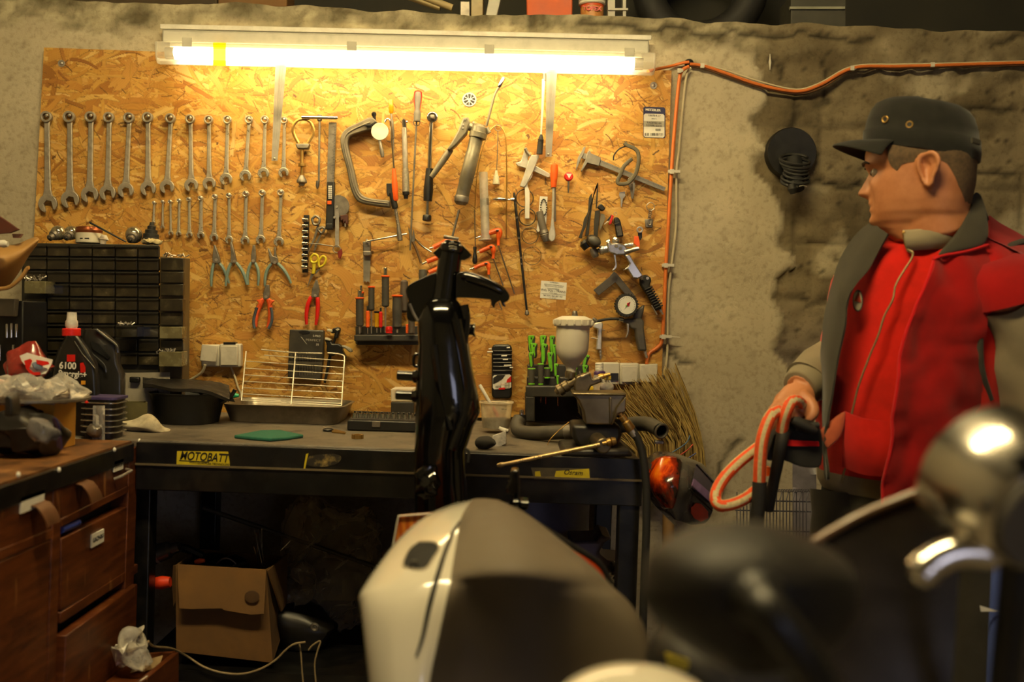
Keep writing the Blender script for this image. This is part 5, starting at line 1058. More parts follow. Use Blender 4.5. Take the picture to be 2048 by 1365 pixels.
put('handle', MB().LA((994, 932), (1200, 890), [(0, 3.2), (.03, 5.2), (.06, 4.6), (.07, 3.6), (.8, 4.6), (1, 4.6)], 2.045, 14), mat('handle_brass_steel', '#b39a6c', .3, .8, .15, 40), t)
put('handle_knob', MB().LA((1205, 888), (1232, 882), [(0, 4), (.3, 4), (.35, 8), (.6, 9), (.62, 6), (.7, 9), (1, 7)], 2.05), BRASS, t)
# ------------------------------------------------------------------ paint gun with white cup, standing on the vise
t = thing('paint_gun', 'gravity spray gun with a large white cup standing on the vise', 'spray gun', W(1170, 785, 2.17))
CUP = mat('stained_cup', '#d3cab4', .5, 0, .06, 12, dirt=.3, dirtcol='#8a7c66'); YG2 = 2.17
put('cup', MB(ZH).LA((855, 240), (820, 1000), [(0, 262), (.03, 268), (.3, 266), (.5, 262), (.62, 245), (.72, 200), (.82, 140), (.88, 96), (.93, 82), (1, 80)], YG2, 36), CUP, t)
put('lid', MB(ZH).LA((858, 98), (856, 268), [(0, 20), (.02, 180), (.18, 250), (.3, 300), (.35, 312), (.9, 312), (1, 296)], YG2, 40), CUP, t)
b = MB(ZH)
for i in range(16): a = i * 2 * PI / 16; p = at(ZH, 858, 205, YG2) + V((math.cos(a), math.sin(a), 0)) * .1245 * S(YG2) * 312; b.box(p, (.005, .005, .010), Matrix.Rotation(a, 3, 'Z'))
put('lid_rib', b, CUP, t, bev=.001)
GB = mat('gun_bronze', '#7a6c52', .35, .75, .2, 40, dirt=.6)
put('cup_nut', MB(ZH).LA((815, 985), (800, 1100), [(0, 82), (.3, 90), (1, 80)], YG2, 12), GB, t)
b = MB(ZH).PR([(900, 1075), (960, 1050), (1120, 1000), (1170, 1110), (1290, 1085), (1330, 1160), (1140, 1230), (1100, 1330), (880, 1330), (860, 1190)], YG2 - .012, .03); put('body', b, GB, t, bev=.004, seg=3)
b = MB(ZH).LA((900, 1130), (570, 1335), [(0, 75), (.35, 70), (.4, 92), (.6, 92), (.62, 78), (.68, 100), (.85, 100), (.9, 60), (1, 40)], YG2); put('air_cap', b, GB, t)
put('adjuster', MB(ZH).LA((1270, 1090), (1450, 1035), [(0, 40), (.4, 42), (.45, 30), (.7, 34), (1, 26)], YG2), BRASS, t)
put('trigger', MB(ZH).TB(sp([(960, 985), (985, 1080), (1120, 1010), (1160, 1115), (1290, 1080), (1330, 1175)]), YG2 - .016, 7), STEEL, t)
t = thing('spray_bottle', 'little clear round bottle with a yellow trigger head behind the paint gun', 'bottle', W(1214, 785, 2.32))
put('bulb', MB().ell(at(ZH, 1395, 1245, 2.32), (.0165, .0165, .0125)), glass('clear_plastic', ()), t); put('liquid', MB().ell(at(ZH, 1340, 1255, 2.325), (.009, .009, .009)), mat('violet_liquid', '#5a3f78', .2), t)
put('trigger_head', MB(ZH).PR([(1250, 1050), (1300, 1030), (1440, 1035), (1465, 1060), (1465, 1130), (1360, 1130), (1330, 1095), (1260, 1075)], 2.31, .014), YELLOW, t, bev=.002)
put('nozzle', MB(ZH).LA((1370, 1050), (1420, 1045), [(0, 22), (1, 14)], 2.305), BLACK, t); put('neck', MB(ZH).LA((1400, 1128), (1398, 1165), [(0, 24), (1, 40)], 2.32), glass('clear_plastic', ()), t)
t = thing('white_bottle', 'small bottle with a white ribbed neck and a violet collar below the sockets', 'bottle', at(ZH, 1270, 1300, 2.40))
put('neck', MB(ZH).LA((1272, 850), (1275, 985), [(0, 58), (.05, 64)] + [((i + k) / 5 * .9 + .06, w) for i in range(5) for k, w in ((0, 64), (.5, 70), (.9, 64))] + [(1, 68)], 2.40), WHITE, t)
put('collar', MB(ZH).LA((1278, 980), (1280, 1040), [(0, 70), (.3, 92), (1, 96)], 2.40), mat('violet_plastic', '#4a2f63', .4), t); put('body', MB(ZH).LA((1280, 1040), (1285, 1500), [(0, 92), (.3, 120), (1, 120)], 2.40), glass('clear_plastic', ()), t)
put('yellow_foot', MB(ZH).BX(1110, 1235, 1180, 1330, 2.36, .02), YELLOW, t, bev=.002)
# ------------------------------------------------------------------ stickers on the front rail
YR = YFB - .0095
def rail_sticker(name, label, pts, m):
    t = thing(name, label, 'sticker', W(*pts[0], YR)); put('sheet', MB().PR(pts, YR, .001), m, t); return t
YS = mat('yellow_sticker', '#c9b31c', .5, 0, .12, 30, dirt=.3)
Z0 = (0, 0, 1)
t = rail_sticker('shop_sticker', 'yellow sticker reading MOTOBATT on the black front rail', [(354, 903), (456, 904), (460, 931), (457, 938), (372, 934), (353, 929)], YS)
letters(Z0, 'MOTOBATT', 408, 915, 17, INK, t, YR - .0006, 1.6, sx=.76, bold=.0004, shear=.25); letters(Z0, 'WITH QUADFLEX TECHNOLOGY', 420, 928, 4, INK, t, YR - .0006, 1.6)
put('rule', MB().PR([(358, 921), (418, 924), (418, 925.5), (358, 922.5)], YR - .0006, .0005), INK, t)
t = rail_sticker('oval_sticker', 'scratched oval sticker with a yellow edge on the front rail', sp([(612, 930), (618, 914), (640, 910), (668, 909), (682, 914), (676, 927), (652, 934), (625, 934)], 3), mat('scratched_print', '#231d14', .6, 0, .4, 90, dirt=.9, dirtcol='#a38a4e'))
put('yellow_edge', MB().PR([(612, 909), (617, 907), (613, 925), (610, 940), (607, 938)], YR - .0004, .001), YS, t)
t = rail_sticker('torn_sticker', 'torn yellow sticker on the front rail under the vise handle', [(1062, 936), (1180, 938), (1180, 962), (1068, 960)], mat('torn_base', '#4d4434', .6, 0, .3, 40))
put('yellow_print', MB().PR([(1070, 944), (1080, 943), (1082, 956), (1070, 957)], YR - .0005, .001), YS, t); put('yellow_print', MB().PR([(1112, 943), (1178, 938), (1180, 961), (1108, 959)], YR - .0005, .001), YS, t); letters(Z0, 'Osram', 1146, 946, 10, INK, t, YR - .001, 1.6, shear=.3)
# ------------------------------------------------------------------ air hose, broom, helmet at the bench end
t = thing('air_hose', 'black air hose with brass couplings hanging down the bench end', 'hose', W(1285, 1360, 2.05))
put('hose', MB().TB(sp([(1262, 856), (1278, 885), (1288, 925), (1293, 990), (1292, 1080), (1287, 1200), (1284, 1420)], 6), 2.055, 8, 12), RUBBER, t)
put('coupling', MB().LA((1240, 828), (1264, 862), [(0, 4), (.15, 4), (.17, 7.5), (.4, 7.5), (.42, 6), (.5, 9), (.9, 10), (1, 8)], 2.055, 12), BRASS, t)
put('ferrule', MB().LA((1260, 856), (1270, 872), [(0, 9), (1, 8)], 2.055), STEEL, t)
t = thing('broom', 'upturned straw broom with coloured stitching leaning on the plaster wall', 'broom', W(1345, 1250, 2.62))
random.seed(4); b1, b2 = MB(), MB()
for i in range(430):
    s = random.random(); d = random.uniform(-.03, .03); e = s + random.gauss(0, .12)
    r0 = (1268 + 142 * s, 960 + random.uniform(-5, 5)); r1 = (1275 + 138 * s - 5, 905 - 20 * math.sin(s * 3)); tp = (1190 + 155 * e + random.gauss(0, 5), 812 - 68 * min(1.1, max(-.1, e)) + random.gauss(0, 9)); tp = (tp[0] if tp[0] < 1350 else 1350, tp[1])
    m1 = (r1[0] * .55 + tp[0] * .45 + 10 * (s - .2), r1[1] * .55 + tp[1] * .45)
    (b1 if i % 4 else b2).TB(sp([(*r0, d * .6), (*r1, d), (*m1, d), (*tp, d * 1.2)], 2), 2.66, [1.2, 1.2, 1.1, 1.0, .9, .7, .5], 4)
put('bristles', b1, mat('straw', '#b09556', .8, 0, .25, 40), t); put('dark_bristles', b2, mat('dark_straw', '#6d5328', .8, 0, .25, 40), t)
for k, c in ((0, '#3f5f7d'), (1, '#b3402a'), (2, '#3f4a80'), (3, '#b3402a')):
    y0 = 873 + k * 16; put('stitching', MB().TB(sp([(1310 - k * 14, 925 + k * 12, -.035), (1345 - k * 4, y0 + 32, -.04), (1372, y0 + 14, -.04), (1380 + k * 6, y0 - 2 + k * 2, -.035)]), 2.66, 1.3, 5), mat('thread_%d' % k, c, .7), t)
put('handle', MB().LA((1338, 955), (1330, 1600), [(0, 40), (.08, 18), (.1, 12), (1, 12)], 2.64, 12, 2.35), mat('broom_stick', '#7a5c34', .6), t)
def flames():
    t = NT('flame_paint'); n = t.noise(16, 5, .6, t.mapping(scale=(1, 1, .7)), .8)
    t.P(Base_Color=t.ramp(n, [(.36, hx('#2a1a12')), (.46, hx('#8a2408')), (.54, hx('#d9480c')), (.64, hx('#ee8a1c')), (.74, hx('#7a2208'))]), Roughness=.2, Coat_Weight=.6); return t.m
HEL = mat('helmet_grey', '#57524c', .25, .2, .12, 20, coat=.5)
t = thing('welding_helmet', 'welding helmet with orange flame paint and a lilac window at the bench end', 'helmet', W(1360, 1055, 2.12))
def hp(x, y, d): return at(ZD, x, y, 2.16 + d)
hull = [[(180, 210, .06), (330, 105, .05), (600, 130, .03), (900, 240, .04), (1060, 330, .07), (1215, 555, .12)],
        [(195, 330, .02), (330, 300, -.02), (600, 300, -.035), (800, 330, -.03), (960, 420, 0), (1200, 600, .07)],
        [(210, 500, 0), (330, 520, -.045), (560, 540, -.06), (790, 520, -.05), (910, 560, -.02), (1180, 750, .05)],
        [(215, 660, 0), (330, 640, -.05), (500, 620, -.065), (820, 690, -.055), (880, 680, -.03), (1175, 920, .04)],
        [(230, 850, .02), (380, 800, -.04), (560, 780, -.055), (780, 780, -.045), (850, 760, -.03), (1170, 1010, .04)],
        [(400, 1000, .03), (480, 960, -.03), (590, 950, -.045), (740, 960, -.035), (830, 1000, -.02), (1130, 1120, .05)],
        [(700, 1290, .05), (640, 1170, -.01), (640, 1150, -.03), (760, 1190, -.02), (860, 1220, 0), (1040, 1190, .06)]]
put('shell', MB().grid([[hp(*q) for q in sp(r, 4)] for r in [[tuple(c) for c in zip(*[])] or r for r in hull]], .004), HEL, t, sub=1)
fl = [[(205, 300), (320, 185), (450, 160), (600, 165), (700, 200), (720, 280)], [(205, 420), (330, 400), (450, 410), (560, 420), (640, 400), (685, 400)], [(215, 560), (320, 560), (430, 565), (540, 560), (620, 560), (665, 565)], [(240, 700), (330, 690), (430, 700), (520, 700), (600, 690), (655, 680)], [(300, 830), (380, 820), (450, 820), (520, 815), (590, 815), (635, 800)], [(420, 980), (460, 975), (500, 970), (540, 975), (570, 985), (590, 940)]]
fd = [[.035, 0, -.012, -.018, -.016, -.014], [.0, -.03, -.042, -.05, -.05, -.048], [-.012, -.05, -.062, -.068, -.066, -.064], [-.008, -.053, -.066, -.07, -.068, -.066], [0, -.045, -.056, -.063, -.062, -.06], [.01, -.025, -.04, -.05, -.05, -.05]]
put('flame_panel', MB().grid([[hp(x, y, d - .008) for (x, y), d in zip(r, dd)] for r, dd in zip(fl, fd)], .002), flames(), t, sub=1)
put('window', MB().prism([hp(925, 300, -.018), hp(1195, 590, .045), hp(1165, 900, .025), hp(850, 640, -.058)], (.006, .008, 0)), mat('lilac_window', '#6d6878', .12, .1, .1, 6, coat=.6), t)
put('window_stripe', MB().prism([hp(880, 520, -.052), hp(1185, 790, .022), hp(1165, 900, .017), hp(855, 620, -.064)], (.004, .004, 0)), mat('lilac_stripe', '#9a80b0', .2), t)
put('window_edge', MB().tube([hp(820, 670, -.064), hp(1000, 830, -.015), hp(1172, 1000, .03)], .0016, 6), INK, t); put('window_edge', MB().tube([hp(930, 295, -.02), hp(1195, 585, .042)], .0012, 6), INK, t); put('window_edge', MB().tube([hp(812, 300, -.042), hp(806, 650, -.064)], .0009, 6), INK, t)
put('red_patch', MB().prism([hp(*q) for q in ((850, 960, -.038), (920, 890, -.022), (1000, 905, -.004), (1110, 1020, .026), (1100, 1120, .034), (1000, 1170, .02), (900, 1120, -.005), (850, 1040, -.03))], (.003, .006, 0)), mat('coral_patch', '#d5503c', .4, 0, .15, 40), t)
put('strut', MB().tube([hp(500, 640, .06), W(1262, 960, 2.2)], .006, 8), BLACKM, t)
# ------------------------------------------------------------------ old wooden drawer cabinet along the left wall
XC = -.79
def wood():
    t = NT('old_varnished_wood')
    g = t.noise(9, 6, .6, t.mapping(scale=(1, 1, 9))); n = t.noise(3, 5, .6)
    c = t.ramp(g, [(.3, hx('#3d1c0a')), (.5, hx('#5a2c10')), (.7, hx('#713d19'))])
    c = t.mix(t.ramp(n, [(.45, 0.0), (.75, .6)]), c, hx('#2a1409'))
    c = t.mix(t.ramp(t.noise(60, 2, .5, t.mapping(scale=(1, 1, .15))), [(.68, 0.0), (.74, .5)]), c, hx('#9a6a3a'))
    t.P(Base_Color=c, Roughness=.42); t.bump(g, .15, .001); return t.m
WOOD = wood()
def wood_top():
    t = NT('scuffed_wood_top'); n = t.noise(7, 7, .65, t.mapping(scale=(3, 1, 1)))
    t.P(Base_Color=t.mix(t.ramp(t.noise(20, 5), [(.5, 0.0), (.66, .7)]), t.ramp(n, [(.3, hx('#4a2f18')), (.55, hx('#7a5029')), (.75, hx('#96683a'))]), hx('#2a1c10')), Roughness=.5); return t.m
ca = thing('drawer_cabinet', 'old brown wooden drawer cabinet along the left side with a scuffed top', 'cabinet', (-1.2, 1.9, 0))
put('top', MB().bb((-1.75, .9, ZB - .006), (XC, YFB - .02, ZB)), wood_top(), ca)
put('edge_strip', MB().bb((XC - .02, .9, ZB - .042), (XC + .006, YFB - .02, ZB - .004)), BLACKM, ca, bev=.002)
put('carcass', MB().bb((-1.75, .9, .05), (XC - .03, YFB - .025, ZB - .01)), mat('cabinet_inside', '#1a0f07', .8), ca)
CF = lambda x, y: WX(x, y, XC)
def face(pts, d0, d1):     # board lying in the cabinet front: photo corners, from depth d0 to d1 (outwards +)
    q = [CF(*p) for p in pts]; return MB().prism([V((XC + d1, p.y, p.z)) for p in q], (d0 - d1, 0, 0))
def yz(pts): return [CF(*p) for p in pts]
put('stile', face([(256, 900), (273, 892), (253, 1500), (235, 1520)], -.03, .004), WOOD, ca, bev=.002)
put('stile', face([(104, 960), (121, 952), (99, 1600), (82, 1620)], -.03, .004), WOOD, ca, bev=.002)
put('stile', face([(196, 925), (206, 921), (206, 1000), (196, 1006)], -.03, .002), WOOD, ca, bev=.002)
put('rail', face([(119, 1038), (273, 962), (273, 976), (119, 1056)], -.03, .003), WOOD, ca, bev=.002)
put('rail', face([(119, 1226), (273, 1128), (273, 1146), (119, 1248)], -.03, .003), WOOD, ca, bev=.002)
put('rail', face([(-60, 1122), (106, 1056), (106, 1076), (-60, 1148)], -.03, .003), WOOD, ca, bev=.002)
put('side_panel', MB().bb((-1.75, YFB - .045, .05), (XC, YFB - .022, ZB - .04)), WOOD, ca)
def drawer(pts, out=.0, tagpos=None, pull=None, txt='', name='drawer', tilt=0):
    q = yz(pts); d = put(name, MB().prism([V((XC + .002 + out, p.y, p.z)) for p in q], (-.022, 0, 0)), WOOD, ca, bev=.002)
    inn = [q[0].lerp(q[2], .13), q[1].lerp(q[3], .13), q[2].lerp(q[0], .13), q[3].lerp(q[1], .13)]
    if tagpos:
        p = CF(*tagpos[:2]); w, h = tagpos[2], tagpos[3]; put('label_holder', MB().bb((XC + .003 + out, p.y - w, p.z - h), (XC + .006 + out, p.y + w, p.z + h)), PAPER, d)
        if txt: text('lettering', txt, h * 1.0, (XC + .0066 + out, p.y, p.z), INK, d, Matrix.Rotation(PI / 2, 3, 'Z') @ ROLL, .0002)
    if pull:
        p = CF(*pull); w = .024; prof = [(0, .012), (.012, .009), (.02, .0), (.027, -.012), (.030, -.022)]
        rows = [[V((XC + .003 + out + a, p.y - w + 2 * w * k / 4, p.z + c)) for k in range(5)] for a, c in prof]
        put('cup_pull', MB().grid(rows, .002), mat('worn_brown_pull', '#5a3a24', .4, .3, .2, 30), d)
    return d
drawer([(121, 962), (196, 926), (196, 1003), (121, 1040)], pull=(158, 978))
drawer([(206, 922), (256, 900), (256, 972), (206, 998)], tagpos=(232, 931, .023, .0105), txt='ZAWORY')
d = CF(236, 948); put('bail_pull', MB().tube([V((XC + .004, d.y - .03, d.z - .006)), V((XC + .018, d.y - .025, d.z)), V((XC + .018, d.y + .025, d.z + .003)), V((XC + .004, d.y + .03, d.z + .005))], .003, 8), STEEL, ca)
drawer([(121, 1078), (256, 1012), (256, 1148), (121, 1222)], tagpos=(190, 1077, .028, .0125), txt='GAZNIKI')
drawer([(117, 1272), (262, 1168), (254, 1420), (108, 1500)], out=.012)
drawer([(-30, 1010), (104, 966), (104, 1056), (-30, 1118)], tagpos=(59, 1003, .04, .013), pull=(68, 1022))
drawer([(-60, 1150), (100, 1080), (84, 1500), (-76, 1560)], name='door')
put('blue_tube', MB().tube([CF(126, 1061) + V((-.004, 0, 0)), CF(160, 1046) + V((-.004, 0, 0))], .007, 10), mat('blue_tube', '#2c3a86', .3), ca)
b = MB()
for x, y in ((28, 950), (110, 940), (222, 900), (272, 882)): b.ell(CF(x, y) + V((.007, 0, 0)), (.003, .005, .005), n=10, m=6)
put('screw_head', b, PAPER, ca)
# ------------------------------------------------------------------ small parts cabinet
ZO, ZL = (0, 420, .2051), (0, 620, .2051)
def smoky():
    t = NT('smoky_drawer'); n = t.noise(26, 4, .65); m = t.noise(7, 3)
    t.P(Base_Color=t.ramp(t.math('ADD', t.math('MULTIPLY', n, .7), t.math('MULTIPLY', m, .35)), [(.4, hx('#1e1a13')), (.55, hx('#302a1d')), (.64, hx('#4a4230')), (.72, hx('#8a8064'))]), Roughness=.28, Coat_Weight=.3); return t.m  # palest stop paints glints of the contents as specks
SMK = smoky(); SMB = mat('organiser_shell', '#25221a', .45, 0, .2, 30)
YO = 2.50
t = thing('parts_cabinet', 'wide dark small parts cabinet with rows of smoky drawers left of the board', 'cabinet', W(170, 835, YO + .08))
put('shell', MB().loft([[W(x, y, Y) for x, y, Y in q] for q in ([(42, 842, YO), (318, 842, YO), (318, 838, 2.66), (46, 836, 2.66)], [(44, 486, YO), (318, 490, YO), (318, 492, 2.66), (52, 488, 2.66)])]), SMB, t, bev=.002)
put('plinth', MB().BX(45, 745, 318, 842, YO - .01, .14), BLACK, t)
cols = [46, 93, 138, 184, 230, 275, 318]; rows_ = [489, 514, 541, 567, 594, 621, 648, 675, 703, 730]
for i in range(9):
    for j in range(6):
        x0, x1 = cols[j] + 1.5, cols[j + 1] - 1; y0, y1 = rows_[i] + 2 + (j - 2) * .5, rows_[i + 1] - 1 + (j - 2) * .5
        if (i, j) == (3, 0): continue
        out = .045 if (i, j) == (6, 4) else 0
        d = put('drawer', MB().BX(x0, y0, x1, y1, YO - .012 - out, .012 + out), SMK, t, bev=.0015)
        put('lip', MB().BX(x0, y0, x1, y0 + 3, YO - .017 - out, .006), SMB, d)
d = put('drawer', MB().BX(48, 563, 91, 588, YO - .06, .055), mat('clear_drawer', '#6a6244', .25, 0, .3, 40, coat=.3), t, bev=.0015)
def scatter(label, c, R, n, Y, seed):
    random.seed(seed); b = MB()
    for i in range(n):
        p = W(c[0] + random.uniform(-1, 1) * R, c[1] + random.uniform(-3, 2), Y + random.uniform(-.012, .02)); q = p + V((random.uniform(-1, 1), random.uniform(-1, 1), random.uniform(-.2, 1))).normalized() * .011
        b.cyl(p, q, .0018, 6)
    solo('loose_screws', label, 'screws', b, STEEL, smooth=40)['kind'] = 'stuff'
scatter('loose shiny screws heaped in the pulled out drawer at the left', (69, 560), 18, 26, YO - .035, 1)
scatter('loose shiny screws heaped in the pulled out drawer in the middle', (247, 650), 19, 18, YO - .035, 2)
t = thing('parts_cabinet', 'narrow single column of smoky drawers at the right of the parts cabinet', 'cabinet', W(345, 835, YO + .05))
put('shell', MB().loft([[W(x, y, Y) for x, y, Y in q] for q in ([(319, 800, YO - .01), (364, 800, YO - .01), (378, 796, 2.64), (322, 796, 2.64)], [(320, 514, YO - .01), (368, 516, YO - .01), (380, 517, 2.64), (334, 516, 2.64)])]), mat('organiser_side', '#54462c', .5, 0, .15, 20), t, bev=.002)
for i, (y0, y1) in enumerate(((516, 541), (544, 566), (569, 592), (598, 623), (626, 651), (654, 678), (681, 702), (704, 734))):
    o_ = .03 if i == 7 else .02 if i == 5 else .012 if i == 3 else 0
    put('drawer', MB().BX(321 - o_ * 120, y0, 366 - o_ * 90, y1, YO - .024 - o_, .014 + o_), SMK if i not in (5, 7) else mat('clear_drawer', ''), t, bev=.0015)
scatter('loose screws in the lowest pulled out drawer at the right', (333, 706), 19, 26, YO - .04, 3)
scatter('loose bolts on top of the narrow drawer column', (350, 513), 22, 16, 2.56, 5)
# things on top of it
def bulb(label, c, R, base, Y):
    t = thing('light_bulb', label, 'light bulb', W(base[0], base[1] + 8, Y), 'bulbs lying on the parts cabinet')
    p = W(c[0], c[1], Y); k = S(Y); d = W(base[0], base[1], Y - .03) - p
    put('glass', MB().ell(p, (R * k, R * k, R * k), n=20, m=14), mat('silvered_glass', '#b5a98c', .1, .8, .08, 10), t)
    put('cap', MB().lathe(p + d * .45, p + d, [(0, R * k * .75), (.3, R * k * .6), (.35, R * k * .45), (.9, R * k * .42), (1, R * k * .2)], 18), STEELD, t)
    q = p + d; put('contact', MB().ell(q, (R * k * .2,) * 3, n=10, m=6), BLACK, t)
bulb('silvered light bulb leftmost on top of the parts cabinet', (117, 466), 15, (98, 477), 2.56)
bulb('silvered light bulb between the leftmost bulb and the copper lidded jar', (143, 466), 14, (132, 477), 2.58)
bulb('large silvered light bulb facing forward near the right end of the cabinet top', (268, 470), 17, (260, 481), 2.56)
t = thing('jar', 'small jar with a copper red lid and a white paper label', 'jar', W(178, 488, 2.54))
put('body', MB().LA((178, 487), (178, 466), [(0, 24), (.05, 25), (1, 25)], 2.54, 28), mat('jar_label_white', '#cfc6ae', .5, 0, .06, 20), t); put('lid', MB().LA((178, 467), (178, 454), [(0, 25), (.4, 26), (.5, 25), (.9, 24), (1, 20)], 2.54, 28), mat('copper_lid', '#8a4a26', .35, .6), t)
b = MB().BX(160, 476, 178, 478, 2.5085, .001); put('print', b, INK, t)
solo('thimble', 'tiny clear thimble cap standing right of the jar', 'cap', MB().LA((209, 470), (205, 492), [(0, 4), (.4, 10), (.5, 6), (1, 5)], 2.53), glass('milky_plastic', ()))
solo('round_file', 'thin dark file leaning across the cabinet top between jar and bulb', 'file', MB().LA((179, 445), (252, 484), [(0, 1.5), (.03, 2.2), (1, 1.6)], 2.50, 8), BLACK)
t = thing('rubber_boot', 'black ribbed rubber boot standing in front of the smallest wrench', 'boot', W(301, 488, 2.56))
put('bellows', MB().LA((304, 445), (301, 486), [(0, 4), (.15, 5), (.2, 8), (.35, 8), (.38, 12), (.55, 12), (.57, 15), (.75, 15), (.77, 16), (1, 17)], 2.56, 20), RUBBER, t)
put('crumb', blob(W(304, 484, 2.535), (.028, .014, .007), .006, 120, 2), mat('pale_crumbs', '#b5a478', .8, 0, .3, 150), t)
# ------------------------------------------------------------------ far left clutter
t = thing('folded_carton', 'torn brown carton with a dark red flap at the far left', 'box', W(20, 600, 2.2))
put('flap', MB().prism([W(x, y, Y) for x, y, Y in ((-40, 410, 2.25), (0, 434, 2.2), (36, 459, 2.15), (18, 466, 2.15), (-40, 470, 2.2))], (0, .01, 0)), mat('red_brown_card', '#4a1f10', .7), t)
put('flap', MB().prism([W(x, y, Y) for x, y, Y in ((24, 468, 2.2), (44, 468, 2.17), (38, 476, 2.15), (26, 476, 2.15))], (0, .008, 0)), mat('red_brown_card', ''), t)
rows = [[W(x, y, 2.12 - .05 * math.sin(i * .7) + .02 * j) for j, (x, y) in enumerate(zip((-60, -20, 10, 30, 45, 60, 76), (492 + i * 16, 493 + i * 16, 490 + i * 15, 490 + i * 10.5, 485 + i * 8, 478 + i * 5, 474 + i * 2)))] for i in range(7)]
rows = [[p + V((0, .012 * noise.noise(p * 14), .004 * noise.noise(p * 20))) for p in r] for r in rows]
put('sheet', MB().grid(rows, .003), mat('tan_wrapping', '#a27a44', .45, 0, .2, 12, .2), t, sub=1)
b = MB().TB(sp([(0, 578), (20, 574), (42, 556), (54, 538), (58, 536)]), 2.06, 4); put('rolled_edge', b, mat('tan_wrapping', ''), t)
put('bottle_neck', MB().LA((-4, 487), (16, 489), [(0, 6), (.6, 8), (1, 5)], 2.08), WHITE, t)
t = thing('socket_holder', 'black holder with upright chrome pieces at the far left edge', 'holder', W(15, 850, 2.3))
put('case', MB().BX(-60, 602, 46, 846, 2.30, .12), BLACK, t, bev=.003)
put('lid', MB().PR([(-60, 596), (30, 598), (28, 634), (-60, 632)], 2.28, .02), mat('dusty_case_lid', '#4d463a', .5), t, bev=.002)
for x, y0, y1 in ((14, 648, 676), (23, 647, 676), (33, 648, 675), (27, 690, 716), (0, 690, 722)): put('chrome_piece', MB().LA((x, y0), (x, y1), [(0, 2.5), (.1, 3), (1, 3)], 2.29), CHROME, t)
# ------------------------------------------------------------------ oil cans
def can_ring(pts, py, Y): return [W(x, py + dy, Y + d) for x, dy, d in pts]
JUG = mat('black_oil_jug', '#141311', .3, 0, .2, 20, coat=.2); JUG2 = mat('dark_grey_jug', '#23211e', .35, 0, .2, 15, coat=.3)
YJ = 2.14
def jug(name, label, xs, tops, Y, m, dep=.12, base=872):
    """xs: left/right px at a list of heights"""
    t = thing(name, label, 'oil can', W(sum(xs[-1]) / 2, base, Y))
    rings = []
    for (a, c), y in zip(xs, tops):
        e = min(10, (c - a) * .2); rings.append([W(x, y, Y + d) for x, d in ((a, .02), (a + e * .4, .004), (a + e, 0), (c - e, 0), (c - e * .4, .004), (c, .02), (c + 3, dep * .5), (c, dep - .02), (c - e, dep), (a + e, dep), (a, dep - .02), (a - 1, dep * .5))])
    put('body', MB().loft(rings[::-1]), m, t, bev=.002, smooth=50)
    return t
t = jug('oil_can', 'black motor oil can reading 6100 Synergie+ with a red collar', [(131, 157), (128, 163), (116, 178), (108, 192), (104, 196), (103, 198), (103, 198)], [672, 680, 700, 725, 750, 790, 872], YJ, JUG)
put('collar', MB().LA((143, 657), (143, 673), [(0, 16), (.1, 17.5), (.9, 17.5), (1, 16)], YJ + .045, 28), RED, t)
put('spout', MB().LA((144, 625), (143, 658), [(0, 9), (.45, 9.5), (.55, 11.5), (.8, 12), (1, 10)], YJ + .045, 20), glass('milky_plastic', ()), t)
YN = YJ - .001
letters(ZL, '6100', 660, 548, 66, PAPER, t, YN, 1, sx=.92, bold=.0005); letters(ZL, 'Synergie+', 708, 628, 60, PAPER, t, YN, 2, sx=.84, bold=.0005)
put('red_print', MB(ZL).BX(652, 438, 732, 505, YN, .001), RED, t); put('red_print', MB(ZL).PR([(780, 520), (810, 515), (832, 560), (832, 612), (785, 612)], YN, .001), RED, t)
put('orange_print', MB(ZL).BX(790, 692, 832, 730, YN, .001), mat('amber_print', '#c98a1e', .5), t)
letters(ZL, 'TECHNOSYNTHESE', 648, 706, 15, mat('grey_print', ''), t, YN, 2); letters(ZL, '4 stroke', 628, 740, 15, mat('grey_print', ''), t, YN, 2); letters(ZL, '15W-50', 660, 775, 18, mat('grey_print', ''), t, YN, 2)
put('seam', MB(ZL).TB([(725, 310), (800, 430), (925, 572)], YJ - .002, 6), JUG2, t)
t = jug('oil_can', 'dark grey oil can with a moulded handle behind the 6100 can', [(170, 194), (168, 208), (165, 222), (163, 236), (162, 240), (162, 248), (162, 248)], [658, 664, 676, 690, 730, 748, 868], 2.25, JUG2)
put('handle_recess', MB(ZL).PR([(880, 310), (960, 330), (1070, 460), (1050, 480), (900, 380)], 2.246, .01), BLACK, t)
put('ridge', MB(ZL).TB(sp([(940, 195), (1030, 265), (1130, 345), (1150, 420)]), 2.245, 14), JUG2, t)
put('ridge', MB(ZL).TB(sp([(860, 400), (960, 480), (1020, 545), (1035, 610)]), 2.240, 9), JUG2, t)
# ------------------------------------------------------------------ packets and parts on the wooden cabinet
t = thing('plastic_packet', 'crumpled red and white plastic packet leaning on the oil can', 'packet', W(62, 790, 2.0))
bl = blob(W(50, 742, 2.02), (.040, .03, .058), .03, 24, 4, 30, 20)
put('bag', bl, mat('red_film', '#8a2a20', .25, 0, .35, 18, coat=.5), t)
put('white_print', MB().grid([[W(x, y, 1.975 + .01 * noise.noise(V((x * .05, y * .05, 0)))) for x, y in r] for r in ([(40, 712), (55, 706), (75, 712), (106, 720)], [(44, 722), (60, 718), (78, 722), (104, 728)], [(56, 736), (66, 740), (80, 742), (96, 742)], [(62, 745), (70, 748), (82, 749), (92, 748)])], .002), PAPER, t)
put('red_print', MB().PR([(48, 722), (60, 718), (64, 722), (58, 738), (66, 745), (80, 745), (80, 750), (64, 752), (52, 738)], 1.962, .002), RED, t); put('red_print', MB().PR([(72, 720), (96, 724), (98, 729), (86, 732), (74, 728)], 1.962, .002), RED, t)
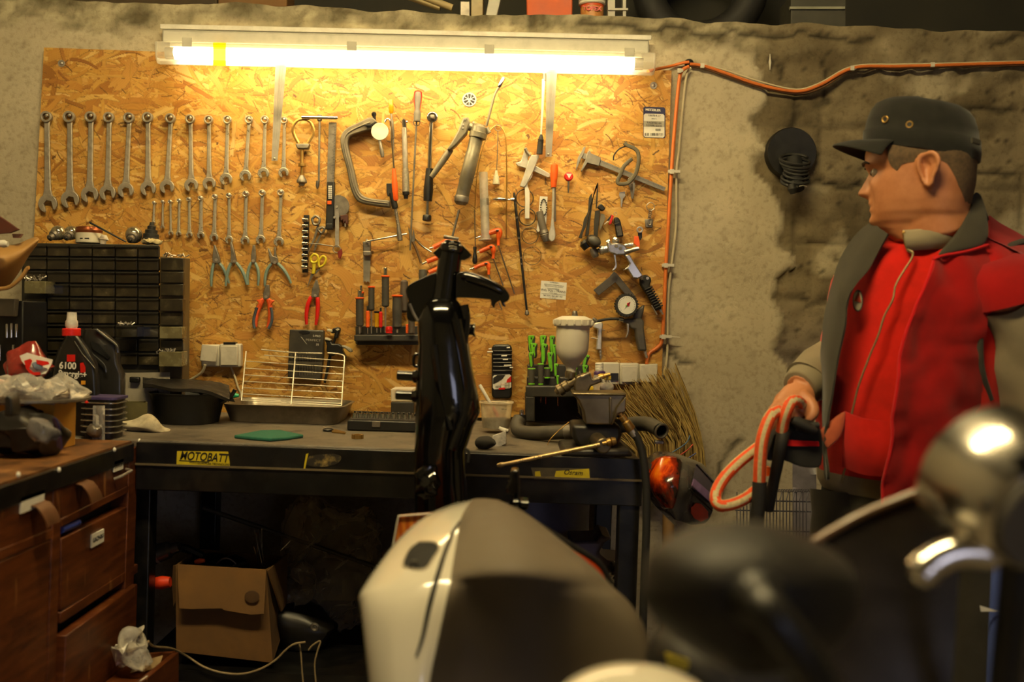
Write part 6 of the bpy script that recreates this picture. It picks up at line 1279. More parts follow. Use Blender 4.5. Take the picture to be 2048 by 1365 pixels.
put('blue_print', blob(W(76, 733, 1.966), (.011, .003, .008), .004, 150, 6), mat('blue_grey_print', '#6d7688', .5), t)
solo('knob', 'small red knob at the far left behind the film wrapped disc', 'cap', MB().LA((2, 764), (20, 764), [(0, 6), (.5, 8), (1, 5)], 1.98), RED)
t = thing('shim_box', 'yellow ochre carton standing on the cabinet under the film wrapped disc', 'box', WZ(110, 905, ZB))
OCH = mat('ochre_card', '#c9952f', .7, 0, .1, 20)
A, B = WZ(107, 903, ZB), WZ(151, 891, ZB); Vx = B - A; Pv = V((-Vx.y, Vx.x, 0)).normalized() * .17; H = V((0, 0, .093))
put('carton', MB().loft([[A, B, B + Pv, A + Pv], [A + H, B + H * .98, B + Pv + H, A + Pv + H]]), OCH, t, bev=.002)
t = thing('wrapped_disc', 'flat metal disc wrapped in crinkled clear film lying on the ochre carton', 'disc', W(70, 805, 1.9))
q = W(66, 799, 1.93); put('disc', MB().lathe(q, q + V((0, 0, .007)), [(0, .100), (.2, .104), (.8, .104), (1, .100)], 48), STEELD, t)
bl = blob(q + V((-.012, 0, .015)), (.112, .10, .024), .026, 34, 8, 64, 26, floor=q.z - .004); put('film', bl, glass('crinkled_film', (.95, .9, .82), .2, .1), t, smooth=25)
put('red_edge', MB().LA((172, 806), (175, 804), [(0, 3), (1, 3)], 1.9), RED, t)
t = thing('motor_cover', 'black plastic part with a violet foil strip lying at the near left on the cabinet', 'part', WZ(50, 925, ZB))
put('body', blob(WZ(28, 918, ZB) + V((0, .03, .04)), (.068, .05, .045), .03, 26, 5, 44, 30, floor=ZB + .001), mat('dark_casting', '#15120f', .35, 0, .3, 20), t)
put('post', MB(ZL).PR([(42, 860), (60, 835), (85, 838), (110, 870), (118, 960), (115, 1040), (40, 1040)], 1.66, .03), BLACK, t, bev=.004)
put('bag', blob(W(88, 862, 1.68), (.018, .016, .022), .02, 40, 7, 34, 24), glass('dark_film', (.4, .37, .36), .25, .12), t)
put('foil_strip', MB().grid([[W(x, y, 1.70 - .006 * j) for j, (x, y) in enumerate(r)] for r in ([(104, 838), (110, 836), (116, 842)], [(112, 855), (117, 852), (120, 856)], [(114, 872), (119, 872), (122, 872)], [(115, 895), (120, 898), (125, 900)])], .001), mat('violet_foil', '#3d2f6e', .2, .4), t)
# finned cylinder
t = thing('finned_cylinder', 'air cooled engine cylinder with bright rimmed fins and a violet gasket top', 'engine part', WZ(190, 880, ZB))
q = WZ(188, 880, ZB) + V((0, .05, 0)); RIM = mat('bright_rim', '#b9b1a0', .25, .8, .1, 40)
for k in range(6): put('fin', MB().loft([rring(q.x, q.y, q.z + .012 + k * .0125 + dz, .080 - e, .08 - e, .018) for dz, e in ((0, .003), (.0005, 0), (.0022, 0), (.0027, .003))]), RIM, t, smooth=30)
put('barrel', MB().loft([rring(q.x, q.y, q.z + z, .066, .066, .018) for z in (0, .083)]), mat('barrel_dark', '#39332b', .5, .4), t)
put('gasket', MB().loft([rring(q.x, q.y, q.z + z, .078, .078, .012) for z in (.083, .088)]), mat('violet_gasket', '#4a3f6b', .4, .2), t)
put('film', MB().grid([[W(x, y, q.y - .043 - .006 * math.sin(x * .3 + y * .2)) for x in (186, 192, 198, 204, 210)] for y in (812, 830, 850, 870, 884)], .0008), glass('crinkled_film', ()), t)
put('bolt_lug', blob(W(190, 862, q.y - .05), (.013, .012, .014), .008, 60, 3, 16, 10), STEELD, t)
t = blob(V((0, 0, 0)), (.07, .036, .019), .016, 26, 9, 48, 24)
qr = WZ(280, 862, ZB)
for v in t.bm.verts:
    v.co.x += .0; f = .55 + .45 * sstep(-.06, .02, v.co.x); v.co.z = max(v.co.z * f + .012, .001) - .010 * sstep(.02, .06, v.co.x); v.co.y *= f; v.co += qr
    v.co.z = max(v.co.z, ZB + .001)
solo('rag', 'crumpled whitish cotton rag on the bench corner', 'rag', t, mat('dirty_cotton', '#b3a78c', .95, 0, .2, 50, .6, dirt=.35, dirtcol='#6b5a40'), smooth=60)
# ------------------------------------------------------------------ under the bench
ZS = .40; Z10 = (240, 960, .29676)
CARD = mat('old_cardboard', '#66471f', .85, 0, .25, 10, dirt=.6, dirtcol='#33200f')
t = thing('cardboard_box', 'worn open cardboard box with a torn front flap on the shelf under the bench', 'box', W(450, 1320, 2.22))
def qd(pts): return [W(240 + x * .29676, 960 + y * .29676, Y) for x, y, Y in pts]
def slab(name, pts, th, m, par, **k):
    q = qd(pts); n = (q[1] - q[0]).cross(q[3] - q[0]).normalized() * th; return put(name, MB().prism(q, n), m, par, **k)
slab('front', [(388, 575, 2.17), (985, 610, 2.17), (1030, 1235, 2.16), (392, 1160, 2.16)], .004, CARD, t)
slab('side', [(985, 610, 2.17), (1110, 520, 2.36), (1105, 1000, 2.36), (1030, 1235, 2.16)], .004, CARD, t)
slab('side', [(388, 575, 2.17), (535, 462, 2.36), (535, 1050, 2.36), (392, 1160, 2.16)], .004, CARD, t)
slab('back', [(535, 470, 2.36), (1110, 520, 2.36), (1105, 1000, 2.36), (535, 1050, 2.36)], .004, CARD, t)
slab('bottom', [(392, 1160, 2.165), (1030, 1232, 2.165), (1105, 1000, 2.36), (535, 1050, 2.36)], .004, CARD, t)
b = MB().prism(qd([(386, 572, 2.165), (985, 608, 2.165), (978, 760, 2.145), (970, 905, 2.14), (880, 910, 2.14), (700, 880, 2.14), (690, 868, 2.14), (480, 872, 2.14), (400, 868, 2.14)]), (0, .003, 0)); put('flap', b, CARD, t)
b = MB().prism(qd([(386, 575, 2.168), (358, 580, 2.18), (350, 700, 2.18), (360, 858, 2.19), (384, 800, 2.17)]), (0, .003, 0)); put('flap', b, CARD, t)
b = MB().prism(qd([(990, 612, 2.172), (1120, 500, 2.30), (1118, 830, 2.3), (1080, 890, 2.24), (1040, 760, 2.2)]), (.003, .002, 0)); put('flap', b, CARD, t)
b = MB().ell(W(240 + 890 * .29676, 960 + 790 * .29676, 2.138), (.016, .001, .014)); put('stain', b, mat('oil_stain', '#4a3218', .8), t)
for i, (a, e) in enumerate((((905, 340), (965, 600)), ((935, 335), (975, 590)), ((955, 330), (960, 600)), ((900, 450), (945, 600)), ((920, 350), (930, 590)), ((1150, 410), (1080, 480)))):
    solo('spoke', ('thin bright rod standing in the cardboard box, leaning left at its top', 'bright rod in the middle of the bundle standing in the cardboard box', 'rightmost upright bright rod in the cardboard box', 'shortest bright rod in the cardboard box', 'bright rod at the back of the bundle in the cardboard box', 'single bent rod by the right rear corner of the cardboard box')[i], 'rod', MB().LA((240 + a[0] * .29676, 960 + a[1] * .29676), (240 + e[0] * .29676, 960 + e[1] * .29676), [(0, 1.6), (.03, 1.1), (1, 1.1)], 2.24 + .008 * i, 8), CHROME, group='bright rods in the cardboard box' if i < 5 else None)
solo('orange_plug', 'orange plastic piece lying in the cardboard box', 'plug', MB(Z10).LA((505, 555), (570, 545), [(0, 14), (.5, 20), (1, 12)], 2.22), ORANGE)
solo('wire_coil', 'loop of dark wire lying in the cardboard box', 'wire', MB(Z10).TB(sp([(650, 570), (690, 535), (740, 535), (780, 575), (700, 590)]), 2.24, 6), STEELD)
bl = blob(W(430, 1135, 2.27), (.075, .06, .02), .02, 30, 11, 30, 14); solo('scrap_parts', 'dark oily scrap parts filling the cardboard box', 'scrap', bl, mat('oily_scrap', '#1d1a16', .35, .3, .4, 30))['kind'] = 'stuff'
t = thing('plastic_bag', 'big crumpled clear plastic bag under the bench right of the cardboard box', 'bag', W(660, 1300, 2.4))
bl = blob(W(665, 1130, 2.42), (.13, .09, .18), .07, 9, 21, 54, 40, floor=.42); 
for v in bl.bm.verts: v.co += V((noise.noise(v.co * 45), noise.noise(v.co * 45 + V((7, 0, 0))), noise.noise(v.co * 45 + V((0, 7, 0))))) * .014
put('film', bl, glass('bag_film', (.75, .7, .6), .14, .15), t, smooth=20)
bl = blob(W(598, 1175, 2.33), (.035, .03, .05), .03, 30, 14, 26, 20); put('fold', bl, glass('bag_film', ()), t, smooth=20)
t = thing('silencer', 'dented silver exhaust silencer lying beside the wooden cabinet', 'exhaust', W(310, 1130, 2.25))
put('can', MB(Z10).LA((60, 560), (400, 450), [(0, 56), (.05, 66), (.58, 68), (.62, 62), (.8, 58), (.85, 40), (1, 36)], 2.26, 24), mat('dull_silencer', '#5d5345', .35, .6, .2, 14, dirt=.5), t)
put('band', MB(Z10).LA((245, 500), (262, 494), [(0, 71), (1, 71)], 2.26, 24), STEEL, t); put('pipe', MB(Z10).TB([(390, 455), (460, 470), (560, 520)], 2.3, 30), BLACKM, t)
t = thing('grease_plug', 'bright orange cone shaped plug left of the cardboard box', 'plug', W(320, 1180, 2.2)); put('cone', MB(Z10).LA((205, 700), (340, 690), [(0, 26), (.1, 38), (.6, 46), (1, 34)], 2.22, 16), mat('signal_orange', '#d93a12', .5), t); put('stem', MB(Z10).LA((0, 770), (205, 705), [(0, 10), (1, 12)], 2.24), BLACK, t)
t = thing('steel_fitting', 'small shiny fitting with a hook under the silencer', 'fitting', W(285, 1222, 2.2)); put('body', MB(Z10).LA((105, 815), (160, 850), [(0, 20), (.4, 32), (.6, 24), (1, 20)], 2.2), CHROME, t); put('hook', MB(Z10).TB(sp([(165, 890), (180, 850), (208, 830)]), 2.19, 7), CHROME, t)
t = thing('pulled_drawer', 'wooden drawer pulled out at floor level holding a crumpled bag', 'drawer', W(290, 1380, 1.95))
b = MB().prism([W(x, y, Y) for x, y, Y in ((262, 1372, 1.82), (344, 1306, 2.0), (344, 1420, 2.0), (262, 1500, 1.82))], (.012, .006, 0)); put('front', b, WOOD, t, bev=.002)
b = MB().prism([W(x, y, Y) for x, y, Y in ((344, 1306, 2.0), (255, 1312, 2.04), (255, 1420, 2.04), (344, 1420, 2.0))], (.004, .01, 0)); put('side', b, WOOD, t)
b = MB().prism([W(x, y, Y) for x, y, Y in ((262, 1400, 1.82), (344, 1330, 2.0), (255, 1330, 2.04), (180, 1390, 1.86))], (0, 0, -.008)); put('bottom', b, WOOD, t)
put('label_holder', MB().prism([W(x, y, Y - .006) for x, y, Y in ((282, 1362, 1.85), (296, 1352, 1.875), (294, 1372, 1.872), (279, 1385, 1.846))], (-.002, -.002, 0)), PAPER, t)
bl = blob(W(262, 1308, 1.96), (.03, .028, .042), .035, 40, 17, 44, 32); solo('crumpled_bag', 'crumpled pale plastic bag stuffed in the pulled out drawer', 'bag', bl, glass('pale_film', (.9, .86, .78), .25, .15), smooth=20)
solo('parcel_paper', 'pale folded paper lying in the pulled out drawer', 'paper', MB().prism([W(x, y, Y) for x, y, Y in ((290, 1325, 1.96), (325, 1315, 2.0), (318, 1335, 1.97), (285, 1345, 1.94))], (0, .002, .003)), mat('tan_paper', '#9a805a', .7))
UC = mat('dirty_cream_cord', '#8d7a58', .6)
def cord(label, pts, Y, r, m=UC): return solo('cord', label, 'cord', MB(Z10).TB(sp([(*p, 0)[:3] for p in pts], 5), Y, r, 8), m)
cord('pale cord looping in front of the cardboard box to the scrap behind', [(190, 1090, -.2), (230, 1125, -.15), (350, 1140, -.08), (450, 1190), (560, 1260), (680, 1300), (820, 1310), (950, 1275), (1050, 1215), (1110, 1155), (1170, 1110), (1250, 1095)], 2.13, 7)
cord('thin pale cord hanging down right of the cardboard box', [(1208, 1100), (1220, 1180), (1225, 1260), (1238, 1420)], 2.14, 6); cord('second pale cord hanging beside it, bent at its top', [(1270, 1150), (1300, 1115), (1350, 1090), (1330, 1160), (1312, 1250), (1325, 1420)], 2.12, 6)
solo('steel_tube', 'long dark tube lying slanted under the bench behind the tail fairing', 'tube', MB(Z10).LA((560, 190), (1760, 600), [(0, 16), (.35, 18), (.36, 14), (1, 16)], 2.36, 12), mat('dark_tube', '#3a332a', .5, .3, .2, 20))
t = thing('scrap_casting', 'dark cast bracket with a ring eye on the lower shelf', 'casting', W(620, 1300, 2.3)); put('body', blob(W(600, 1262, 2.33), (.085, .06, .055), .04, 14, 31, 30, 20, floor=.402), mat('dark_casting', ''), t); put('eye', MB(Z10).RI((1312, 995), 20, 11, 2.24, 20), STEELD, t)
# right half under the bench: drum and crankcase
t = thing('steel_drum', 'blue grey steel drum standing under the bench behind the fairing', 'drum', W(1060, 1400, 2.5)); a = W(1045, 968, 2.5); put('shell', MB().lathe(V((a.x, 2.5, .402)), V((a.x, 2.5, a.z)), [(0, .165), (.02, .17), (.33, .17), (.35, .174), (.37, .17), (.97, .17), (.985, .174), (1, .17)], 40), mat('blue_grey_drum', '#4a4960', .4, .3, .15, 14, dirt=.3), t)
put('lid', MB().lathe(V((a.x, 2.5, a.z - .006)), V((a.x, 2.5, a.z - .003)), [(0, .165), (1, .165)], 40), mat('blue_grey_drum', ''), t)
t = thing('engine_casing', 'violet grey engine casing on the lower shelf right of the fairing', 'engine part', W(1195, 1300, 2.3))
CASE = mat('violet_grey_casting', '#6a6172', .35, .6, .2, 18, dirt=.4)
put('casing', MB().PR([(1140, 1084), (1195, 1083), (1200, 1070), (1225, 1078), (1208, 1088), (1198, 1108), (1215, 1122), (1252, 1126), (1254, 1170), (1240, 1200), (1252, 1240), (1250, 1328), (1150, 1328), (1145, 1150)], 2.24, .12), CASE, t, bev=.006)
put('boss', MB().WA((1232, 1208), 22, 13, 2.22, .04), CASE, t, bev=.002); put('inner_part', blob(W(1232, 1150, 2.23), (.024, .02, .022), .014, 50, 8, 20, 14), CHROME, t)
solo('blue_hose_piece', 'short pale blue hose piece under the bench beside the drum', 'hose', MB().LA((1165, 962), (1186, 995), [(0, 5), (.1, 7), (.9, 7), (1, 5)], 2.3), mat('pale_blue_hose', '#5d7484', .5))
# ------------------------------------------------------------------ black motorcycle frame in front of the bench
GLB = mat('gloss_black_frame', '#060606', .12, 0, .1, 20, coat=.6)
YM = 1.86
t = thing('motorcycle_chassis', 'glossy black bare motorcycle frame standing upright in front of the bench', 'motorcycle frame', (W(885, 900, YM).x, YM, 0))
b = MB(ZG).LA((650, 165), (560, 800), [(0, 95), (.03, 118), (.12, 128), (.2, 132), (.9, 140), (1, 150)], YM, 28); put('head_tube', b, GLB, t)
b = MB(ZG).LA((662, 120), (640, 260), [(0, 70), (.06, 95), (.3, 105), (.32, 125), (.6, 140), (1, 130)], YM - .004, 28)
b.PR([(430, 262), (500, 200), (555, 150), (740, 150), (800, 205), (878, 290), (835, 325), (790, 348), (490, 325)], YM - .01, .05); put('head_flange', b, GLB, t, bev=.004, seg=3)
b = MB(ZG)
for k in (150, 185, 210): b.TB(sp([(612, k + 6), (655, k), (705, k + 14)]), YM - .036, 5)
put('bearing_ring', b, CHROME, t)
def slab3(pts, Y, th, bulge=.5):
    return MB(ZG).PR(pts, Y, th)
ra = sp([(700, 500), (815, 470), (1000, 530), (1190, 615), (1270, 690), (1305, 755), (1288, 805), (1240, 832)], 3) + [(1265, 875), (1222, 872), (1195, 805), (1150, 830), (1130, 896), (1096, 860), (1090, 798)] + sp([(1080, 795), (900, 778), (740, 772), (690, 780)], 3)
put('right_wing', MB(ZG).PR(ra, YM - .025, .06), GLB, t, bev=.012, seg=4)
put('right_ridge', MB(ZG).TB(sp([(760, 520), (900, 560), (1080, 625), (1230, 710)]), YM - .028, [40, 52, 60, 60, 62, 62, 60, 56, 54, 50, 46, 40, 30], 12), GLB, t)
la = sp([(540, 470), (455, 485), (330, 540), (190, 605), (128, 660), (124, 720), (152, 805)], 3) + sp([(135, 840), (130, 940), (140, 1020), (200, 1045), (265, 1035), (340, 960), (430, 880), (480, 800)], 3)
put('left_wing', MB(ZG).PR(la, YM - .005, .06), GLB, t, bev=.012, seg=4)
put('left_lug', MB(ZG).TB(sp([(165, 840), (215, 960), (262, 1040)]), YM - .012, 18, 10), STEELD, t)
rings = []
for y, x, w, d in ((596, 888, 24, .02), (608, 886, 36, .035), (625, 884, 43, .045), (650, 884, 49, .05), (690, 888, 51, .052), (740, 890, 56, .055), (790, 894, 63, .058), (822, 896, 65, .058), (855, 889, 58, .055), (900, 880, 51, .05), (960, 881, 52, .05), (1040, 884, 54, .05), (1200, 884, 54, .05), (1390, 884, 56, .05)):
    c = W(x, y, YM); k = w * S(YM); rings.append([c + V((math.copysign(abs(math.cos(a)) ** .8, math.cos(a)) * k, math.copysign(abs(math.sin(a)) ** .8, math.sin(a)) * d, 0)) for a in [2 * PI * j / 28 for j in range(28)]])
put('spine', MB().loft(rings), GLB, t, smooth=60)
b = MB().TB(sp([(868, 690), (880, 780), (900, 860)]), YM - .05, 9); b.TB(sp([(912, 640), (928, 720), (935, 800), (905, 900)]), YM - .045, 10); b.TB(sp([(928, 610), (932, 640), (926, 690)]), YM - .02, 9); put('side_rail', b, GLB, t)
b = MB(ZG).LA((800, 1130), (910, 1140), [(0, 70), (.5, 68), (.55, 58), (.6, 72), (.75, 60), (.8, 74), (.95, 74), (1, 60)], YM); b.PR([(870, 1180), (905, 1180), (920, 1228), (890, 1205)], YM - .01, .02); put('boss', b, GLB, t)
for y, x0 in ((751, 794), (790, 791)): put('peg', MB().LA((x0, y), (850, y + 3), [(0, 8), (.03, 10), (.55, 10), (.6, 13), (.9, 18), (1, 20)], YM - .01, 12), GLB, t)
put('hook', MB().TB(sp([(842, 710), (829, 711), (828, 731), (838, 733)]), YM - .01, 3), GLB, t)
b = MB().TB(sp([(930, 898), (938, 905), (936, 925)]), YM - .04, 3); put('cable_clip', b, RUBBER, t)
put('knuckle', blob(W(855, 965, YM - .05), (.022, .02, .032), .012, 60, 4, 22, 16), GLB, t)
b = MB(ZE).PR([(1620, 470), (1660, 445), (1742, 452), (1752, 640), (1750, 870), (1780, 895), (1885, 900), (1872, 1030), (1760, 1040), (1740, 1090), (1640, 1060), (1640, 810), (1545, 800), (1548, 690), (1600, 600)], 1.72, .035); put('foot_bracket', b, GLB, t, bev=.005, seg=3)
b = MB(ZE).LA((1660, 930), (1735, 930), [(0, 60), (1, 60)], 1.715); b.LA((1770, 940), (1880, 945), [(0, 48), (1, 48)], 1.715); put('bracket_bolt', b, GLB, t)
b = MB().TB([(1034, 1010, -.12), (1000, 1060, -.06), (900, 1100, 0), (884, 1200, 0)], YM, 14); b.tube([W(860, 1380, YM), V((W(860, 1380, YM).x, YM, 0.0))], .02, 10); b.tube([W(910, 1380, YM), V((W(910, 1380, YM).x, YM, 0.0))], .02, 10); put('lower_rail', b, GLB, t)
# ------------------------------------------------------------------ tail fairing
WF = mat('gloss_white_fairing', '#d6cfbd', .12, 0, .03, 6, coat=.8); TAU = mat('matt_taupe_cover', '#5d5243', .66, 0, .05, 30)
t = thing('tail_fairing', 'motorcycle tail fairing with a glossy white side and a matt taupe top', 'fairing', (W(1010, 1300, 1.2).x, 1.2, 0))
R_ = [ # left edge, ridge, crease, quarter, middle, right-quarter, right edge, depth
 ((915, 1015), (938, 1007), (948, 1004), (956, 1003), (966, 1003), (980, 1004), (1000, 1009), 1.50),
 ((858, 1038), (915, 1020), (935, 1018), (950, 1018), (985, 1015), (1020, 1020), (1048, 1034), 1.44),
 ((808, 1076), (898, 1050), (922, 1045), (945, 1038), (1000, 1038), (1055, 1048), (1095, 1068), 1.37),
 ((768, 1124), (884, 1092), (912, 1090), (945, 1085), (1010, 1082), (1080, 1088), (1138, 1102), 1.30),
 ((728, 1184), (868, 1150), (903, 1146), (940, 1142), (1015, 1138), (1100, 1142), (1192, 1148), 1.235),
 ((727, 1205), (862, 1180), (899, 1174), (938, 1166), (1018, 1168), (1110, 1178), (1222, 1180), 1.215),
 ((731, 1240), (853, 1222), (890, 1212), (935, 1192), (1022, 1198), (1118, 1212), (1252, 1210), 1.20),
 ((737, 1300), (842, 1292), (872, 1290), (930, 1262), (1024, 1270), (1125, 1285), (1280, 1265), 1.185),
 ((745, 1380), (830, 1378), (855, 1378), (925, 1360), (1026, 1365), (1130, 1375), (1300, 1370), 1.17),
 ((755, 1520), (822, 1520), (850, 1520), (925, 1500), (1028, 1505), (1130, 1510), (1310, 1500), 1.15)]
def frow(r, cols, off):
    out = []
    for c, d in zip(cols, off): x, y = r[c]; out.append(W(x, y, r[7] + d))
    return out
def dens(rows): # smooth across and along
    a = [[tuple(p) for p in sp([tuple(q) for q in r], 5)] for r in rows]; cols = [sp([r[j] for r in a], 4) for j in range(len(a[0]))]
    return [[V(cols[j][i]) for j in range(len(cols))] for i in range(len(cols[0]))]
wl = [frow(r, (0, 0, 1, 2), (.10 - .05 * (i < 2), .045 - .02 * (i < 2), .0, .004)) for i, r in enumerate(R_)]
for r in wl: r[0] = r[0] + V((.018, 0, -.03))
mid = [r[1].lerp(r[2], .5) + V((0, -.016, .004)) for r in wl]
wl = [[r[0], r[1], m, r[2], r[3]] for r, m in zip(wl, mid)]
sp_ = put('side_panel', MB().grid(dens(wl), .004), WF, t, smooth=60)
from mathutils.bvhtree import BVHTree
def on_mesh(o):
    bv = BVHTree.FromPolygons([v.co + wloc(o) for v in o.data.vertices], [p.vertices[:] for p in o.data.polygons])
    return lambda x, y, d: (lambda h: (h if h is not None else W(x, y, 1.3)) - ray(x, y).normalized() * d)(bv.ray_cast(CP, ray(x, y))[0])
OS = on_mesh(sp_)
tl = [frow(r, (2, 3, 4, 5, 6, 6), (.006, -.004 - .004 * (i > 1) + max(0, i - 4) * .016, -.016 - .01 * (i > 1) + max(0, i - 4) * .021, -.01 + max(0, i - 4) * .019, .045, .12)) for i, r in enumerate(R_)]
for r in tl: r[5] = r[5] + V((-.012, 0, -.02))
put('top_cover', MB().grid(dens(tl), .004), TAU, t, smooth=60)
gl = [OS(x, y, .0008) for x, y, Y in sp([(925, 1037, 1.395), (908, 1062, 1.36), (890, 1105, 1.29), (873, 1160, 1.222), (858, 1215, 1.194), (845, 1275, 1.18), (832, 1275 + 40, 1.172)], 4)]
put('groove', MB().tube(gl, [.0012 + .0022 * math.sin(PI * i / (len(gl) - 1)) for i in range(len(gl))], 8), BLACK, t)
hole = sp([(838, 1084), (868, 1085), (879, 1096), (868, 1115), (850, 1139), (815, 1137), (806, 1127), (818, 1100), (838, 1084)], 4)[:-1]
put('slot', MB().loft([[OS(842 + (x - 842) * s, 1111 + (y - 1111) * s, .0012) for x, y in hole] for s in (1, .85, .6, .3, .02)]), mat('black_core', ''), t)
put('slot_rim', MB().tube([OS(x, y, .001) for x, y in hole], .0014, 6, closed=True), mat('taupe_rim', '#a89c86', .4), t)
put('grommet', MB().washer(OS(829, 1130, .003), (.1, 1, .3), .0065, .003, .003), GREY, t)
b = MB()
for x0, x1 in ((860, 800), (1180, 1230)): b.tube([W(x0, 1250, 1.35), W(x0, 1330, 1.4), V((W(x1, 1300, 1.4).x, 1.4, 0))], .012, 10)
b.tube([W(860, 1250, 1.35), W(1180, 1250, 1.35)], .012, 10); b.tube([W(1000, 1080, 1.42), W(1000, 1250, 1.35)], .01, 8); put('support_stand', b, BLACKM, t)
def ribbed():
    t = NT('ribbed_orange_lens'); w = t.add('ShaderNodeTexWave', i_Vector=t.mapping((0, .12, 0)), i_Scale=26.0, i_Distortion=1.5, i_Detail=2.0, wave_type='BANDS', bands_direction='X').outputs['Fac']
    t.P(Base_Color=t.ramp(w, [(.2, hx('#b8561a')), (.8, hx('#d9822e'))]), Roughness=.4); return t.m
t = thing('indicator_lens', 'ribbed orange panel standing behind the left edge of the fairing', 'panel', W(835, 1100, 1.58))
put('lens', MB().PR([(797, 1033), (888, 1026), (905, 1150), (775, 1180), (784, 1105)], 1.58, .012), ribbed(), t, bev=.002)
put('edge', MB().TB([(784, 1105), (797, 1033), (888, 1026)], 1.578, 2), PAPER, t); put('foot', MB().tube([W(830, 1150, 1.59), V((W(830, 1150, 1.59).x, 1.59, 0))], .01, 8), BLACKM, t)
t = thing('orange_fender', 'glossy orange red panel edge with a black pipe behind the right side of the fairing', 'panel', (W(1180, 1150, 1.5).x, 1.5, 0))
put('panel', MB().PR(sp([(1120, 1082), (1160, 1100), (1195, 1122), (1215, 1150), (1222, 1172)], 3) + [(1215, 1230), (1120, 1180)], 1.56, .01), mat('gloss_orange', '#d9481a', .2, 0, .1, 10, coat=.6), t, bev=.002)
put('pipe', MB().TB(sp([(1030, 1018), (1080, 1052), (1140, 1090), (1195, 1125), (1218, 1160), (1222, 1200)]), 1.55, 6, 10), BLACK, t)
put('foot', MB().tube([W(1190, 1180, 1.57), V((W(1190, 1180, 1.57).x, 1.57, 0))], .01, 8), BLACKM, t)
# ------------------------------------------------------------------ nearest motorcycle: mirrors, screen, dome
def dome(out, Y, prof, cx, cy):
    """rounded shell from an outline: prof = [(scale, dY)]"""
    o = sp(out + [out[0]], 4)[:-1]; return MB().loft([[W(cx + (x - cx) * s, cy + (y - cy) * s, Y + d) for x, y in o] for s, d in prof])
YR1 = .66
mc = thing('motorcycle', 'out of focus motorcycle nearest the camera with two mirrors and a smoked screen', 'motorcycle', (W(1600, 1500, .95).x, .95, 0))
MO = [(1281, 1195), (1298, 1112), (1360, 1064), (1450, 1043), (1545, 1048), (1635, 1082), (1703, 1132), (1722, 1192), (1700, 1262), (1645, 1312), (1565, 1345), (1485, 1348), (1400, 1312), (1322, 1258)]
t = put('mirror_shell', dome(MO, YR1, [(.02, -.062), (.25, -.060), (.5, -.052), (.72, -.038), (.88, -.018), (.97, .002), (1, .02), (.99, .032), (.9, .036), (.02, .036)], 1500, 1195), mat('satin_black_shell', '#15110c', .6, 0, .1, 20), mc, smooth=60)
put('mirror_glass', dome([(1500 + (x - 1500) * .9, 1195 + (y - 1195) * .9) for x, y in MO], YR1, [(.02, .037), (1, .037), (1, .039), (.02, .039)], 1500, 1195), CHROME, t)
q0 = W(1520, 1205, YR1 - .06)
put('stem', MB().tube([W(x, y, YR1 + d) for x, y, d in sp([(1505, 1190, -.045), (1530, 1215, -.075), (1575, 1270, -.08), (1625, 1340, -.075), (1670, 1430, -.06), (1720, 1600, -.02)], 5)], [.013, .016, .0155, .014, .0125] + [.0115] * 21, 18), BLACK, t)
put('ball_joint', MB().ell(W(1512, 1198, YR1 - .058), (.018, .016, .018), n=20, m=14), BLACK, t)
YR2 = .80
c = (2018, 982); k = S(YR2) * 1.04; P0 = W(*c, YR2)
ax = V((.20, -1, -.34)).normalized()
t = put('chrome_mirror', MB().lathe(P0 - ax * .03, P0 + ax * .06, [(0, 150 * k), (.18, 151 * k), (.35, 149 * k), (.55, 140 * k), (.72, 122 * k), (.8, 112 * k), (.82, 106 * k), (.80, 104 * k), (.79, .001)], 56), mat('polished_chrome', '#e8e2d6', .2, 1, .02, 8), mc, smooth=40)
put('mirror_glass', MB().cyl(P0 - ax * .032, P0 - ax * .028, 140 * k, 40), mat('dark_mirror_glass', '#2a2925', .1, .8), t)
put('centre_disc', MB().lathe(P0 + ax * .038, P0 + ax * .052, [(0, 103 * k), (.6, 102 * k), (.9, 95 * k), (1, .001)], 48), mat('grey_disc', '#6b675f', .4, .3, .05, 10), t, smooth=40)
put('pivot', MB().LA((2044, 905), (2060, 940), [(0, 22), (1, 22)], YR2 - .06), BLACK, t)
put('clamp', MB().PR(sp([(1962, 1085), (2060, 1075), (2075, 1130), (2000, 1140), (1962, 1118)], 3), YR2 - .02, .05), BLACK, t, bev=.006)
put('arm', MB().tube([W(x, y, YR2 - .02) for x, y in sp([(1838, 1152), (1862, 1128), (1900, 1108), (1940, 1104), (1985, 1112)], 5)], [.003] + [.0135] * 4 + [.0125] * 14 + [.012] * 2, 18), mat('polished_chrome', ''), t)
put('arm_end', MB().ell(W(1846, 1146, YR2 - .02), (.011, .011, .012), n=18, m=12), CHROME, t)
put('handlebar', MB().tube([W(2035, 1120, YR2), W(2010, 1365, YR2 + .02), W(1990, 1600, YR2 + .05)], .012, 12), BLACK, t)
t = put('dark_filler', dome([(1290, 1700), (1288, 1400), (1296, 1300), (1330, 1255), (1420, 1240), (1560, 1250), (1700, 1300), (1760, 1400), (1770, 1700)], 1.0, [(.02, -.05), (.5, -.045), (.85, -.02), (1, .02), (.98, .05), (.02, .06)], 1500, 1450), mat('satin_black_shell', ''), mc, smooth=60)  # dark body added to fill the darkness below the mirror
put('yellow_label', MB().PR([(1330, 1306), (1378, 1322), (1380, 1345), (1336, 1332)], .965, .002), YS, t, bev=.0005)
ed = sp([(1590, 1108), (1650, 1072), (1720, 1033), (1790, 1003), (1865, 976), (1930, 962)], 5)
t = put('windscreen', MB().grid([[W(x + (1800 - x) * .25 * k / 4, y + (1420 - y) * k / 4, .952 - .05 * k / 4) for x, y in ed] for k in range(5)], .003), glass('smoked_screen', (.10, .08, .065), .2, .25), mc)
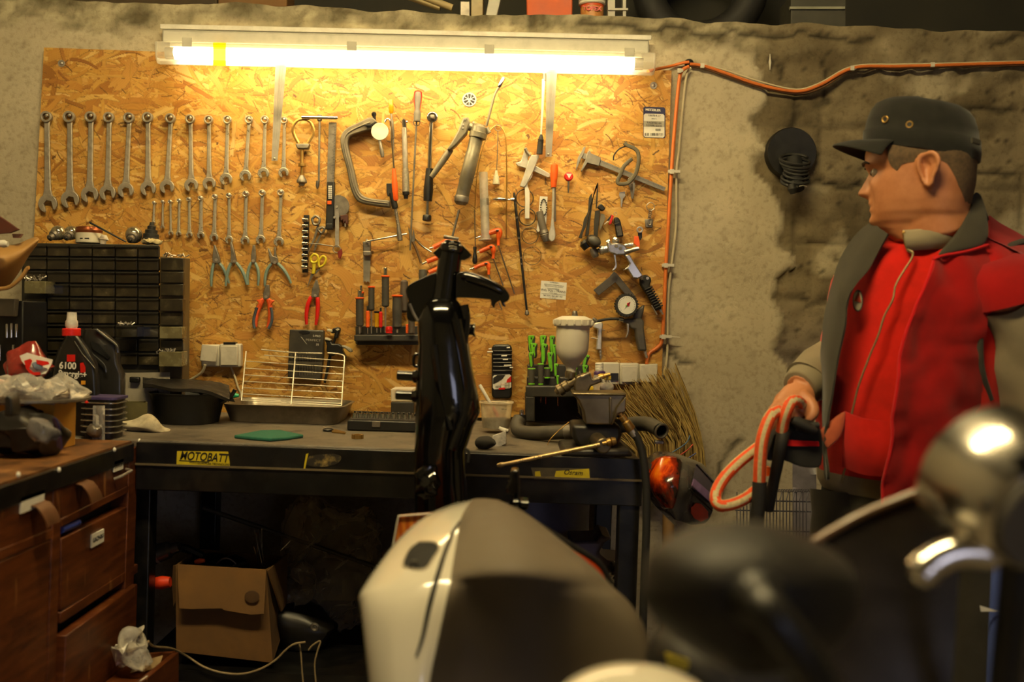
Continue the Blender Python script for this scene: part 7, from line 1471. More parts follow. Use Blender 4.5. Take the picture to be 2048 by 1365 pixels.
put('screen_edge', MB().tube([W(x, y, .95) for x, y in ed], .0045, 10), mat('brown_screen_edge', '#6d5138', .35), t)
YR3 = .80
t = put('instrument_dome', MB().ell(W(1272, 1440, YR3), (178 * S(YR3), .06, 105 * S(YR3)), n=36, m=20), WF, mc)
ft = W(1560, 1650, .98)
for dx in (-.09, .09): put('fork_leg', MB().tube([ft + V((dx, 0, .1)), V((ft.x + dx, 1.12, .3))], .024, 14), BLACK, mc)
put('tyre', MB().ring(V((ft.x, 1.12, .3)), (1, 0, 0), .24, .06, 40, 16), RUBBER, mc)
# ------------------------------------------------------------------ behind the mechanic
t = thing('wire_basket', 'blue grey wire basket of vertical rods by the wall behind the mechanic', 'basket', (W(1560, 1100, 2.45).x, 2.45, 0))
BW = mat('blue_grey_wire', '#3c3b48', .5, .3, .15, 40)
for i in range(22):
    x = 1474 + i * 6.6; put('rod', MB().tube([W(x + (4 if i % 2 else 0), 985, 2.44), W(x, 1000, 2.43), W(x, 1180, 2.43)], .0014, 5), BW, t)
b = MB()
for y in (1002, 1022, 1062, 1110): b.tube([W(1470, y - 1, 2.435), W(1622, y + 2, 2.435)], .0018, 5)
put('hoop', b, BW, t); b = MB()
for i in range(20): x = 1548 + i * 3.4; b.tube([W(x, 985, 2.435), W(x + 4, 979, 2.44), W(x + 6, 985, 2.445)], .001, 4)
put('hook_row', b, BW, t); put('leg', MB().tube([W(1500, 1170, 2.44), V((W(1500, 1170, 2.44).x, 2.44, 0))], .008, 8), BW, t); put('leg', MB().tube([W(1610, 1170, 2.44), V((W(1610, 1170, 2.44).x, 2.44, 0))], .008, 8), BW, t)
solo('plastic_sheet', 'mottled blue grey sheet standing against the wall behind the wire basket', 'sheet', MB().grid([[W(x, y, 2.6 + .02 * noise.noise(V((x * .03, y * .03, 0)))) for x in (1585, 1595, 1605, 1618, 1632)] for y in [925 + 25 * k for k in range(34)]], .004), mat('mottled_violet_sheet', '#6a6670', .5, 0, .35, 16, dirt=.5, dirtcol='#9a90a0'))
t = thing('blue_post', 'blue steel post standing by the right edge behind the chrome mirror', 'post', (W(2000, 1300, 1.75).x, 1.75, 0))
a = W(1998, 1080, 1.75); put('tube', MB().tube([V((a.x, 1.75, .0)), V((a.x, 1.75, a.z))], .011, 14), mat('blue_paint', '#4a5a9a', .4, 0, .1, 20), t); put('foot', MB().bb((a.x - .05, 1.70, 0), (a.x + .05, 1.80, .012)), mat('blue_paint', ''), t)
put('paper_tag', MB().PR([(1960, 1212), (1999, 1224), (1962, 1224)], 1.735, .001), PAPER, t)
# unseen window added in the rear wall as a cool fill for the low shadows
w1 = struct('fill_window_1', MB().bb((.9, -2.59, .75), (2.0, -2.575, 1.55)), emit('cool_fill_glow', (.74, .76, 1.0), 3.5))
struct('fill_window_trim_1', MB().bb((.84, -2.60, .69), (2.06, -2.57, .75)).bb((.84, -2.60, 1.55), (2.06, -2.57, 1.61)).bb((.84, -2.60, .75), (.9, -2.57, 1.55)).bb((2.0, -2.60, .75), (2.06, -2.57, 1.55)), mat('window_trim', '#8a8272', .6))
# ------------------------------------------------------------------ loft above the wall ledge
LG = 'things stored on the wall ledge'
ZT_ = ZT + .004
def ly(px, Y): return W(px, 20, Y)
YL = 2.86
solo('orange_crate', 'orange crate on top of the wall above the lamp', 'crate', MB().loft([[W(1054, 52, YL), W(1144, 54, YL), W(1144, 54, YL + .18), W(1054, 52, YL + .18)], [W(1052, -60, YL), W(1146, -60, YL), W(1146, -60, YL + .18), W(1052, -60, YL + .18)]]), mat('terracotta_crate', '#c95a2a', .6, 0, .1, 20), bev=.003)
t = thing('paint_can', 'small orange printed tin right of the orange crate on the wall ledge', 'can', W(1186, 26, YL + .05))
put('tin', MB().LA((1184, 52), (1184, 12), [(0, 22), (1, 23)], YL + .03, 28), mat('tin_print', '#c98a4a', .5), t); put('rim', MB().LA((1184, 12), (1184, -30), [(0, 25), (.05, 27), (.15, 26), (.2, 27), (.3, 26), (1, 26)], YL + .03, 28), WHITE, t)
text('lettering', 'TOPEX', .017, W(1184, 17, YL + .03 - 24 * S(YL)), RED, t, ROLL, .0003, bold=.0006); put('band', MB().LA((1184, 17), (1184, 11), [(0, 23), (1, 23.3)], YL + .03, 28), mat('tin_band', '#c9501e', .5), t)
def led(name, label, cat, a, b_, r, m, Y): return solo(name, label, cat, MB().LA(a, b_, [(0, r), (1, r)], Y, 12), m)
CR = mat('cream_pipe', '#a89468', .5, 0, .15, 20, dirt=.4)
led('pipe', 'pale cream pipe lying slanted on the ledge, left of the orange crate', 'pipe', (812, -20), (905, 16), 7, CR, YL)
led('pipe', 'second pale pipe lying lower beside the slanted one', 'pipe', (790, -14), (880, 17), 5, CR, YL + .05)
solo('cream_box', 'cream box above the lamp on the ledge between pipes and crate', 'box', MB().BX(942, -40, 966, 48, YL, .1), CR, bev=.002)
solo('grey_block', 'small dark block on the ledge left of the cream box', 'block', MB().BX(920, 2, 940, 47, YL, .08), STEELD, bev=.002)
solo('grey_board', 'pale grey board leaning on the ledge right of the cream box', 'board', MB().PR([(968, 48), (985, -40), (1010, -40), (990, 48)], YL, .02), HOUSE, bev=.002)
t = thing('white_bracket', 'pale shelf bracket standing on the ledge right of the tin', 'bracket', W(1235, 26, YL)); put('post', MB().BX(1216, -40, 1230, 57, YL, .03), HOUSE, t); put('post', MB().BX(1246, -40, 1252, 57, YL, .03), HOUSE, t); put('arm', MB().BX(1216, 16, 1256, 20, YL - .005, .02), HOUSE, t)
t = thing('glass_tray', 'pale rimmed dark box on the ledge above the stone wall', 'box', W(1640, 20, YL)); put('body', MB().BX(1582, -10, 1692, 69, YL, .12), mat('dark_ledge_box', '#3c3a30', .5), t, bev=.002); put('rim', MB().BX(1580, 13, 1690, 18, YL - .006, .01), mat('pale_rim', '#8d8c7a', .4), t)
solo('beam', 'dark old timber lying along the left part of the wall ledge', 'timber', MB().BX(-60, -30, 434, 14, YL + .03, .1), mat('old_dark_timber', '#3a2d1c', .8, 0, .3, 12), bev=.004)
solo('board', 'brown plank end lying on the ledge above the left end of the lamp', 'plank', MB().BX(436, -30, 574, 14, YL + .03, .1), mat('brown_plank', '#6d4c24', .7, 0, .2, 12), bev=.003)
solo('tyre', 'black tyre lying on the ledge above the sagging cable', 'tyre', MB().ring(W(1400, -30, YL + .25), (.1, 1, .05), .16, .05, 36, 14), RUBBER)
# ------------------------------------------------------------------ the mechanic
YP = 1.95; K = YP / F
SKIN = NT('skin'); _n = SKIN.noise(18, 4, .6)
SKIN.P(Base_Color=SKIN.ramp(_n, [(.3, hx('#a8683f')), (.55, hx('#bd7d52')), (.75, hx('#c4835c'))]), Roughness=.5, Subsurface_Weight=.0); SKIN.bump(SKIN.noise(260, 3), .15, .0006); SKIN = SKIN.m
def cloth(name, col, var=.14, dirt=.25, dirtcol='#2a1512', sc=14):
    if name in MATS: return MATS[name]
    t = NT(name); c = hx(col); n = t.noise(sc, 5, .6)
    cc = t.ramp(n, [(.3, mul(c, 1 - var)), (.7, mul(c, 1 + var))])
    cc = t.mix(t.ramp(t.noise(4.5, 5, .65), [(.5, 0.0), (.74, dirt)]), cc, hx(dirtcol))
    t.P(Base_Color=cc, Roughness=.9, Specular_IOR_Level=.15, Sheen_Weight=.15)
    t.bump(t.noise(420, 2), .25, .0008); MATS[name] = t.m; return t.m
REDJ = cloth('red_jersey', '#c81e12', dirt=.5, dirtcol='#5a1408'); REDV = cloth('red_fleece', '#9c1010', .12, .25); LIN = cloth('grey_lining', '#3b382f', .12, .1); SLV = cloth('beige_grey_sleeve', '#857a62', .1, .2, '#4a4234'); TRO = cloth('dark_trousers', '#37342b', .15, .3, '#1a1814'); CAPM = cloth('black_cap_cloth', '#1f1f1c', .2, .2, '#0d0d0c', 40)
def tab(t, z):
    if z <= t[0][0]: return t[0][1]
    for (a, b_), (c, d) in zip(t, t[1:]):
        if z <= c: f = (z - a) / (c - a); f = f * f * (3 - 2 * f) * .5 + f * .5; return b_ + (d - b_) * f
    return t[-1][1]
DT = [(-10, 0), (2, 3), (14, 4), (25, -2), (33, 3), (39, -1), (46, 4), (54, 0), (62, 0)]
FR = [(-30, 60), (-12, 80), (-2, 93), (10, 101), (30, 102), (60, 103), (98, 101), (106, 99), (116, 107), (124, 110), (140, 110), (160, 106), (180, 92), (196, 70), (208, 34), (214, 4)]
BK = [(-30, 70), (0, 73), (30, 77), (60, 82), (90, 87), (130, 90), (160, 86), (185, 70), (203, 42), (214, 4)]
WD = [(-30, 58), (-10, 58), (0, 59), (14, 67), (30, 74), (50, 78), (75, 80), (100, 80), (130, 81), (160, 78), (185, 64), (203, 38), (214, 4)]
NO = [(54, 0), (58, 7), (62, 19), (67, 25), (73, 22), (85, 15), (97, 9), (108, 5), (116, 1), (122, 0)]
YAW = math.radians(25)
HF = V((-math.cos(YAW), math.sin(YAW), 0)); HL = V((-math.sin(YAW), -math.cos(YAW), 0)); HO = W(1853, 455, YP)
def hl(f, l, z): return HO + HF * (f * .001) + HL * (l * .001) + V((0, 0, z * .001)) + HF * (.00006 * z)
def hpt(th, z, off=0):
    c, s = math.cos(th), math.sin(th); fr, bk, w = tab(FR, z), tab(BK, z), tab(WD, z)
    f = (fr if c > 0 else bk) * math.copysign(abs(c) ** .86, c); l = w * math.copysign(abs(s) ** .84, s)
    if c > 0:
        n = tab(NO, z); wn = 11 + 5 * math.exp(-((z - 66) / 9) ** 2); f += n * math.exp(-(l / wn) ** 2) + tab(DT, z) * math.exp(-(l / 26) ** 4)
        for e in (-1, 1):
            f -= 9 * math.exp(-((l - e * 33) / 17) ** 2 - ((z - 105) / 9) ** 2)          # eye sockets
            f += 4 * math.exp(-((l - e * 44) / 18) ** 2 - ((z - 82) / 14) ** 2)          # cheekbones
            f += 5 * math.exp(-((l - e * 30) / 22) ** 2 - ((z - 119) / 6) ** 2)          # brows
        f -= 4 * math.exp(-((z - 40) / 2.2) ** 2) * math.exp(-(l / 26) ** 2)             # mouth line
        f -= 5 * math.exp(-((abs(l) - 34) / 6) ** 2 - ((z - 52) / 12) ** 2) * .5
    r = math.hypot(f, l) or 1; return hl(f + off * f / r, l + off * l / r, z)
def headmesh(b):
    zs = [-30 + 244 * i / 90 for i in range(91)]
    b.loft([[hpt(2 * PI * j / 96, z) for j in range(96)] for z in zs])
def ear(b, e):
    O = [(-2, 137), (10, 133), (14, 120), (12, 106), (7, 92), (3, 82), (-4, 76), (-9, 82), (-11, 92), (-17, 104), (-22, 120), (-18, 133), (-9, 138)]
    q = [hl(f - 6, e * (86 + 13 * max(0, (-f + 8) / 28)), z - 8) for f, z in O]
    b.tube([V(p) for p in sp([tuple(p) for p in q + [q[0]]], 4)[:-1]], .0042, 8, closed=True)
    cen = hl(-8, e * 76, 98); rows = [[cen.lerp(V(p), k) - HL * e * .007 * math.sin(PI * k) for p in sp([tuple(x) for x in q + [q[0]]], 4)] for k in (.05, .35, .7, 1.0)]
    b2 = MB().grid(rows, .004); b2.bm.verts.ensure_lookup_table(); M_ = {v: b.v(v.co) for v in b2.bm.verts}
    for f_ in b2.bm.faces: b.f([M_[v] for v in f_.verts])
    b2.bm.free(); b.tube([hl(-4, e * 82, 120), hl(-14, e * 87, 118), hl(-16, e * 86, 104), hl(-10, e * 82, 92)], .003, 8)
    b.ell(hl(5, e * 80, 98), (.005, .004, .007)); b.ell(hl(-9, e * 84, 73), (.0075, .005, .009))
def P(x, y, d=0): return W(x, y, YP + d)
# torso: (photo y, centre x, half width, half depth)
TS = [(440, 1868, 0.072, 0.074), (470, 1864, 0.078, 0.078), (490, 1862, 0.115, 0.090), (515, 1863, 0.148, 0.105), (550, 1855, 0.171, 0.118), (600, 1847, 0.177, 0.128), (670, 1837, 0.179, 0.136), (750, 1827, 0.178, 0.142), (830, 1819, 0.176, 0.146), (900, 1815, 0.173, 0.142), (960, 1817, 0.167, 0.132), (1020, 1821, 0.165, 0.124), (1080, 1823, 0.163, 0.122)]
TY = math.radians(-28); TC, TSN = math.cos(TY), math.sin(TY)
def tor(y):
    if y <= TS[0][0]: return TS[0][1:]
    for A, B in zip(TS, TS[1:]):
        if y <= B[0]: f = (y - A[0]) / (B[0] - A[0]); return tuple(A[i] + (B[i] - A[i]) * f for i in (1, 2, 3))
    return TS[-1][1:]
def wrk(p, amt):
    return amt * (noise.noise(V((p.x * 9 + p.z * 5, p.y * 6, p.z * 7))) + .6 * noise.noise(V((p.x * 26 + p.z * 10, p.y * 20, p.z * 12 + 4))) + .35 * (1 - 2 * abs(noise.noise(V((p.x * 15 + p.z * 9, 2, p.z * 20 - p.x * 14))))))
def front(x, y, off=0.0, wr_=.005):
    cx, a, b_ = tor(y); a += off; b_ += off; X = (x - cx) * K
    A = TSN ** 2 / a ** 2 + TC ** 2 / b_ ** 2; B = 2 * X * TC * TSN * (1 / a ** 2 - 1 / b_ ** 2); C_ = X * X * (TC ** 2 / a ** 2 + TSN ** 2 / b_ ** 2) - 1
    D = B * B - 4 * A * C_; d = (-B - math.sqrt(D)) / (2 * A) if D > 0 else -B / (2 * A)
    p = P(x, y, .04 + d); return p + V((0, -1, 0)) * wrk(p, wr_)
def tring(y, off=0, a0=0, a1=2 * PI, n=48, wr_=.004):
    cx, a, b_ = tor(y); c = P(cx, y, .04); out = []; full = a1 - a0 > 6.2
    for j in range(n if full else n + 1):
        t = a0 + (a1 - a0) * j / n; p, q = (a + off) * math.cos(t), (b_ + off) * math.sin(t)
        v = c + V((p * TC - q * TSN, p * TSN + q * TC, 0)); out.append(v + V((math.cos(t), math.sin(t), 0)) * wrk(v, wr_))
    return out
WR_ = P(1598, 778, .02)      # right wrist
body = MB(); headmesh(body); ear(body, 1); ear(body, -1)
body.tube([hl(-6, 0, 60), hl(-10, 0, 10), P(1866, 480, .03), P(1858, 560, .05)], [.068, .074, .078, .08], 28)
body.loft([tring(y, -.02, wr_=0) for y in (470, 515, 550, 600, 670, 750, 830, 900, 960, 1020, 1080)])
ELB = P(1688, 700, .13); SHR = P(1722, 560, .12); SHL = P(2022, 580, -.09); ELL = P(2082, 835, -.10); WRL = P(2125, 1010, -.2)
body.tube([SHR, SHR.lerp(ELB, .5), ELB, ELB.lerp(WR_, .4), WR_], [.056, .052, .042, .041, .028], 18)
body.tube([SHL, SHL.lerp(ELL, .5), ELL, ELL.lerp(WRL, .4), WRL], [.058, .052, .042, .04, .028], 18)
HIP = P(1818, 1040, .04)
for sx, fx, fy in ((-.09, 1672, .03), (.09, 1935, .03)):
    h = HIP + V((sx * TC, sx * TSN, 0)); kn = V((W(fx, 1400, YP).x * .6 + h.x * .4, YP + fy - .02, .46)); an = V((W(fx, 1400, YP).x, YP + fy + .03, .09))
    body.tube([h, h.lerp(kn, .5), kn, kn.lerp(an, .4), an], [.088, .075, .054, .052, .036], 18); body.tube([an + V((.0, .03, -.04)), an + V((-.02, -.06, -.05)), an + V((-.05, -.15, -.065))], [.038, .042, .03], 14)
def hand(b, wr, pal, kn, fingers, thumb):
    b.tube([wr, wr.lerp(pal, .5), pal, pal.lerp(kn, .8)], [.029, .036, .042, .036], 16, flat=.62)
    for f in fingers: b.tube([V(p) for p in sp([tuple(x) for x in f], 4)], [.0098 - .003 * i / (4 * (len(f) - 1)) for i in range(4 * (len(f) - 1) + 1)], 12); b.ell(f[-1], (.0069,) * 3, n=10, m=8); b.ell(f[1], (.0094,) * 3, n=10, m=8)
    b.tube([V(p) for p in sp([tuple(x) for x in thumb], 4)], [.0155, .0145, .0135, .0125, .012, .0118, .0115, .0112, .011, .0105, .010, .009, .0075][:4 * (len(thumb) - 1) + 1], 12); b.ell(thumb[-1], (.0078,) * 3, n=10, m=8)
hand(body, WR_, P(1590, 806, -.005), P(1572, 826, -.02),
     [[P(1558, 806, -.012), P(1541, 828, -.02), P(1536, 856, -.012), P(1548, 876, .008)], [P(1566, 812, -.024), P(1552, 838, -.034), P(1549, 866, -.022), P(1562, 884, .0)], [P(1582, 822, -.030), P(1571, 848, -.04), P(1570, 874, -.026), P(1582, 888, -.002)], [P(1596, 826, -.026), P(1589, 850, -.036), P(1590, 872, -.026), P(1600, 882, -.006)]],
     [P(1606, 792, -.012), P(1622, 808, -.034), P(1627, 826, -.046), P(1616, 842, -.05)])
q = [WRL + V((.02 * i * .3, -.02 * i, -.03 * i)) for i in range(5)]
hand(body, WRL, q[2], q[3], [[q[3] + V((.012 * j - .018, 0, 0)), q[4] + V((.013 * j - .02, -.008, -.02)), q[4] + V((.012 * j - .018, -.005, -.045)), q[4] + V((.012 * j - .018, .012, -.062))] for j in range(4)], [q[1] + V((-.03, 0, 0)), q[2] + V((-.045, -.01, -.01)), q[3] + V((-.045, -.015, -.01)), q[3] + V((-.038, -.015, -.035))])
per = put('person', body, SKIN, smooth=180, loc=V((P(1810, 1000, .04).x, YP, 0)))
tag(per, 'man in a black cap and red vest, head turned away, holding a striped rope', 'person')
m_ = per.modifiers.new('one_surface', 'REMESH'); m_.mode = 'VOXEL'; m_.voxel_size = .0034; m_.use_smooth_shade = True
m_ = per.modifiers.new('soften', 'SMOOTH'); m_.factor = .5; m_.iterations = 2
# eyes, brows, hair
for e in (-1, 1):
    o = put('eye', MB().ell(hl(85, e * 32, 104), (.0118,) * 3, n=20, m=14), mat('eye_white', '#8d8070', .2), per)
    put('iris', MB().ell(hl(95.5, e * 32.5, 103.5), (.0035, .0035, .0055), n=14, m=8), mat('iris_dark', '#2a1d14', .1), o)
    b = MB().tube([hpt(e * a, z, 2) for a, z in ((.16, 119), (.28, 123), (.42, 124), (.55, 120))], [.002, .0036, .0034, .0018], 8, flat=.8); put('eyebrow', b, mat('brow_hair', '#3a2a1c', .8), per)
put('lips', MB().tube([hpt(a, 40.5, .3) for a in (-.25, -.12, 0, .12, .25)], [.001, .003, .0035, .003, .001], 8), mat('lip_skin', '#a0583f', .5), per)
HAIR = mat('cropped_hair', '#5d4a34', .9, 0, .35, 160, .8)
rows = []
for i in range(15):
    r = []
    for j in range(41):
        th = 1.05 + (2 * PI - 2.1) * j / 40; back = max(0, -math.cos(th))
        lo = 116 - 74 * sstep(.3, .95, back) + 5 * noise.noise(V((th * 9, 0, 0))) - 14 * math.exp(-((th - 1.15) / .12) ** 2) - 14 * math.exp(-((th - 2 * PI + 1.15) / .12) ** 2); r.append(hpt(th, lo + (172 - lo) * i / 14, 1.0 + 2.2 * sstep(0, .3, i / 14)))
    rows.append(r)
put('hair', MB().grid(rows, .0015), HAIR, per, smooth=60)
# cap
cap = MB(); rings = []
def cr(zf, zb, fr, bk, w, n=48):
    out = []
    for j in range(n):
        t = 2 * PI * j / n; c, s = math.cos(t), math.sin(t); f = (fr if c > 0 else bk) * c; out.append(hl(f, w * s, zb + (zf - zb) * (f + bk) / (fr + bk)))
    return out
prof = [(160, 122, 112, 98, 86), (172, 136, 114, 100, 88), (190, 160, 113, 100, 88.5), (192, 161, 110, 97.5, 86.5), (210, 180, 106, 96, 86), (230, 204, 98, 90, 84), (242, 216, 88, 82, 78), (249, 226, 72, 68, 64), (253, 233, 46, 42, 40), (255, 236, 10, 10, 8)]
cap.loft([[p + V((0, 0, 1)) * wrk(p, .0025) for p in cr(*q)] for q in prof]); capo = put('cap', cap, CAPM, per, smooth=70)
rows = []
for i in range(9):
    k = i / 8; r = []
    for j in range(25):
        s = -1 + 2 * j / 24; a = s * 1.12; L = 62 * (1 - .55 * s * s)
        f = 110 * math.cos(a) + L * k * math.cos(a * .45); l = 84 * math.sin(a) + L * k * math.sin(a * .4)
        r.append(hl(f, l, 166 - 16 * (1 - math.cos(a)) + 16 * k * (1 - k) - 4 * k - 26 * k * s * s))
    rows.append(r)
put('brim', MB().grid(rows, .0035), CAPM, capo, sub=1)
for f, l, z in ((22, 1, 193), (66, 1, 208)):
    w = 87 * math.sqrt(max(0, 1 - (f / 110) ** 2)); p = hl(f, w, z - 8); nn = (HL * 1 + HF * (f / 110 * .8)).normalized(); put('eyelet', MB().ring(p, nn, .0056, .0016, 20, 8), BRASS, capo); put('eyelet_hole', MB().cyl(p - nn * .001, p + nn * .0006, .0045, 16), INK, capo)
put('front_badge', MB().prism([hl(110, -16, 186), hl(104, 16, 186), hl(98, 16, 206), hl(104, -16, 206)], HF * .004), mat('badge_grey', '#4d4a42', .6), capo, bev=.001)
put('strap_tab', MB().prism([hl(-82, 62, 150), hl(-95, 42, 148), hl(-95, 42, 157), hl(-82, 62, 159)], HL * .006 - HF * .004), mat('badge_grey', ''), capo)
# trousers, boots
b = MB(); b.loft([tring(y, o_, wr_=.003) for y, o_ in ((960, -.004), (1000, .006), (1040, .008), (1085, .004))])
for sx, fx, fy in ((-.09, 1672, .03), (.09, 1935, .03)):
    h = HIP + V((sx * TC, sx * TSN, 0)); kn = V((W(fx, 1400, YP).x * .6 + h.x * .4, YP + fy - .02, .46)); an = V((W(fx, 1400, YP).x, YP + fy + .03, .05)); pts = [h + V((0, 0, .04)), h.lerp(kn, .3), h.lerp(kn, .65), kn, kn.lerp(an, .35), kn.lerp(an, .7), an]
    n0 = len(b.bm.verts); b.tube([V(p) for p in sp([tuple(x) for x in pts], 5)], [.108 - .036 * min(1, i / 18) for i in range(31)], 28)
    b.bm.verts.ensure_lookup_table()
    for v in b.bm.verts[n0:]: v.co += V((wrk(v.co, .006), wrk(v.co + V((3, 0, 0)), .006), 0))
put('trousers', b, TRO, per, smooth=70)
for fx, fy in ((1672, .03), (1935, .03)):
    an = V((W(fx, 1400, YP).x, YP + fy + .03, .05)); put('shoe', MB().loft([[V((an.x + u * w - .05 * k, an.y + .07 - .30 * k, .012 + h * v)) for u, v in ((-1, 0), (1, 0), (1, .6), (.6, 1), (-.6, 1), (-1, .6))] for k, w, h in ((0, .03, .07), (.08, .042, .085), (.35, .042, .09), (.6, .05, .06), (.85, .048, .045), (1, .028, .03))]), BLACK, per, bev=.004, smooth=60)
# red jersey: body, grey sleeves, collar
ys = [478, 490, 505, 520, 540, 565, 600, 640, 680, 720, 760, 800, 840, 880, 920, 950, 975]
put('jersey', MB().loft([tring(y, .004 - .006 * (y < 500), n=72, wr_=.007) for y in ys]), REDJ, per, smooth=80)
hem = MB().loft([tring(y, o_, n=60) for y, o_ in ((948, .007), (970, .010), (985, .004))], cap=False); put('hem_band', hem, SLV, per, smooth=80)
def sleeve(name, pts, rr, m, amp=.006, n=26):
    b = MB(); q = [V(p) for p in sp([tuple(x) for x in pts], 5)]; r = [v for (v,) in sp([(x,) for x in rr], 5)]; b.tube(q, r, n)
    for v in b.bm.verts: v.co += V((noise.noise(v.co * 16), noise.noise(v.co * 16 + V((5, 0, 0))), noise.noise(v.co * 13 + V((0, 5, 0))))) * amp
    return put(name, b, m, per, smooth=80)
sleeve('sleeve', [P(1742, 600, .12), ELB + V((.01, 0, .0)), ELB.lerp(WR_, .45) + V((0, 0, -.005)), ELB.lerp(WR_, .85)], [.062, .056, .052, .043], SLV, .01)
wd = (WR_ - ELB).normalized(); put('cuff', MB().lathe(ELB.lerp(WR_, .80), ELB.lerp(WR_, .99), [(0, .043), (.08, .0425), (.5, .0405), (.95, .037), (1, .034)], 28), SLV, per, bev=.002)
sleeve('sleeve', [SHL + V((0, 0, -.03)), SHL.lerp(ELL, .35), SHL.lerp(ELL, .7), ELL, ELL.lerp(WRL, .5), ELL.lerp(WRL, .95)], [.074, .072, .066, .064, .054, .042], SLV, .012)
put('sleeve_cap', MB().loft([[p + (p - c) .normalized() * .0 for p in r] for c, r in [(c, [c + (V((math.cos(a), .25 * math.cos(a), .35 * math.cos(a))) * rr + V((0, 1, 0)) * math.sin(a) * rr) for a in [2 * PI * j / 28 for j in range(28)]]) for c, rr in ((P(1975, 522, -.05), .05), (P(2000, 535, -.07), .074), (P(2018, 565, -.085), .08), (P(2030, 600, -.092), .079))]]), REDV, per, smooth=80)
# stand collar of the jersey
def nk(x, y, r=.088, cx=1868): 
    X = (x - cx) * K; return P(x, y, .035 - math.sqrt(max(r * r - X * X, .0004)))
top = sp([(1806, 463), (1830, 462), (1862, 455), (1895, 440), (1925, 421), (1948, 404)], 4); bot = sp([(1816, 499), (1838, 498), (1868, 497), (1900, 495), (1930, 488), (1955, 470)], 4)
put('collar', MB().grid([[nk(a[0] + (c[0] - a[0]) * k, a[1] + (c[1] - a[1]) * k, .090 + .010 * math.sin(PI * k) + .006 * k) for a, c in zip(top, bot)] for k in (0, .2, .4, .6, .8, 1)], .004), SLV, per, smooth=70)
put('collar_edge', MB().tube([nk(x, y, .094) for x, y in top], .0016, 6), mat('cord_piping', '#a89a78', .6), per)
zp = sp([(1806, 466), (1814, 498), (1826, 512), (1793, 566), (1785, 600), (1770, 630), (1757, 668), (1744, 700), (1727, 740), (1714, 780), (1706, 812), (1699, 850), (1696, 890), (1699, 915), (1688, 945), (1684, 965)], 5)
zpt = [nk(x, y, .096) if y < 500 else front(x, y, .006 + .003) for x, y in zp]
z_ = put('zip', MB().tube(zpt, .0032, 8, flat=.6), mat('zip_metal', '#9a8a64', .4, .6, .3, 300), per)
put('zip_slider', MB().ell(zpt[0] + V((0, -.004, -.002)), (.003, .003, .006), n=12, m=8), BRASS, z_)
# pocket with its loose flap, chest badge
pk = sp([(1690, 823), (1720, 835), (1750, 841), (1785, 843)], 5)
put('pocket', MB().grid([[front(x + (k * -4 if i < 8 else 0), y + k * 110, .010 + .006 * math.sin(PI * k) + .01 * (1 - k) * math.sin(PI * i / 15)) for i, (x, y) in enumerate(pk)] for k in (0, .1, .3, .6, .85, 1)], .003), REDJ, per, smooth=70)
put('pocket_flap', MB().grid([[front(x, y, o_) for x, y, o_ in r] for r in ([(1692, 818, .012), (1690, 835, .016), (1686, 862, .02)], [(1672, 832, .03), (1674, 855, .034), (1676, 882, .034)], [(1654, 848, .04), (1655, 866, .046), (1660, 892, .044)], [(1637, 862, .045), (1640, 872, .05), (1657, 906, .046)])], .003), cloth('faded_flap', '#b0583a', .12, .3), per, sub=1)
def disc(cx, cy, rx, ry, off, n=20): return [front(cx + rx * math.cos(2 * PI * i / n), cy + ry * math.sin(2 * PI * i / n), off, .005) for i in range(n)]
bg = put('badge', MB().prism(disc(1716, 602, 10, 22, .013), (0, .003, 0)), mat('badge_rim', '#2a2724', .7), per); put('badge_field', MB().prism(disc(1716, 602, 8, 19, .0145), (0, .003, 0)), mat('badge_cream', '#b3a98e', .8), bg)
put('badge_print', MB().prism([front(x, y, .016) for x, y in ((1717, 584), (1723, 606), (1709, 602))], (0, .002, 0)), mat('badge_red', '#b0412a', .7), bg)
# sleeveless vest: front panel on his left, lapel, back, lining on his right
ed = sp([(1869, 515), (1848, 576), (1827, 626), (1802, 697), (1794, 764), (1786, 827), (1784, 889), (1768, 952), (1766, 1000), (1762, 1062)], 5)
arm = sp([(1985, 488), (1990, 545), (1968, 610), (1962, 680), (1964, 740), (1984, 800), (1996, 870), (2000, 940), (2000, 1000), (1996, 1062)], 5)
rows = []
for (x0, y0), (x1, y1) in zip(ed, arm):
    rows.append([front(x0 + (x1 - x0) * k, y0 + (y1 - y0) * k, .022 + .012 * math.exp(-(k / .12) ** 2), .013) for k in [j / 18 for j in range(19)]])
vest = put('vest', MB().grid(rows, .006), REDV, per, smooth=80)
put('vest_trim', MB().tube([front(x, y, .038, .010) for x, y in ed], .0032, 8), cloth('red_trim', '#c4161a', .1, 0), vest)
put('armhole_trim', MB().tube([P(x, y, d) for x, y, d in sp([(2046, 484, .02), (2010, 500, -.04), (1984, 545, -.085), (1966, 610, -.11), (1959, 680, -.12), (1962, 740, -.115), (1980, 800, -.1)], 5)], .007, 10), LIN, vest)
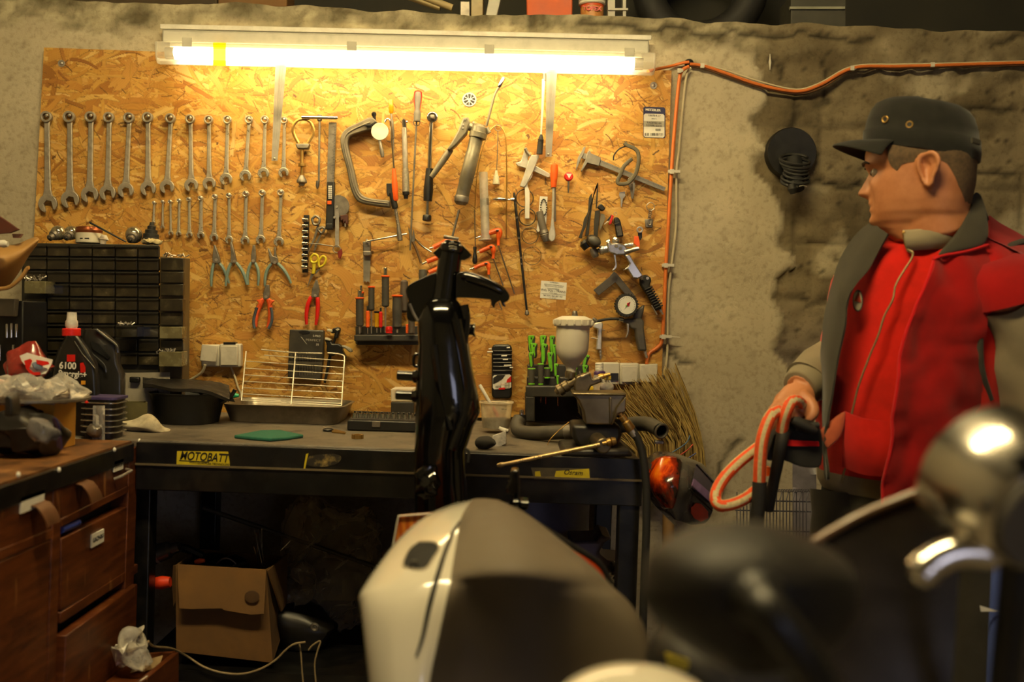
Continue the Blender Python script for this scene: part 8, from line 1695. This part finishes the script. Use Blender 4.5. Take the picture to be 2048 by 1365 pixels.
# shoulder yoke over both shoulders and the back
sh = []
for k in range(9):
    a = k / 8; r = []
    for j in range(15):
        s = j / 14; x = 1760 + 255 * s; yb = 470 - 52 * math.exp(-((x - 1935) / 45) ** 2) * 0
        r.append(None)
b = MB(); b.loft([tring(y, .024 + .004 * (y > 600), -.35, PI - .5, 48, .006) for y in (505, 520, 550, 600, 670, 750, 830, 900, 960, 1020, 1060)], cap=False, open_=True)
rr = []
for y, o_ in ((478, .012), (492, .018), (506, .024)): rr.append(tring(y, o_, -.35, PI - .5, 40, .003))
b.loft(rr, cap=False, open_=True); put('back_panel', b, REDV, vest, smooth=80)
yk = [[(1972, 425), (1985, 440), (2010, 455), (2050, 475), (2075, 500)], [(1975, 458), (1988, 468), (2012, 482), (2046, 500), (2072, 525)], [(1976, 490), (1982, 500), (1990, 512), (2000, 525), (2010, 540)], [(1930, 500), (1945, 520), (1960, 545), (1970, 570), (1972, 600)], [(1880, 512), (1885, 540), (1890, 570), (1890, 600), (1880, 640)]]
dd = [[.10, .10, .09, .07, .06], [.03, .02, .0, -.01, -.02], [-.055, -.07, -.095, -.115, -.125], [-.03, -.05, -.06, -.07, -.075], [.02, .0, -.01, -.02, -.03]]
put('shoulder', MB().grid([[P(x, y, d + .0) for (x, y), d in zip(r, e)] for r, e in zip(yk, dd)], .006), REDV, vest, sub=2)
# grey lapel and standing collar
lap = [[(1950, 384, .02), (1962, 388, .0), (1972, 420, -.045), (1976, 455, -.06), (1974, 492, -.075)], [(1938, 398, -.02), (1945, 425, -.05), (1950, 455, -.07), (1950, 475, -.085), (1940, 500, -.098)], [(1945, 415, -.045), (1928, 455, -.075), (1920, 475, -.09), (1905, 492, -.10), (1895, 508, -.108)], [(1944, 410, -.045), (1918, 462, -.075), (1900, 482, -.09), (1885, 498, -.10), (1868, 518, -.11)]]
put('lapel', MB().grid([[P(*q) for q in r] for r in lap], .005), LIN, vest, sub=2)
put('collar_back', MB().grid([[P(x, y, d) for x, y, d in r] for r in ([(1952, 384, .03), (1960, 400, .07), (1950, 392, .12), (1900, 400, .15), (1840, 430, .15)], [(1975, 440, .04), (1978, 450, .08), (1960, 450, .14), (1900, 455, .17), (1830, 470, .16)])], .005), LIN, vest, sub=2)
put('lapel_trim', MB().tube([P(x, y, d) for x, y, d in sp([(1976, 490, -.08), (1930, 504, -.102), (1885, 512, -.114), (1866, 520, -.118)], 4)], .0028, 8), cloth('red_trim', ''), vest)
lo_ = sp([(1745, 447), (1706, 480), (1673, 551), (1652, 639), (1646, 700), (1650, 756), (1650, 830), (1650, 905), (1655, 960)], 5); li = sp([(1778, 470), (1742, 534), (1702, 589), (1690, 664), (1672, 756), (1660, 831), (1654, 870), (1656, 920), (1660, 960)], 5)
rows = [[P(a[0] + (c[0] - a[0]) * k, a[1] + (c[1] - a[1]) * k, .05 - .075 * k - .012 * math.sin(PI * k) - .05 * sstep(460, 560, a[1])) + V((0, 1, 0)) * .010 * noise.noise(V((k * 5, a[1] * .02, 3))) for k in (0, .2, .4, .6, .8, 1)] for a, c in zip(lo_, li)]
put('lining', MB().grid(rows, .005), LIN, vest, smooth=70)
put('vest_trim', MB().tube([r[0] for r in rows], .0035, 8), cloth('red_trim', ''), vest)
# ------------------------------------------------------------------ striped rope sling in his hand
ZR = (1400, 740, .26374)
def rope(par, pts, r, seg=5):
    q = sp([(*p, 0)[:3] for p in pts], seg); n = 20
    o = put('rope', MB(ZR).TB(q, YP - .05, r, n), mat('orange_webbing', '#e2511c', .7, 0, .15, 150, .5), par, smooth=80); o.data.materials.append(mat('cream_webbing', '#c9b78a', .8, 0, .2, 200, .6))
    c_ = [W(ZR[0] + x * ZR[2], ZR[1] + y * ZR[2], YP - .05 + d) for x, y, d in q]
    for i, p in enumerate(o.data.polygons):
        if i < (len(q) - 1) * n:
            k = i // n; tt = (c_[k + 1] - c_[k]).normalized(); d = p.center + wloc(par) - (c_[k] + c_[k + 1]) / 2; d -= tt * d.dot(tt); w = V((-.25, -1, .1)); w -= tt * w.dot(tt)
            an = math.degrees(d.angle(w)); p.material_index = 1 if an < 22 or 66 < an < 105 else 0
    return o
t = thing('rope_sling', 'orange and cream striped rope sling with black ends held in the hand', 'rope', P(1510, 1000, -.05))
rope(t, [(770, 262, .02), (735, 238, -.01), (690, 250, -.03), (655, 320, -.035), (632, 400, -.03), (620, 468, -.025)], 46)
rope(t, [(640, 330, .0), (600, 318, -.02), (545, 345, -.035), (505, 420, -.045), (470, 540, -.05), (455, 700, -.05), (450, 860, -.045)], 48)
rope(t, [(480, 560, .02), (400, 620, .01), (300, 700, 0), (200, 800, -.01), (135, 900, -.02), (118, 980, -.03), (150, 1030, -.04), (230, 1025, -.04), (320, 990, -.035), (410, 930, -.02), (440, 900, -.01)], 46)
put('sleeve', MB(ZR).TB(sp([(452, 850, -.045), (448, 960, -.045), (430, 1150, -.04), (420, 1300, -.03)]), YP - .05, 54, 16), RUBBER, t)
put('sleeve', MB(ZR).TB(sp([(640, 455, -.02), (615, 560, -.03), (590, 700, -.02), (550, 900, 0), (520, 1060, .02)]), YP - .05, [52, 52, 50, 48, 46, 46, 46, 44, 44, 44, 42, 42, 42, 40, 40, 40, 40], 16), RUBBER, t)
MATT = mat('matt_black_tool', '#14120f', .85, 0, .2, 30)
t = thing('ratchet_tool', 'dark bulky strap ratchet hanging under the hand beside the red pocket', 'ratchet', P(1600, 900, -.03))
put('body', MB(ZR).PR(sp([(560, 500), (680, 400), (800, 380), (900, 420), (930, 560), (920, 720), (860, 745), (760, 735), (640, 690), (520, 690), (515, 640)], 3), YP - .07, .05), MATT, t, bev=.008, seg=3)
b = MB(ZR).LA((700, 380), (880, 470), [(0, 30), (.2, 46), (.8, 40), (1, 26)], YP - .085); b.LA((720, 440), (900, 420), [(0, 24), (1, 26)], YP - .08); put('roller', b, RUBBER, t)
put('red_strap', MB(ZR).PR([(645, 530), (700, 535), (900, 545), (905, 580), (700, 580), (645, 575)], YP - .074, .006), cloth('red_trim', ''), t)
put('orange_clip', MB(ZR).PR([(510, 740), (535, 740), (530, 800), (508, 810)], YP - .04, .02), ORANGE, t); put('orange_clip', MB(ZR).PR([(540, 880), (562, 885), (555, 920), (538, 915)], YP - .04, .02), ORANGE, t)
